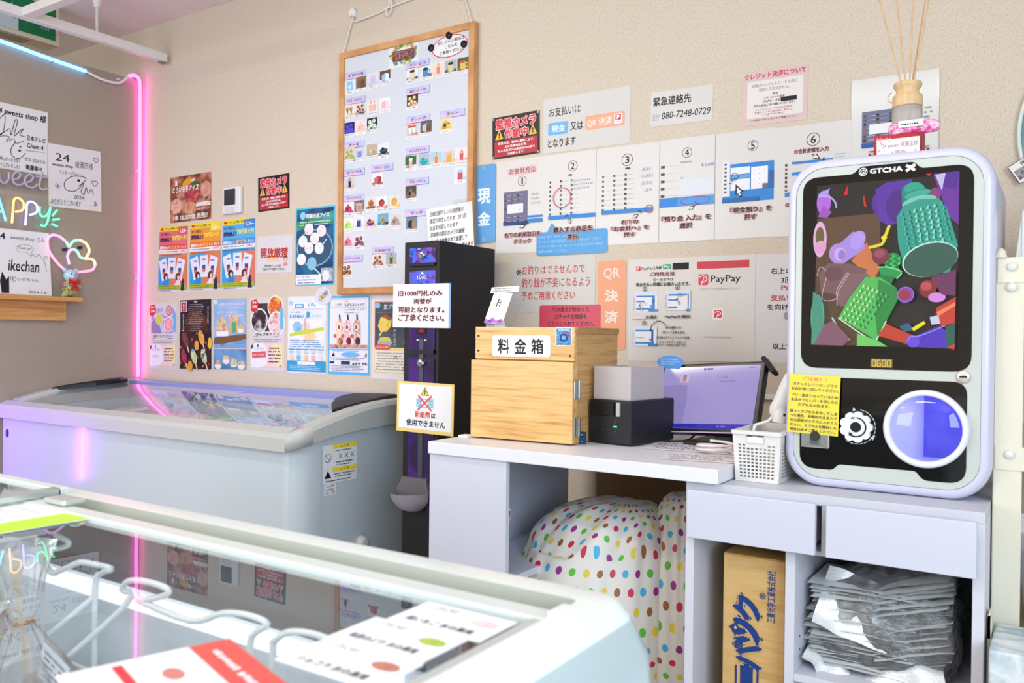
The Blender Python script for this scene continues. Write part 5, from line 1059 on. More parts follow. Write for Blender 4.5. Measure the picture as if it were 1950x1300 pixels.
ch.add([(cx0, cy1, cz0), (cx1, cy1, cz0), (cx1, cy1, cz1), (cx0, cy1, cz1)], [(0, 1, 2, 3)], P('#6464d4', 0.35)); ch.build('outlet_chamber', t)
l = bpy.data.lights.new('outlet_light', 'POINT'); l.energy = 0.10; l.color = (0.48, 0.46, 1.0); l.shadow_soft_size = 0.01; lo2 = bpy.data.objects.new('outlet_light', l); COL.objects.link(lo2); lo2.location = (RC[0]+0.02, GY+0.02, RC[1]+0.054)
MB().lathe([(RI, 0.0), (RI*0.8, 0.006), (RI*0.4, 0.010), (0.0005, 0.0115)], (RC[0], GY-0.004, RC[1]), Glass('outlet_cover', (0.86, 0.86, 1.0, 1)), 40, 'y', True, False).build('outlet_cover', t)
CHR = P('#ccd2d2', 0.18, 0.5, 0.85); cm = MB().box(3.203, 3.256, GY-0.006, GY+0.002, 0.789, 0.822, CHR, 0.002); cm.build('coin_slot', t)
cs = MB().box(3.220, 3.240, GY-0.0085, GY-0.004, 0.795, 0.815, P('#8a9090', 0.2, 0.5, 0.8), 0.002); cs.lathe([(0.010, 0), (0.010, 0.002)], (3.230, GY-0.0066, 0.812), P('#3a3a30', 0.3), 16, 'y'); cs.build('coin_mechanism', t)
for x in (3.209, 3.250): MB().lathe([(0.003, 0), (0.003, 0.001)], (x, GY-0.0062, 0.795), P('#b8a888', 0.3, 0.5, 0.8), 10, 'y').build('screw', t)
for x in (3.22, 3.48): MB().lathe([(0.012, 0), (0.012, 0.012)], (x, -0.5, CZ), BLK, 14).build('foot', t)
s = Sheet(0.096, 0.115, P('#f0d84c', 0.45)); s.txt('ご注意！！', 0.27, 0.04, 0.74, 0.10, P('#e0407a'), 0.01)
NB = P('#3a3550', 0.5)
for tt, y, xa, xb in (('ガチャのレバーはレジでの', 0.165, 0.08, 0.95), ('お会計後に回してください。', 0.245, 0.05, 0.97), ('フリー設定となっているため', 0.355, 0.06, 0.97), ('未会計でもレバーを回したら', 0.435, 0.05, 0.97), ('カプセルが出ます。', 0.515, 0.19, 0.82), ('誤ってカプセルを出してしま', 0.63, 0.04, 0.97), ('った場合、未開封のままカプ', 0.705, 0.05, 0.97), ('セル回収ボックスに入れてく', 0.785, 0.05, 0.97), ('ださい。カプセルを開封した', 0.865, 0.05, 0.97), ('場合は必ずご購入ください。', 0.94, 0.05, 0.95)): s.txt(tt, xa, y-0.026, xb, y+0.028, NB, 0.012)
s.put('yellow_notice', 'yellow notice taped to the lower left front of the capsule machine', 'notice', (3.2265, GY-0.0075, 0.8735), -1.8)
# things on top of the capsule machine
TOPZ = GZ+GH
t = thing('reed_diffuser', 'frosted reed diffuser with wooden cap on the capsule machine', 'diffuser', (3.363, -0.50, TOPZ))
FG2 = Film('frosted_glass', (0.86, 0.85, 0.80, 1), 0.66, 0.25, 0.2, 0.0)
MB().lathe([(0.0, 0.0), (0.026, 0.0), (0.028, 0.004), (0.028, 0.112), (0.026, 0.119), (0.022, 0.122)], (3.363, -0.50, TOPZ+0.0005), FG2, 40).build('bottle', t)
MB().lathe([(0.0, 0.002), (0.025, 0.003), (0.025, 0.085), (0.0, 0.085)], (3.363, -0.50, TOPZ), Film('scent_oil', (0.92, 0.84, 0.62, 1), 0.35, 0.1, 0.1), 32).build('scent_oil', t)
CW_ = Wood('#d0a878', '#e2c090', '#d8b484', 'pale_wood', (30, 30, 6), 0.5)
MB().lathe([(0.028, 0.118), (0.0285, 0.132), (0.0275, 0.140), (0.022, 0.144), (0.021, 0.152), (0.026, 0.158), (0.027, 0.163), (0.026, 0.166), (0.008, 0.167)], (3.363, -0.50, TOPZ), CW_, 40).build('wooden_cap', t)
MB().tube([(3.363-0.028-0.009*math.sin(a), -0.50, TOPZ+0.141+0.010*math.cos(a)) for a in [PI*k/8*1.1 for k in range(9)]], 0.0006, P('#8a6a3a', 0.4), 6).build('tag_ring', t)
RD = Wood('#c89a6a', '#dcb68a', '#cfa678', 'reed', (60, 60, 8), 0.6)
for k, (bx_, tx, ty) in enumerate(((-0.010, -0.058, -0.01), (-0.003, -0.026, 0.01), (0.004, 0.010, -0.012), (0.007, 0.032, 0.012), (0.010, 0.042, 0.0))):
    MB().tube([(3.363+bx_*0.2, -0.50, TOPZ+0.01), (3.363+bx_, -0.50+ty*0.2, TOPZ+0.16), (3.363+tx, -0.50+ty, TOPZ+0.36)], 0.0016, RD, 7).build('reed', t)
s = Sheet(0.078, 0.046, P('#b8222c', 0.4)); s.txt('And made in', 0.05, 0.08, 0.4, 0.25, P('#f4d8d8')); s.txt('L AHEAD', 0.05, 0.35, 0.4, 0.55, P('#f4d8d8'), 0.02); s.txt('SEE YOU', 0.6, 0.15, 0.95, 0.5, P('#f4d8d8'), 0.02); s.ell(0.48, 0.38, 0.13, 0.10, P('#f4eef0')); s.txt('Thank you', 0.39, 0.25, 0.57, 0.5, P('#555055'), shear=0.2)
s.put('gift_card', 'red gift card standing on the capsule machine behind a pink note', 'card', (3.355, -0.585, TOPZ+0.0232), -2)
s = Sheet(0.076, 0.034, P('#f3dde0', 0.5)); s.txt('"24 sweets 綾瀬店様', 0.1, 0.2, 0.95, 0.5, P('#6a6468')); s.txt('1周年', 0.36, 0.66, 0.7, 0.95, P('#6a6468'))
for x, y, c_ in ((0.1, 0.15, '#f0a0a8'), (0.3, 0.12, '#f4b8a0'), (0.06, 0.6, '#f0a0a8'), (0.9, 0.75, '#f0a0a8')): s.ell(x, y, 0.025, 0.025, P(c_))
s.put('pink_note', 'pale pink handwritten note standing before the red card', 'note', (3.363, -0.605, TOPZ+0.0172), 0.5)
def candy():
    PKF = Photo(['#d8388c', '#f070b0', '#f8d0e4', '#c02070'], 90, 3, 0.12, 6); mb = MB()
    def fn(u, v):
        a = 2*PI*u; x = (v-0.5)*2; r = 0.013*(1-abs(x)**3.2)**0.5+0.0035*abs(x)**3; q = 1+0.16*math.sin(5*a+9*x)*abs(x)+0.05*math.sin(9*a+5*x); return (3.384+x*0.046, -0.56+r*q*math.cos(a)*0.8, 1.414+r*q*math.sin(a))
    mb.grid(fn, 30, 34, PKF, True); return mb
t = thing('wrapped_candy', 'shiny pink wrapped sweet lying on the red card before the diffuser', 'candy', (3.375, -0.56, 1.40)); candy().build('wrapper', t)
s = Sheet(0.044, 0.013, P('#f2e6ea', 0.35)); s.fake(0.1, 0.3, 0.9, 0.85, 1, K, 3); s.put('label', '', '', (3.380, -0.5735, 1.420), 0, 'back', None, t)
tag(B(3.350, 3.402, -0.578, -0.545, TOPZ, 1.4015, P('#9c1c28', 0.4), 0.001).build('gift_box', None, (3.375, -0.56, TOPZ)), 'small dark red box under the pink sweet on the capsule machine', 'box')

# ================================================================== steel rack at the right edge
RK = P('#e5dfc9', 0.4, 0.4)
t = thing('steel_rack', 'cream steel rack standing at the right edge', 'rack', (3.9, -0.35, 0))
for x, y, sx, sy in ((3.531, -0.62, 1, 1), (3.531, -0.08, 1, -1), (4.35, -0.62, -1, 1), (4.35, -0.08, -1, -1)):
    m_ = MB(); m_.box(min(x, x+sx*0.043), max(x, x+sx*0.043), y-0.0015, y+0.0015, 0, 1.15, RK); m_.box(x-0.0015, x+0.0015, min(y, y+sy*0.04), max(y, y+sy*0.04), 0, 1.15, RK)
    m_.lathe([(0.010, 1.15), (0.008, 1.160), (0.004, 1.166), (0, 1.167)], (x+sx*0.006, y, 0), RK, 10); m_.build('post', t)
for z in (1.147, 0.814, 0.36):
    m_ = MB(); m_.box(3.533, 4.35, -0.624, -0.6205, z-0.042, z, RK); m_.box(3.533, 4.35, -0.619, -0.08, z-0.006, z-0.001, RK); m_.box(3.533, 3.536, -0.619, -0.08, z-0.042, z-0.006, RK); m_.build('shelf', t)
BO = P('#e3e3d8', 0.3, 0.5)
for z in (1.133, 1.097, 0.80): MB().lathe([(0.0085, 0.0005), (0.0075, 0.004), (0, 0.005)], (3.555, -0.6245, z), BO, 16, 'y').build('bolt', t)
for z in (1.075, 1.045): MB().lathe([(0.007, 0), (0.006, 0.004), (0, 0.0045)], (3.582, -0.10, z), P('#8a9090', 0.25, 0.5, 0.9), 12, 'y').build('bolt', t)
tag(B(3.60, 4.0, -0.12, -0.10, 0.82, 1.09, P('#6a5648', 0.6), 0.003).build('brown_panel', None, (3.8, -0.11, 0.82)), 'brown panel at the back of the upper rack shelf', 'panel')
mb = MB(); A = [(0, 0), (0.30, 0), (0.30, 0.105), (0.016, 0.105), (0.011, 0.098)]; mb.ext(A, (3.5535, -0.50, 1.1475), (1, 0, 0), (0, 0, 1), (0, 0.3, 0), P('#ecebe4', 0.35)); mb.box(3.564, 3.85, -0.502, -0.5, 1.16, 1.24, P('#f1f0ea', 0.3), 0.001); tag(mb.build('white_appliance', None, (3.7, -0.4, 1.147)), 'white appliance with a slanted side on top of the steel rack', 'appliance')
t = thing('lidded_pail', 'white plastic pail with a flared lid on the lower rack shelf', 'pail', (3.69, -0.42, 0.361))
PW = P('#eae9e2', 0.35); MB().lathe([(0.0, 0.0), (0.098, 0.0), (0.105, 0.01), (0.128, 0.235)], (3.69, -0.42, 0.362), PW, 40).build('pail_body', t)
MB().lathe([(0.128, 0.235), (0.141, 0.238), (0.141, 0.252), (0.137, 0.258), (0.128, 0.262), (0.10, 0.27), (0.0, 0.272)], (3.69, -0.42, 0.362), PW, 40).build('lid', t)
m_ = MB(); m_.box(3.548, 3.566, -0.44, -0.40, 0.60, 0.628, PW, 0.002); m_.box(3.556, 3.575, -0.432, -0.408, 0.625, 0.665, PW, 0.003); m_.build('latch', t)
MAR = Photo(['#eef2f2', '#dfe8ea', '#b8ccd2', '#e8eeee', '#9ab4be', '#eef2f2'], 9, 5, 0.35, 2)
tag(B(3.538, 3.95, -0.80, -0.64, 0.0, 0.503, MAR, 0.004).build('marble_box', None, (3.74, -0.72, 0)), 'pale blue marble patterned box in the lower right corner', 'box')
m_ = MB(); m_.ext([(3.5285, 0.0), (3.536, 0.0), (3.536, 0.52), (3.533, 0.54), (3.529, 0.525)], (0, -0.70, 0), (1, 0, 0), (0, 0, 1), (0, 0.03, 0), P('#e3dcc8', 0.5)); m_.box(3.5285, 3.534, -0.70, -0.66, 0.49, 0.53, P('#b5a884', 0.5)); tag(m_.build('folded_card', None, (3.533, -0.7, 0)), 'narrow cream cardboard edge between the cabinet and the marble box', 'cardboard')
# round mirror and label on the wall at the right edge
m_ = MB(); m_.lathe([(0.0, 0.012), (0.244, 0.012), (0.25, 0.009), (0.25, 0.0)], (3.787, -0.001, 1.495), P('#5f8488', 0.25, 0.5), 72, 'y'); t = thing('round_mirror', 'round teal mirror with a pale rim cut by the right edge', 'mirror', (3.787, 0, 1.495))
m_.build('mirror_disc', t); MB().tube([(3.787+0.25*math.cos(2*PI*k/72), -0.012, 1.495+0.25*math.sin(2*PI*k/72)) for k in range(72)], 0.005, P('#d9e6e2', 0.3), 8, True).build('mirror_rim', t)
s = Sheet(0.11, 0.05, P('#2a2624', 0.4)); s.rect(0.015, 0.025, 0.985, 0.975, P('#efece4', 0.4)); s.txt('保冷バッグ', 0.2, 0.08, 0.9, 0.26, K, 0.02); s.rect(0.05, 0.34, 0.9, 0.84, Photo(['#3a3436', '#6a6064', '#a8a0a4', '#4a4448'], 40, 3, 0.4, 3)); s.put('price_tag', 'tilted label with a grey photo on the wall at the right edge', 'label', (3.574, -0.019, 1.425), 32)
# ================================================================== sheets on the back wall
LAM = P('#d9d5cf', 0.25, 0.5); INK = P('#232226', 0.5); PKH2 = P('#efb4b4', 0.5); NAVY = P('#27407a', 0.5)
def W_(x, z, k=0): return (x, -0.0004-0.0009*k, z)
# -- payment steps
def step(s, num, x, y):
    s.ring(x, y, 0.085, 0.085, 0.010, P('#7a2a34')); s.txt(num, x-0.035, y-0.036, x+0.035, y+0.036, INK, 0.01)
def arrow(s, x, y, k=0.1, m=None, rot=0, rays=True):
    R = math.radians(rot); asp = s.w/s.h
    def q(a, b): return (x+k*(a*math.cos(R)-b*math.sin(R)), y+k*asp*(a*math.sin(R)+b*math.cos(R)))
    o = [(0, 0), (0.62, 0.62), (0.36, 0.64), (0.5, 0.98), (0.34, 1.05), (0.2, 0.7), (0, 0.86)]
    s.poly([q(*p) for p in o], INK); c = [sum(p[i] for p in o)/7 for i in (0, 1)]; s.poly([q(c[0]+(p[0]-c[0])*0.62, c[1]+(p[1]-c[1])*0.68) for p in o], WH)
    if rays:
        for a in (-0.9, -0.3, 0.3): b = -PI/2-0.5+a; s.line([q(0.25*math.cos(b), 0.25*math.sin(b)), q(0.5*math.cos(b), 0.5*math.sin(b))], 0.012, INK)
def cap(s, ls, x0, y0, x1, y1): s.lines(ls, x0, y0, x1, y1, INK, 0.03, 'c', 0.74, PKH2, 0.075)
SCR_B = P('#2a83cf', 0.4); SCR_D = P('#1f63a8', 0.4)
def items(s, x0, y0, x1, y1, cols, rows, seed):
    r = random.Random(seed)
    for i in range(cols):
        for j in range(rows):
            x = x0+(x1-x0)*i/cols; y = y0+(y1-y0)*(j+0.5)/rows
            s.rect(x, y-0.01, x+0.03, y+0.012, P(r.choice(['#3a3a3c', '#6a5048', '#4a5a6a', '#8a6a5a']))); s.line([(x+0.05, y), (x+0.14, y)], 0.005, LGREY)
s = Sheet(0.185, 0.313, LAM, 0.004); s.txt('お会計方法', 0.28, 0.085, 0.86, 0.155, P('#7a6a68'), 0.02, None); 
s = Sheet(0.185, 0.313, LAM, 0.004); s.poly([(0.24, 0.095), (0.86, 0.075), (0.87, 0.16), (0.25, 0.18)], P('#f0bcbc', 0.4)); s.txt('お会計方法', 0.28, 0.09, 0.84, 0.155, P('#6f6464'), 0.015); step(s, '1', 0.56, 0.235)
s.rect(0.17, 0.34, 0.68, 0.70, P('#6f6a88', 0.4)); items(s, 0.19, 0.36, 0.6, 0.68, 3, 7, 1); s.rect(0.17, 0.66, 0.68, 0.70, NAVY); s.rect(0.26, 0.475, 0.6, 0.575, P('#e9e6ea')); s.ell(0.53, 0.54, 0.025, 0.025, LGREY); s.rect(0.69, 0.61, 1.0, 0.63, SCR_B); s.rect(0.69, 0.645, 1.0, 0.685, SCR_B); s.fake(0.75, 0.36, 0.95, 0.5, 3, LGREY, 5)
arrow(s, 0.66, 0.70, 0.13, rot=90); cap(s, ['右下の新規取引を', 'クリック'], 0.2, 0.77, 0.97, 0.91)
s.put('payment_guide_page', 'laminated payment guide page with step 1 and a grey pop-up screen', 'guide page', W_(2.111, 1.433, 0), 0, 'back', 'payment guide pages on the wall')
s = Sheet(0.194, 0.304, LAM, 0.004); step(s, '2', 0.57, 0.145); items(s, 0.13, 0.27, 0.75, 0.66, 3, 8, 2); s.fake(0.55, 0.28, 0.95, 0.4, 3, LGREY, 5); s.rect(0.12, 0.655, 1.0, 0.695, SCR_B); s.rect(0.5, 0.20+0.03, 0.56, 0.245, NAVY); s.ring(0.38, 0.47, 0.165, 0.165, 0.012, P('#d23a4a')); arrow(s, 0.50, 0.68, 0.11)
cap(s, ['購入する商品を', '選択'], 0.22, 0.77, 0.96, 0.93)
s.put('payment_guide_page', 'laminated payment guide page with step 2 and a red circle', 'guide page', W_(2.300, 1.438, 1), 0, 'back', 'payment guide pages on the wall')
s = Sheet(0.212, 0.303, LAM, 0.004); step(s, '3', 0.5, 0.145); items(s, 0.1, 0.27, 0.65, 0.66, 3, 8, 3); s.rect(0.48, 0.225, 0.55, 0.24, NAVY); s.fake(0.72, 0.22, 0.9, 0.5, 4, LGREY, 6); s.rect(0.1, 0.645, 0.90, 0.685, SCR_B); s.ring(0.86, 0.66, 0.055, 0.055, 0.01, P('#b02a6a')); arrow(s, 0.70, 0.70, 0.10, rot=80)
cap(s, ['右下の', '『お会計へ』を', '押す'], 0.26, 0.745, 0.86, 0.935)
s.put('payment_guide_page', 'laminated payment guide page with step 3 and a small circle at its blue bar', 'guide page', W_(2.504, 1.438, 0), 0, 'back', 'payment guide pages on the wall')
s = Sheet(0.170, 0.305, LAM, 0.004); step(s, '4', 0.5, 0.145)
for j in range(5): s.rect(0.02, 0.25+0.072*j, 0.09, 0.275+0.072*j, P('#5a4a48')); s.line([(0.12, 0.26+0.072*j), (0.34, 0.26+0.072*j)], 0.007, LGREY)
s.fake(0.38, 0.22, 0.6, 0.25, 1, GREY, 3); s.txt('￥1,500', 0.76, 0.265, 0.985, 0.30, SCR_B); s.rect(0.36, 0.40, 1, 0.56, P('#dadde0', 0.3)); s.ell(0.41, 0.385, 0.02, 0.02, P('#8ac8e8')); s.rect(0.0, 0.57, 1, 0.66, P('#3f95dc', 0.3)); s.rect(0, 0.57, 0.34, 0.66, SCR_B); s.ring(0.66, 0.615, 0.26, 0.07, 0.012, P('#a03a7a')); arrow(s, 0.66, 0.66, 0.12, rot=80)
cap(s, ['『預り金 入力』を', '選択'], 0.04, 0.74, 0.95, 0.885)
s.put('payment_guide_page', 'laminated payment guide page with step 4 and a red ellipse on its blue bar', 'guide page', W_(2.698, 1.438, 1), 0, 'back', 'payment guide pages on the wall')
s = Sheet(0.169, 0.304, LAM, 0.004); step(s, '5', 0.64, 0.145); s.rect(0.13, 0.30, 1, 0.66, SCR_B)
for j in range(9): s.rect(0.15, 0.285+0.035*j, 0.19, 0.305+0.035*j, P('#8a8a90'))
s.rect(0.13, 0.27, 0.26, 0.60, P('#e4e6ea')); 
for j in range(8): s.rect(0.16, 0.29+0.037*j, 0.20, 0.308+0.037*j, P('#6a5a5a'))
s.rect(0.27, 0.335, 0.60, 0.40, P('#eceef0')); s.rect(0.27, 0.405, 0.60, 0.44, P('#5aa8e4')); s.rect(0.27, 0.445, 0.60, 0.55, P('#eceef0')); s.rect(0.62, 0.345, 0.90, 0.55, P('#f2f2f4')); s.rect(0.90, 0.39, 1, 0.55, SCR_D); s.rect(0.81, 0.505, 0.90, 0.55, P('#6a6a88'))
for i in range(3):
    for j in range(4): s.rect(0.665+0.09*i, 0.365+0.045*j, 0.675+0.09*i, 0.372+0.045*j, GREY)
s.rect(0.13, 0.62, 0.75, 0.66, SCR_D); s.ring(0.34, 0.42, 0.06, 0.06, 0.01, P('#6a3a9a')); arrow(s, 0.36, 0.49, 0.22)
cap(s, ['『現金預り』を', '押す'], 0.27, 0.70, 0.97, 0.84)
s.put('payment_guide_page', 'laminated payment guide page with step 5 and a keypad screen', 'guide page', W_(2.869, 1.437, 0), 0, 'back', 'payment guide pages on the wall')
s = Sheet(0.201, 0.301, LAM, 0.004); step(s, '6', 0.52, 0.14); cap(s, ['①合計金額を入力'], 0.27, 0.205, 0.72, 0.265); s.rect(0.24, 0.325, 0.78, 0.35, SCR_B); s.rect(0.24, 0.42, 0.6, 0.45, SCR_B); s.rect(0.15, 0.60, 0.7, 0.64, SCR_B); items(s, 0.15, 0.33, 0.3, 0.6, 1, 7, 6); s.fake(0.8, 0.28, 0.95, 0.33, 2, LGREY, 3); arrow(s, 0.62, 0.33, 0.12, rot=150); cap(s, ['③預り金を入力'], 0.16, 0.69, 0.7, 0.74)
s.put('payment_guide_page', 'laminated payment guide page with step 6 left of the machine top', 'guide page', W_(3.054, 1.434, 1), 0, 'back', 'payment guide pages on the wall')
s = Sheet(0.209, 0.321, P('#d8d6d0', 0.12, 0.6), 0.004); s.rect(0.02, 0.02, 0.98, 0.98, P('#dad8d2', 0.15, 0.5), 0.01); s.rect(0.13, 0.27, 0.60, 0.56, P('#6f6e8c', 0.3)); items(s, 0.15, 0.29, 0.6, 0.52, 3, 7, 4); s.rect(0.13, 0.53, 0.6, 0.565, P('#2a5aa0')); s.rect(0.22, 0.38, 0.5, 0.46, P('#ecebea')); s.fake(0.84, 0.28, 0.92, 0.42, 4, GREY, 3); s.rect(0.83, 0.36, 0.88, 0.37, P('#6aa0b8')); s.txt('このままお待ち', 0.22, 0.59, 0.9, 0.64, INK, 0.03, PKH2)
s.put('payment_guide_page', 'glossy laminated guide page behind the reed diffuser', 'guide page', W_(3.259, 1.524, 2), 0, 'back', 'payment guide pages on the wall')
# -- notices above
s = Sheet(0.188, 0.141, P('#1b1819', 0.35), 0.003)
def camsign(s):
    pk = P('#f6c0c4', 0.4); rd = P('#d8323c', 0.4)
    s.txt('監視カメラ', 0.08, 0.06, 0.92, 0.30, rd, 0.03, pk, 0.09); s.txt('作動中', 0.26, 0.33, 0.76, 0.54, rd, 0.03, pk, 0.09)
    for x in (0.15, 0.86): s.poly([(x, 0.30), (x+0.09, 0.54), (x-0.09, 0.54)], P('#e8c060')); s.poly([(x, 0.325), (x+0.075, 0.525), (x-0.075, 0.525)], GOLD); s.txt('!', x-0.012, 0.38, x+0.012, 0.51, K, 0.03)
    s.rect(0.05, 0.58, 0.96, 0.96, P('#b83038', 0.4)); s.lines(['発見次第、警察に通報します。', 'また注意喚起の為、', '犯人写真または動画をSNS等で', '公開致します。'], 0.12, 0.60, 0.9, 0.95, WH, 0.02, 'c', 0.7)
camsign(s)
for x in (0.03, 0.97):
    for y in (0.04, 0.96): s.ell(x, y, 0.025, 0.025, P('#8a8a90', 0.3, 0.5, 0.5))
s.put('camera_notice', 'black and red camera warning notice right of the whiteboard', 'notice', W_(2.094, 1.670), 1.0)
s = Sheet(0.189, 0.142, P('#1b1819', 0.35), 0.003); camsign(s); s.put('camera_notice', 'black and red camera warning notice right of the white wall controller', 'notice', W_(0.909, 1.578), 1.1)
s = Sheet(0.311, 0.176, P('#d3d0c9', 0.35), 0.006); s.txt('お支払いは', 0.07, 0.17, 0.44, 0.34, INK, 0.008); s.rect(0.06, 0.45, 0.30, 0.68, P('#6fb0e0', 0.4), 0.02); s.txt('現金', 0.10, 0.50, 0.26, 0.63, P('#e8f0f4'), 0.02); s.txt('又は', 0.325, 0.49, 0.475, 0.64, INK, 0.008); s.rect(0.50, 0.42, 0.94, 0.67, P('#eda98a', 0.4), 0.02); s.txt('QR 決済', 0.52, 0.48, 0.80, 0.63, P('#f2ebe2'), 0.008); s.rect(0.825, 0.455, 0.915, 0.63, P('#f4f0ec'), 0.01); s.rect(0.84, 0.47, 0.90, 0.57, RED, 0.006); s.txt('P', 0.855, 0.48, 0.885, 0.56, WH, 0.02); s.txt('PayPay', 0.838, 0.59, 0.902, 0.61, INK); s.txt('となります', 0.06, 0.75, 0.39, 0.90, INK, 0.008)
s.put('payment_notice', 'white notice with a blue and an orange label above the guide pages', 'notice', W_(2.357, 1.684, 0), 0)
s = Sheet(0.194, 0.103, P('#d5d2cc', 0.35), 0.005); s.txt('緊急連絡先', 0.04, 0.16, 0.66, 0.42, INK, 0.02); s.txt('080-7248-0729', 0.19, 0.62, 0.97, 0.82, INK, 0.005, shear=0.15); s.txt('☏', 0.03, 0.64, 0.15, 0.84, GREY)
s.put('contact_notice', 'white notice with a phone number above the guide pages', 'notice', W_(2.677, 1.686), -1.2)
s = Sheet(0.181, 0.152, P('#d8bdb6', 0.3, 0.5), 0.004); s.rect(0.08, 0.19, 0.93, 0.87, P('#e6ddd8', 0.3), 0.02); s.txt('クレジット決済について', 0.03, 0.04, 0.97, 0.15, P('#c8404c'), 0.025); s.lines(['当店はクレジットカード決済に', '対応しておりません。'], 0.15, 0.23, 0.84, 0.40, P('#5a5458')); s.lines(['・現金', '・バーコード決済', '(PayPay、LINE Pay　　　', 'でのお支払いをお願いいたします。'], 0.18, 0.42, 0.82, 0.68, INK, 0.005, 'c', 0.75); s.rect(0.60, 0.54, 0.84, 0.62, K); s.lines(['クレジットカードの不正利用が', '多発しているため対応しません。', 'ご了承下さいませ。'], 0.2, 0.70, 0.78, 0.85, P('#c04048')); s.txt('ご不便をおかけしますがご理解ください。', 0.14, 0.895, 0.86, 0.925, INK)
s.put('credit_notice', 'pink bordered notice about credit cards above the step 5 page', 'notice', W_(2.951, 1.676), -0.6)
s = Sheet(0.095, 0.267, P('#5f9fd8', 0.16, 0.5), 0.012); s.txt('現', 0.22, 0.30, 0.78, 0.50, P('#dfeaf2'), 0.03); s.txt('金', 0.22, 0.60, 0.78, 0.78, P('#dfeaf2'), 0.03)
for y in (0.04, 0.95): s.ell(0.48, y, 0.07, 0.07, P('#88a8c4', 0.3))
s.put('cash_strip', 'tall glossy blue strip sign between the whiteboard and the guide pages', 'sign', W_(1.970, 1.451, 3), 0.5)
s = Sheet(0.258, 0.076, P('#2f93d0', 0.3, 0.5), 0.010); s.raw([(-0.09, 0.036), (-0.040, 0.036), (-0.072, 0.066)], P('#2f93d0', 0.3, 0.5)); s.lines(['SCAN！★バーコードスキャナー設置★', 'バーコードがある商品はスキャナーで読み込んでください。', 'バーコードがないもの、もしくはうまく読み込めない商品は', '画面から選択してください。'], 0.03, 0.10, 0.95, 0.92, P('#bfe2f4'), 0, 'l', 0.6)
s.put('speech_bubble_sign', 'blue speech bubble sign over the bottom of the step 2 page', 'sign', W_(2.311, 1.302, 3), 0.2)
s = Sheet(0.311, 0.183, P('#cfcac1', 0.4)); r_ = P('#c8404c')
s.txt('※', 0.045, 0.20, 0.115, 0.32, INK); s.txt('お釣りはでませんので', 0.12, 0.15, 0.88, 0.31, r_, 0.008); s.txt('釣り銭が不要になるよう', 0.12, 0.375, 0.94, 0.545, r_, 0.008); s.txt('予めご用意ください', 0.12, 0.61, 0.77, 0.77, r_, 0.008)
s.put('change_notice', 'beige notice with red writing above the cash box', 'notice', W_(2.243, 1.169), 0)
s = Sheet(0.223, 0.108, P('#cf4458', 0.35), 0.006); s.lines(['引き換えが終わった', 'ガチャの引換券も', 'こちらに入れてください。'], 0.14, 0.03, 0.90, 0.66, INK, 0.012, 'c', 0.72)
s.put('red_notice', 'red notice with black writing directly above the cash box', 'notice', W_(2.308, 1.048, 2), 0.3)
s = Sheet(0.096, 0.277, P('#eba077', 0.4), 0.010); s.txt('QR', 0.2, 0.08, 0.78, 0.21, P('#f0e2d4'), 0.006); s.txt('決', 0.26, 0.32, 0.74, 0.46, P('#f0e2d4'), 0.03); s.txt('済', 0.26, 0.56, 0.74, 0.70, P('#f0e2d4'), 0.03); s.rect(0.26, 0.76, 0.74, 0.78, P('#f0e2d4'))
s.put('code_payment_strip', 'tall orange strip sign between the red writing notice and the method sheet', 'sign', W_(2.457, 1.099, 1), 0)
# method sheet
s = Sheet(0.216, 0.309, P('#d8d2ca', 0.35)); s.rect(0.12, 0.07, 0.185, 0.115, RED, 0.01); s.txt('P', 0.14, 0.08, 0.165, 0.108, WH, 0.02); s.txt('PayPay', 0.2, 0.078, 0.38, 0.118, INK); s.txt('LINE', 0.39, 0.075, 0.51, 0.105, INK, 0.03); s.rect(0.525, 0.06, 0.64, 0.105, P('#18a060')); s.txt('Pay', 0.545, 0.07, 0.625, 0.1, WH, 0.02); s.rect(0.665, 0.05, 0.90, 0.115, K)
cap(s, ['ご利用方法'], 0.33, 0.125, 0.70, 0.18); s.lines(['①～④までは'], 0.38, 0.19, 0.68, 0.225, INK, 0.01, 'c', 0.8); s.txt('現金支払い同様にお進みいただき、', 0.12, 0.232, 0.92, 0.27, INK, 0.02)
def mini(s, x, y, k, v):
    w, h = 0.37*k, 0.19*k; s.rect(x, y, x+w, y+h, P('#d9dbe4', 0.4)); s.rect(x+0.05, y+0.04, x+w, y+h, P('#eae8ea', 0.4))
    for j in range(6): s.rect(x+0.01, y+0.045+0.024*j, x+0.02, y+0.055+0.024*j, P('#8a5a5a'))
    s.rect(x+0.05, y+0.035, x+w-0.05, y+0.05, SCR_B)
    if v == 1: s.rect(x+0.05, y+0.085, x+0.18, y+0.098, SCR_B); s.rect(x+0.29, y+0.035, x+0.33, y+0.19, SCR_B); s.rect(x+0.29, y+0.075, x+0.33, y+0.105, SCR_D); s.ring(x+0.15, y+0.118, 0.05, 0.016, 0.006, P('#e08a90')); s.rect(x+0.26, y+0.13, x+0.29, y+0.15, P('#9a8a98'))
    if v == 2: s.rect(x+0.05, y+0.085, x+0.18, y+0.098, SCR_B); s.rect(x+0.33, y+0.035, x+0.345, y+0.19, SCR_B); s.ring(x+0.22, y+0.045, 0.05, 0.018, 0.006, P('#8a7aa0')); s.rect(x+0.31, y+0.18, x+0.36, y+0.2, SCR_B)
    if v == 3: s.rect(x+0.05, y+0.105, x+0.18, y+0.115, GOLD); s.rect(x+0.29, y+0.035, x+0.32, y+0.17, SCR_D); s.rect(x+0.26, y+0.12, x+0.29, y+0.14, P('#9a8a98'))
    s.rect(x+0.05, y+0.155, x+(0.33 if v != 2 else 0.18), y+0.172, SCR_B)
    if v != 2: s.rect(x+0.24, y+0.17, x+0.38, y+0.19, SCR_B)
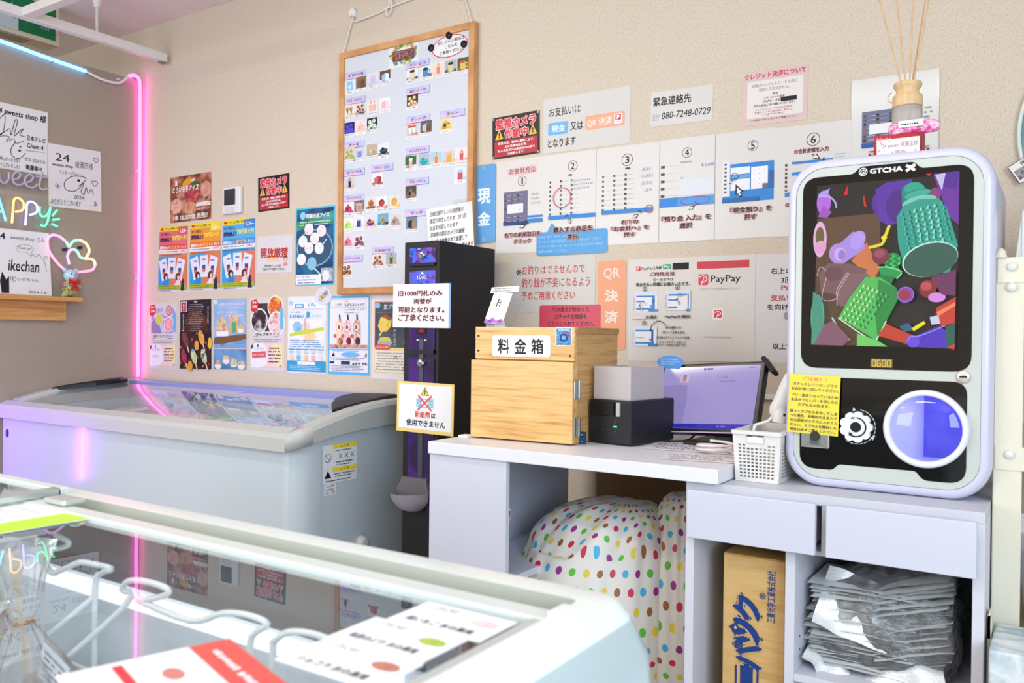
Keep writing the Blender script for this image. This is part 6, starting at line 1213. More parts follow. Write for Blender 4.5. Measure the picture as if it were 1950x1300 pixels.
for n_, x, y, v in (('5', 0.08, 0.325, 1), ('6', 0.565, 0.315, 2), ('7', 0.08, 0.66, 3)):
    mini(s, x, y, 1.0, v); s.ring(x+0.18, y-0.03, 0.03, 0.03, 0.006, INK); s.txt(n_, x+0.168, y-0.042, x+0.192, y-0.017, INK, 0.02)
arrow(s, 0.2, 0.465, 0.06); arrow(s, 0.76, 0.41, 0.06); arrow(s, 0.44, 0.82, 0.05, rot=-60, rays=False)
s.rect(0.075, 0.555, 0.285, 0.59, P('#b8b4b0', 0.4)); s.rect(0.08, 0.558, 0.28, 0.587, P('#e4ded6', 0.4)); s.txt('バーコード決済', 0.1, 0.566, 0.26, 0.579, GREY); s.txt('を選択', 0.30, 0.552, 0.45, 0.588, INK, 0.02); s.txt('PayPayを選択', 0.57, 0.55, 0.94, 0.588, INK, 0.02)
s.line([(0.36, 0.70), (0.38, 0.65), (0.46, 0.61), (0.54, 0.62), (0.59, 0.655)], 0.01, INK, 4); s.ell(0.36, 0.695, 0.014, 0.014, INK)
for tt, y, xa, xb in (('合計金額を入力', 0.67, 0.58, 0.81), ('QRコードを読み取る', 0.718, 0.53, 0.86), ('ご自身のスマートフォンで決済', 0.766, 0.45, 0.93), ('チェックアウトを押して', 0.813, 0.50, 0.88), ('レシートが出たら完了です', 0.84, 0.47, 0.88)): s.txt(tt, xa, y-0.012, xb, y+0.012, INK, 0.02)
for y in (0.694, 0.742, 0.79): s.poly([(0.685, y-0.006), (0.705, y-0.006), (0.695, y+0.006)], INK)
s.put('method_sheet', 'white how-to sheet with blue screen diagrams right of the orange strip', 'notice', W_(2.621, 1.084, 0), 0)
s = Sheet(0.176, 0.305, P('#d8d3cc', 0.35)); s.rect(0.02, 0.05, 0.90, 0.12, P('#cc2c3a', 0.4)); s.rect(0.05, 0.17, 0.22, 0.275, P('#d8343c', 0.4), 0.03); s.line([(0.06, 0.20), (0.12, 0.185), (0.18, 0.195), (0.19, 0.225), (0.14, 0.245), (0.1, 0.24)], 0.015, WH, 4); s.line([(0.145, 0.2), (0.1, 0.275)], 0.015, WH); s.txt('PayPay', 0.26, 0.185, 0.76, 0.265, INK, 0.008); s.txt('こちらのバーコードを読み込んでください', 0.06, 0.30, 0.76, 0.322, GREY); s.txt('05-VWK6y5G2Y6ZVwod88', 0.16, 0.762, 0.62, 0.782, GREY)
s.rect(0.30, 0.50, 0.48, 0.605, P('#f2eeea', 0.4), 0.03); s.rect(0.325, 0.515, 0.455, 0.59, P('#d8343c', 0.4), 0.02); s.line([(0.335, 0.54), (0.38, 0.527), (0.43, 0.535), (0.43, 0.555), (0.38, 0.567)], 0.012, WH, 4); s.line([(0.40, 0.535), (0.365, 0.59)], 0.012, WH)
s.put('code_payment_sheet', 'white sheet with a red bar and a big red logo left of the machine', 'notice', W_(2.817, 1.086, 1), 0)
s = Sheet(0.205, 0.303, P('#d5d2d0', 0.35))
for tt, y, xa, xb, m_ in (('右上の画面', 0.16, 0.22, 0.70, INK), ('3回押し', 0.245, 0.36, 0.72, INK), ('PayPay', 0.32, 0.32, 0.76, P('#c8303c')), ('支払い画面', 0.405, 0.22, 0.74, P('#c8303c')), ('を向けます', 0.49, 0.18, 0.66, INK), ('以上です', 0.85, 0.26, 0.62, INK)): s.txt(tt, xa, y-0.028, xb, y+0.028, m_, 0.02)
s.ell(0.46, 0.57, 0.06, 0.06, GREY)
s.put('code_payment_sheet', 'white sheet half hidden behind the left side of the capsule machine', 'notice', W_(3.005, 1.086, 0), 0)
s = Sheet(0.20, 0.20, P('#efece8', 0.5)); s.lines(['近隣店舗でレジの両替機の', '異変が発生したため　20 1回', 'お金を回収しています', '深夜等の防犯カメラの録画', '他の外の映像含めて設置して', 'います！月２回まで入れ替えあり', '犯人は通報いたします'], 0.06, 0.04, 0.98, 0.90, INK, 0.01, 'l', 0.68, shear=0.35)
s.put('handwritten_note', 'white handwritten note slanting above the black money changer', 'note', W_(1.838, 1.350, 6) if False else (1.846, -0.030, 1.352), 4)
tag(B(1.86, 1.955, -0.031, -0.0295, 1.415, 1.47, Glass('tape', (0.97, 0.97, 0.96, 1), 0.1)).build('clear_tape', None, (1.9, -0.03, 1.44)), 'strip of clear tape holding the handwritten note on the whiteboard', 'tape')
# -- left group of posters
s = Sheet(0.291, 0.206, Photo(['#3a1a12', '#7a3a22', '#a8603a', '#c8907a', '#5a2418'], 16, 4, 0.3, 1), 0.006); s.ell(0.42, 0.17, 0.12, 0.07, P('#d8a030'), 20); s.ell(0.55, 0.42, 0.20, 0.17, Photo(['#7a1420', '#b03038', '#d87060'], 40, 4)); s.ell(0.88, 0.35, 0.12, 0.12, Photo(['#e0a890', '#c88070'], 30, 2)); s.ell(0.62, 0.22, 0.12, 0.05, P('#4a5a20')); s.ell(0.15, 0.65, 0.14, 0.12, Photo(['#c88a68', '#e8b8a0', '#a05838'], 40, 3)); s.ell(0.5, 0.72, 0.16, 0.10, Photo(['#d8a880', '#b86a40'], 40, 3)); s.poly([(0.52, 0.12), (0.60, 0.08), (0.62, 0.11), (0.54, 0.16)], P('#e8d8c8'))
s.txt('夏', 0.12, 0.09, 0.19, 0.20, WH, 0.03); s.txt('とろけもちアイス', 0.06, 0.22, 0.7, 0.35, WH, 0.02, shear=0.2); s.rect(0.65, 0.62, 0.99, 0.70, P('#f4f0ea')); s.txt('アイスクリーム専門', 0.67, 0.635, 0.97, 0.685, INK); s.rect(0.65, 0.73, 0.80, 0.78, P('#d85a5a')); s.txt('お店で焼き上げ', 0.67, 0.74, 0.97, 0.78, WH); s.txt('1本 10,000個 完売!!', 0.08, 0.84, 0.92, 0.97, P('#e8e2d0'), 0.03, P('#6a4a30'), 0.06)
s.put('food_poster', 'brown landscape poster of grilled meat like sweets at the upper left of the wall', 'poster', W_(0.363, 1.601), 0.4)
t = thing('wall_controller', 'white wall controller with a dark display', 'controller', (0.662, 0, 1.565))
B(0.603, 0.721, -0.018, 0, 1.508, 1.622, P('#e6e3e2', 0.4), 0.006).build('casing', t); B(0.62, 0.69, -0.0192, -0.017, 1.545, 1.612, P('#2d2d31', 0.15, 0.5), 0.003).build('display', t); B(0.625, 0.685, -0.019, -0.017, 1.515, 1.535, P('#d6d4d4', 0.4), 0.002).build('button_cover', t)
def choco(x, z, rot, head, band, hb, price, kind, label):
    s = Sheet(0.210, 0.299, P('#e2dede', 0.25, 0.5)); s.rect(0.0, 0.0, 1, 0.075, P('#f2d830', 0.3)); s.ell(0.1, 0.04, 0.06, 0.03, RED); s.txt('バイチョコが帰ってきた！', 0.18, 0.02, 0.72, 0.06, INK, 0.02)
    s.rect(0, 0.075, 1, 0.28, P(head, 0.3)); s.rect(0.68, 0.015, 1, 0.13, P(hb, 0.3)); s.txt('5.24~', 0.72, 0.05, 0.97, 0.11, WH, 0.02); s.txt('ゼロで買うと', 0.04, 0.10, 0.4, 0.145, P('#4a1f5a'), 0.03); s.txt('超得価格より', 0.04, 0.17, 0.44, 0.24, P('#3a1a50'), 0.05); s.txt('750円おトク！', 0.46, 0.145, 0.97, 0.22, P('#f4e84a'), 0.04)
    s.rect(0, 0.28, 1, 0.36, P(band, 0.3)); s.txt('超得2セット', 0.03, 0.30, 0.4, 0.35, WH, 0.04); s.txt(kind, 0.42, 0.295, 0.76, 0.35, P('#ffd040'), 0.04); s.txt('セット', 0.79, 0.30, 0.97, 0.345, WH, 0.03); s.rect(0, 0.36, 1, 0.41, P('#f2eef0', 0.3)); s.fake(0.03, 0.37, 0.7, 0.405, 1, P('#3a3a6a'), 4); s.txt(price, 0.72, 0.368, 0.96, 0.40, P('#e0407a'), 0.03)
    s.rect(0, 0.42, 1, 0.46, P('#d88a4a' if kind != 'ダブル' else '#3a9ad0', 0.3)); s.fake(0.04, 0.425, 0.96, 0.455, 1, P('#5a2a6a'), 8); s.rect(0, 0.46, 0.53, 0.90, P('#2f9fd8', 0.3)); s.poly([(0.53, 0.46), (1, 0.46), (1, 0.90), (0.40, 0.90)], P('#e07a5a', 0.3))
    for cx, cy, a in ((0.2, 0.66, 16), (0.48, 0.64, 0), (0.76, 0.66, -16)):
        c, q = math.cos(math.radians(a)), math.sin(math.radians(a)); s.poly([(cx+dx*c+dy*q*1.4, cy-dx*q*0.7+dy*c) for dx, dy in ((-0.13, 0.16), (0.13, 0.16), (0.13, -0.16), (-0.13, -0.16))], P('#e6e6f0', 0.3)); s.ell(cx, cy-0.10, 0.07, 0.02, P('#6a8ac8')); s.rect(cx-0.05, cy-0.02, cx+0.05, cy+0.05, P('#3a4a78')); s.ell(cx, cy+0.06, 0.05, 0.04, P('#d86a4a'))
    for hx, hc, bc in ((0.28, '#1c1c28', '#2a8ac8'), (0.70, '#5a2a28', '#e8d8d8')): s.ell(hx, 0.775, 0.085, 0.085, P(hc)); s.ell(hx+0.02, 0.785, 0.045, 0.05, P('#e8c0a8')); s.poly([(hx-0.12, 0.90), (hx-0.03, 0.82), (hx+0.07, 0.82), (hx+0.10, 0.90)], P(bc))
    s.rect(0, 0.90, 1, 0.965, P('#a8b830', 0.3)); s.fake(0.04, 0.905, 0.82, 0.96, 2, P('#5a6a10'), 3); s.poly([(0.84, 0.82), (0.9, 0.80), (0.93, 0.98), (0.80, 0.98)], P('#2a2a30')); s.fake(0.02, 0.968, 0.5, 0.995, 1, P('#1a4a9a'), 9)
    s.put('chocolate_poster', label, 'poster', W_(x, z), rot, 'back', 'chocolate snack posters')
choco(0.241, 1.334, -0.8, '#e07078', '#e0504a', '#e05058', '2,150円', 'プレミアム', 'chocolate snack poster with a pink red heading, leftmost of three')
choco(0.470, 1.335, 0.1, '#ee9a3a', '#ec7030', '#f2d830', '1,550円', 'スペシャル', 'chocolate snack poster with an orange heading, middle of three')
choco(0.693, 1.336, 0.3, '#5aaee0', '#4a90d8', '#3a80d0', '1,000円', 'ダブル', 'chocolate snack poster with a blue heading, rightmost of three')
s = Sheet(0.212, 0.151, P('#dcd8da', 0.3)); s.poly([(0.44, 0.30), (0.64, 0.68), (0.28, 0.68)], P('#eccb9a')); s.txt('開放厳禁', 0.10, 0.32, 0.88, 0.60, P('#b83038'), 0.03); s.txt('冷気が逃げてしまいます', 0.22, 0.78, 0.70, 0.85, INK, 0.02); s.txt('ご自分でドアを閉じてください。', 0.16, 0.87, 0.82, 0.94, INK, 0.02); s.ell(0.81, 0.63, 0.06, 0.06, P('#6a4a38')); s.ell(0.81, 0.66, 0.05, 0.045, P('#e8c0a8')); s.poly([(0.75, 0.82), (0.78, 0.73), (0.85, 0.73), (0.88, 0.82)], P('#d88a90'))
s.put('door_notice', 'white notice with four red characters over a yellow triangle', 'notice', W_(0.918, 1.326), -1.0)
# blue ice cream poster
s = Sheet(0.220, 0.310, P('#5fc3e6', 0.2, 0.5), 0.003); s.rect(0.03, 0.02, 0.97, 0.98, Photo(['#16345a', '#1f4a78', '#2a6a96', '#3a7a70'], 10, 4, 0.2, 2)); s.poly([(0.03, 0.18), (0.35, 0.14), (0.7, 0.10), (0.97, 0.06), (0.97, 0.24), (0.5, 0.20), (0.03, 0.30)], Photo(['#2a6a4a', '#4a9a6a', '#5aa8c0'], 14, 3, 0.2, 1)); s.txt('阿蘇天然アイス', 0.28, 0.08, 0.86, 0.14, WH, 0.03); s.ell(0.19, 0.10, 0.07, 0.07, P('#88d0f0')); s.fake(0.1, 0.17, 0.9, 0.24, 2, P('#dfeaf4'), 4); s.ell(0.5, 0.52, 0.46, 0.34, P('#8fa8b8', 0.2)); s.ell(0.5, 0.52, 0.43, 0.31, P('#3a5a78', 0.2))
for x, y, c_ in ((0.35, 0.28, '#d8b8c8'), (0.67, 0.31, '#eac8d0'), (0.2, 0.43, '#c8e0c8'), (0.5, 0.40, '#f0d8b8'), (0.36, 0.52, '#e8d0d8'), (0.62, 0.53, '#d8dce8'), (0.17, 0.66, '#f0e4e4')): s.ell(x, y, 0.115, 0.105, P('#f2eef0')); s.ell(x, y, 0.095, 0.085, Photo([c_, '#f8f4f4', c_], 60, 2, 0.3, 1))
s.line([(0.62, 0.55), (0.80, 0.42)], 0.02, P('#dfe4ea')); s.ell(0.44, 0.72, 0.12, 0.12, P('#88c0d8')); s.line([(0.5, 0.78), (0.66, 0.86)], 0.03, P('#b8d8e4')); s.rect(0.03, 0.86, 0.68, 0.985, P('#eef2f4', 0.3)); s.txt('おうちで食べる贅沢', 0.06, 0.87, 0.4, 0.9, NAVY); s.fake(0.06, 0.91, 0.62, 0.98, 2, NAVY, 5); s.rect(0.68, 0.78, 0.97, 0.95, Photo(['#3a4a5a', '#c8d0d8', '#7a8a98'], 50, 3)); s.ell(0.8, 0.88, 0.09, 0.1, P('#e4e8ec'))
s.put('ice_cream_poster', 'dark blue portrait poster of ice cream cups left of the whiteboard', 'poster', W_(1.151, 1.347), -0.3)
# bottom row
def bin_poster(x, z, rot, label, c1, c2, red2):
    s = Sheet(0.212, 0.303, LAM, 0.004); s.rect(0.09, 0.08, 0.94, 0.46, Photo(['#a8a4c8', '#d8d4e4', '#8a84b8', '#e8e4ee'], 16, 3, 0.3, 1) if c1 == 'g' else Photo(['#1c1618', '#3a2e30', '#5a4a48'], 30, 3, 0.3, 2))
    if c1 == 'g':
        for px, py, r, cc in ((0.36, 0.25, 0.14, '#d8d45a'), (0.70, 0.33, 0.16, '#f08a98'), (0.72, 0.12, 0.13, '#c86a70')): s.ell(px, py, r, r*1.02, P('#e8e6f0')); s.ell(px, py, r*0.86, r*0.88, P(cc)); s.ring(px, py, r*0.5, r*0.5, 0.012, P('#f4ecec')); s.ring(px, py, r*0.25, r*0.25, 0.01, P('#f4ecec'))
        s.poly([(0.09, 0.46), (0.09, 0.3), (0.3, 0.2), (0.45, 0.46)], P('#8a84b0')); s.ell(0.36, 0.25, 0.12, 0.12, P('#d4d050'))
    else:
        for px, py, r, cc in ((0.28, 0.32, 0.25, ['#1a1418', '#4a3a38', '#d8d0cc']), (0.74, 0.13, 0.22, ['#e8a030', '#d8502c', '#f0c850']), (0.78, 0.36, 0.24, ['#e8b8b4', '#f4dcd8', '#c86a68'])): s.ell(px, py, r, r, P('#eceaec')); s.ell(px, py, r*0.88, r*0.88, Photo(cc, 34, 3, 0.3, 2))
    s.rect(0.88, 0.16, 0.97, 0.44, P('#6ab8e4', 0.3)); s.poly([(0.04, 0.04), (0.20, 0.02), (0.26, 0.08), (0.24, 0.16), (0.14, 0.20), (0.04, 0.18)], P('#d8342e', 0.3)); s.txt('美味', 0.08, 0.05, 0.2, 0.08, WH, 0.03); s.txt('24h', 0.08, 0.10, 0.22, 0.14, WH, 0.03)
    s.txt('まるごとジェラート' if c1 == 'g' else 'びんづめアイス', 0.18, 0.48, 0.86, 0.525, INK, 0.01); s.rect(0.1, 0.535, 0.25, 0.542, K); s.rect(0.68, 0.535, 0.83, 0.542, K); s.fake(0.12, 0.56, 0.92, 0.62, 2, GREY, 4)
    s.rect(0.06, 0.64, 0.96, 0.955, P('#f2d0c4', 0.3)); s.poly([(0.66, 0.64), (0.96, 0.64), (0.96, 0.955), (0.8, 0.955)], P('#f4e0a8', 0.3)); s.poly([(0.04, 0.96), (0.04, 0.66), (0.2, 0.62), (0.42, 0.63), (0.5, 0.70), (0.53, 0.85), (0.46, 0.93), (0.3, 0.965)], P('#ecebf2', 0.3)); s.line([(0.06, 0.70), (0.1, 0.65)], 0.05, INK); s.ell(0.25, 0.66, 0.02, 0.035, P('#2a4ab0')); s.fake(0.12, 0.69, 0.44, 0.73, 2, GREY, 7)
    if red2: s.line([(0.08, 0.79), (0.48, 0.775)], 0.12, P('#e0605a', 0.3)); s.txt('焼きたて販売中', 0.1, 0.775, 0.46, 0.795, WH)
    else: s.fake(0.14, 0.79, 0.42, 0.83, 2, GREY, 3)
    s.fake(0.56, 0.67, 0.92, 0.90, 5, INK, 6); s.rect(0.86, 0.92, 0.93, 0.95, P('#7ab8e0'))
    s.put('jar_poster', label, 'poster', W_(x, z), rot)
bin_poster(0.170, 0.984, 0.8, 'pale poster with round gelato cups at the left end of the bottom row', 'g', 0, False)
bin_poster(0.876, 0.998, 0.6, 'pale poster of jar desserts with a red brush band in the bottom row', 'j', 0, True)
s = Sheet(0.218, 0.307, Photo(['#1a1722', '#2a2432', '#16131c'], 12, 3, 0.25, 1)); s.ell(0.52, 0.32, 0.36, 0.20, P('#5a3428', 0.3)); s.ell(0.5, 0.42, 0.42, 0.10, P('#4a2a22', 0.3)); s.rect(0.02, 0.02, 0.22, 0.17, P('#f0e4e8')); s.rect(0.04, 0.03, 0.20, 0.165, P('#b0244a')); s.vtxt('贅沢', 0.12, 0.05, 0.15, 0.05, WH, 0.02); s.txt('果実', 0.46, 0.015, 0.56, 0.04, WH, 0.02)
r0 = random.Random(5)
for j in range(15): w0 = r0.uniform(0.12, 0.28); s.fake(0.52-w0, 0.06+0.027*j, 0.54+w0, 0.08+0.027*j, 1, P('#b8a8a0'), 30+j, 0.6)
s.vtxt('手づくりアイスバー', 0.12, 0.20, 0.46, 0.05, WH, 0.02); s.vtxt('まごころをこめて', 0.92, 0.10, 0.36, 0.045, WH)
s.rect(0, 0.465, 1, 1, Photo(['#15131c', '#241a26', '#4a2020', '#1c1824'], 22, 3, 0.25, 3))
def bar(s, x, y, rot, c): 
    s.ell(x, y, 0.085, 0.16, Photo(c, 50, 3, 0.3, 1), rot); R = math.radians(rot); dx, dy = math.sin(R)*0.20, math.cos(R)*0.20*s.w/s.h; s.line([(x+dx*0.75, y+dy*0.75), (x+dx*1.5, y+dy*1.5)], 0.035, P('#e0c8a0'))
for j in range(18): s.ell(r0.uniform(0.02, 0.98), r0.uniform(0.48, 0.98), 0.02, 0.025, P(r0.choice(['#c8402c', '#e08a30', '#a82a3a', '#d86a3a'])))
bar(s, 0.20, 0.57, 24, ['#5a2a30', '#8a4a4a', '#3a1a20']); bar(s, 0.72, 0.55, 22, ['#e08a2a', '#f0b050', '#c85a1a']); bar(s, 0.16, 0.82, 24, ['#8a1a3a', '#b03a5a', '#6a1030']); bar(s, 0.48, 0.82, 22, ['#e8d868', '#7ac8a0', '#f0e8a0', '#60b8c0']); bar(s, 0.80, 0.82, 24, ['#4a5a2a', '#7a8a48', '#e8ece0', '#3a4a20']); s.ell(0.57, 0.66, 0.07, 0.10, P('#e0a040')); s.ell(0.99, 0.63, 0.06, 0.12, P('#e8b838')); s.ell(0.36, 0.96, 0.08, 0.10, P('#e09a30'))
s.put('ice_bar_poster', 'dark poster with five fruit ice bars in the bottom row', 'poster', W_(0.408, 0.993), 0.9)
s = Sheet(0.213, 0.303, P('#7aa6cc', 0.25, 0.5)); s.rect(0.0, 0.0, 1, 0.64, Photo(['#7fb2d8', '#a8bce0', '#6a9cc8'], 6, 2, 0.25, 1)); s.ell(0.06, 0.04, 0.06, 0.05, P('#bfe4f4')); s.txt('とろけるクリームサンド', 0.16, 0.055, 0.94, 0.10, P('#eef4fa'), 0.01); s.line([(0.14, 0.13), (0.94, 0.125)], 0.004, WH); s.txt('まるでケーキのような', 0.10, 0.175, 0.7, 0.21, WH); s.txt('しっとり新しい食感です', 0.24, 0.225, 0.92, 0.255, WH)
s.poly([(0.0, 0.60), (0.02, 0.55), (1, 0.50), (1, 0.57), (0.3, 0.64), (0, 0.645)], P('#7a5638', 0.3)); BUN = Photo(['#c8a478', '#e8d0a8', '#b08858'], 40, 3, 0.3, 1); s.ell(0.24, 0.33, 0.15, 0.09, BUN); s.ell(0.26, 0.42, 0.20, 0.09, BUN); s.rect(0.08, 0.46, 0.46, 0.53, P('#f0f0f4', 0.3), 0.03); s.ell(0.62, 0.30, 0.16, 0.10, BUN); s.rect(0.50, 0.31, 0.74, 0.50, P('#d8b078')); s.rect(0.565, 0.33, 0.69, 0.49, P('#5aaa70'), 0.03); s.poly([(0.72, 0.40), (0.84, 0.36), (0.96, 0.42), (0.92, 0.49), (0.76, 0.49)], P('#e0b888')); s.poly([(0.74, 0.42), (0.92, 0.44), (0.90, 0.485), (0.77, 0.485)], P('#dfeee0'))
s.txt('味わい', 0.23, 0.645, 0.34, 0.665, INK); s.rect(0, 0.70, 1, 0.71, P('#f0c8c8')); s.rect(0, 0.715, 1, 1, Photo(['#5a8cb8', '#6fa2cc', '#4a7aa8'], 6, 2, 0.25, 2))
for x, y, c_ in ((0.14, 0.92, '#a87a50'), (0.39, 0.85, '#d8a888'), (0.63, 0.89, '#c8b088'), (0.86, 0.92, '#c09a78')): s.ell(x, y+0.03, 0.11, 0.07, P('#e4e0dc')); s.ell(x, y, 0.10, 0.07, Photo([c_, '#e0c8a8', c_], 50, 2, 0.3, 1)); s.ell(x, y+0.03, 0.10, 0.025, P('#e8ece4' if x != 0.63 else '#a8d090'))
s.put('cream_bun_poster', 'blue poster of cream sandwiches in the bottom row', 'poster', W_(0.642, 0.996), 0.7)
s = Sheet(0.217, 0.306, P('#e6ebf0', 0.25, 0.5), 0.003); SKY = P('#2f9fd0', 0.3); s.rect(0.12, 0.09, 0.92, 0.17, P('#c8ccd4')); s.rect(0.13, 0.085, 0.93, 0.16, P('#f0f2f4')); s.rect(0.18, 0.10, 0.42, 0.15, SKY); s.txt('新登場', 0.21, 0.11, 0.39, 0.142, WH, 0.03); s.txt('くずレ', 0.53, 0.09, 0.74, 0.14, SKY, 0.03); s.ell(0.08, 0.085, 0.06, 0.04, P('#a8d0e8')); s.txt('とろ〜り新感覚', 0.06, 0.195, 0.34, 0.22, SKY); s.txt('とけない', 0.04, 0.24, 0.44, 0.285, SKY, 0.05); s.txt('氷', 0.48, 0.19, 0.60, 0.29, SKY, 0.05); s.txt('アイスバー', 0.63, 0.24, 0.92, 0.275, P('#7ab8d8'))
s.rect(0.04, 0.31, 0.96, 0.58, Photo(['#e8ecf2', '#f4f0ee', '#dfe4ec'], 12, 2, 0.3, 2)); s.ell(0.26, 0.40, 0.12, 0.10, Photo(['#5ab0d8', '#a0d8ee'], 30, 2)); s.ell(0.48, 0.42, 0.11, 0.12, P('#ecd0cc')); s.line([(0.46, 0.29), (0.47, 0.6)], 0.03, P('#d8b090')); s.ell(0.60, 0.52, 0.16, 0.10, Photo(['#f0c070', '#f8e0b0'], 30, 2)); s.poly([(0.06, 0.49), (0.3, 0.45), (0.95, 0.40), (0.95, 0.44), (0.5, 0.49), (0.06, 0.525)], P('#c8d84a')); s.fake(0.04, 0.56, 0.96, 0.67, 4, P('#3a94c8'), 5)
for i in range(5): s.rect(0.03+0.19*i, 0.685, 0.195+0.19*i, 0.70, P('#3aa8b8')); s.fake(0.05+0.19*i, 0.71, 0.18+0.19*i, 0.75, 2, P('#6ac0c0'), i); s.ell(0.11+0.19*i, 0.80, 0.055, 0.055, P(['#f4d0b8', '#7ac0e0', '#f0c890', '#f0b8b8', '#f0d8d0'][i]))
s.rect(0.0, 0.84, 1, 0.98, P('#2a9cc8', 0.3)); s.rect(0.28, 0.85, 0.74, 0.89, P('#eef4f8')); s.txt('アイスくずバー', 0.34, 0.86, 0.68, 0.88, SKY); s.fake(0.05, 0.90, 0.95, 0.965, 3, P('#bfe4f2'), 8)
s.put('ice_bar_poster', 'white and sky blue poster of melting proof ice bars in the bottom row', 'poster', W_(1.110, 0.997), 0.0)
s = Sheet(0.217, 0.303, P('#5fb4e6', 0.2, 0.5), 0.003); s.rect(0.035, 0.03, 0.965, 0.965, P('#e8e8f0', 0.3)); s.rect(0.05, 0.045, 0.92, 0.155, P('#b8bcc8')); s.rect(0.06, 0.05, 0.91, 0.148, P('#e6e6ee')); s.txt('三重県', 0.17, 0.095, 0.34, 0.128, P('#5a5a6a')); s.txt('果実で', 0.41, 0.06, 0.52, 0.08, INK); s.txt('もみもみシェイク', 0.40, 0.095, 0.88, 0.135, INK, 0.02); s.txt('シェイクお楽しみください！', 0.38, 0.165, 0.92, 0.19, INK); s.txt('もみもみ食感ジュース', 0.40, 0.205, 0.74, 0.225, INK)
for x, c1, c2 in ((0.28, ['#f0b890', '#f8dcc8', '#e08a50'], '#e8b040'), (0.48, ['#e8a0a8', '#f4d0d0', '#c86a80'], '#b02a38'), (0.70, ['#c88a68', '#e8c0a8', '#8a4a38'], '#3a3a30')):
    s.line([(x+0.0, 0.24), (x+0.01, 0.31)], 0.035, P('#2a2f4a')); s.poly([(x-0.09, 0.36), (x-0.04, 0.31), (x+0.06, 0.31), (x+0.09, 0.37), (x+0.08, 0.62), (x-0.08, 0.62)], Photo(c1, 60, 3, 0.3, 1)); s.poly([(x-0.09, 0.47), (x+0.09, 0.47), (x+0.08, 0.63), (x-0.07, 0.63)], Photo(['#f0e4e0', c1[0], '#ffffff'], 70, 2, 0.3, 2)); s.ell(x+0.03, 0.575, 0.06, 0.07, Photo([c2, '#5a1a20', c2], 60, 2, 0.3, 1)); s.ell(x-0.11, 0.51, 0.035, 0.035, P('#c85a60')); s.ell(x-0.01, 0.40, 0.05, 0.06, P('#f4f0f4')); s.ell(x-0.01, 0.40, 0.03, 0.04, P('#8a5a58'))
s.rect(0.04, 0.62, 0.96, 0.665, Photo(['#b8806a', '#d8a888', '#8a5a48'], 30, 3)); s.rect(0.035, 0.675, 0.965, 0.685, P('#5fb4e6')); s.fake(0.06, 0.69, 0.9, 0.71, 1, P('#5fa0d8'), 2); s.ell(0.55, 0.745, 0.22, 0.045, P('#6fb4ee')); s.poly([(0.1, 0.77), (0.14, 0.72), (0.18, 0.77)], INK); s.rect(0.05, 0.835, 0.16, 0.86, P('#2a2f6a')); s.rect(0.33, 0.83, 0.54, 0.87, P('#2a2f6a')); s.txt('んぐぐ ぐら', 0.60, 0.84, 0.95, 0.875, INK, 0.05); s.fake(0.06, 0.78, 0.9, 0.82, 2, P('#6a6a80'), 4); s.fake(0.06, 0.88, 0.94, 0.955, 4, P('#5a5a6a'), 5); s.line([(0.9, 0.77), (0.94, 0.72), (0.93, 0.78)], 0.01, INK, 3)
s.put('shake_poster', 'poster with a light blue frame and three drinks in the bottom row', 'poster', W_(1.339, 0.997), 0.2)
s = Sheet(0.220, 0.309, P('#e6dfe2', 0.25, 0.5), 0.004); s.rect(0.06, 0.06, 0.97, 0.93, P('#e8a8a0', 0.3)); s.rect(0.06, 0.6, 0.97, 0.93, P('#eed98a', 0.3)); s.rect(0.075, 0.075, 0.955, 0.62, Photo(['#3a4048', '#4a525a', '#5a6068'], 10, 2, 0.3, 1)); s.ell(0.13, 0.115, 0.06, 0.05, P('#8ac4e0')); s.txt('生プリンアイス', 0.27, 0.10, 0.9, 0.16, P('#dfe4e8'), 0.02); s.line([(0.12, 0.20), (0.9, 0.195)], 0.006, P('#8a98a0')); s.poly([(0.14, 0.36), (0.2, 0.26), (0.3, 0.22), (0.45, 0.27), (0.44, 0.36), (0.34, 0.43), (0.2, 0.43)], Photo(['#e0bc40', '#f0d868', '#d8a838'], 30, 2)); s.poly([(0.22, 0.25), (0.3, 0.22), (0.45, 0.27), (0.43, 0.30), (0.3, 0.27)], Photo(['#8a3a20', '#c86a38'], 40, 3)); s.line([(0.24, 0.42), (0.18, 0.48)], 0.03, P('#e8d0a0')); s.ell(0.3, 0.56, 0.16, 0.08, P('#a8b4b8')); s.ell(0.3, 0.52, 0.13, 0.04, P('#d8c860')); s.vtxt('新しい食感の', 0.52, 0.40, 0.6, 0.05, WH); s.ell(0.85, 0.54, 0.13, 0.13, Photo(['#e08a58', '#f0b890', '#d8d080'], 30, 2)); s.poly([(0.07, 0.60), (0.2, 0.575), (0.4, 0.59), (0.44, 0.62), (0.38, 0.65), (0.1, 0.645)], P('#d8604a')); s.txt('おいしいね!', 0.12, 0.60, 0.38, 0.63, WH); s.rect(0.075, 0.655, 0.955, 0.915, P('#e8e2d4')); s.fake(0.1, 0.67, 0.92, 0.9, 7, P('#8a8478'), 5); s.line([(0.1, 0.9), (0.14, 0.86)], 0.01, INK); s.line([(0.7, 0.9), (0.74, 0.82)], 0.01, INK); s.line([(0.5, 0.76), (0.56, 0.72), (0.58, 0.76)], 0.01, INK, 3)
s.put('pudding_poster', 'poster of yellow pudding ice half hidden by the black money changer', 'poster', W_(1.568, 0.990), 0.0)
cir = [(0.032*math.cos(2*PI*i/36), 0.032*math.sin(2*PI*i/36)) for i in range(36)]
s = Sheet(0.085, 0.064, P('#dcd8e4', 0.3), outline=[(x*1.42, y*1.12) for x, y in cir])
def rp(pts, m): s.poly([(0.5+(x*0.80-y*0.60)*0.5, 0.5-(x*0.60+y*0.80)*0.62) for x, y in pts], m)
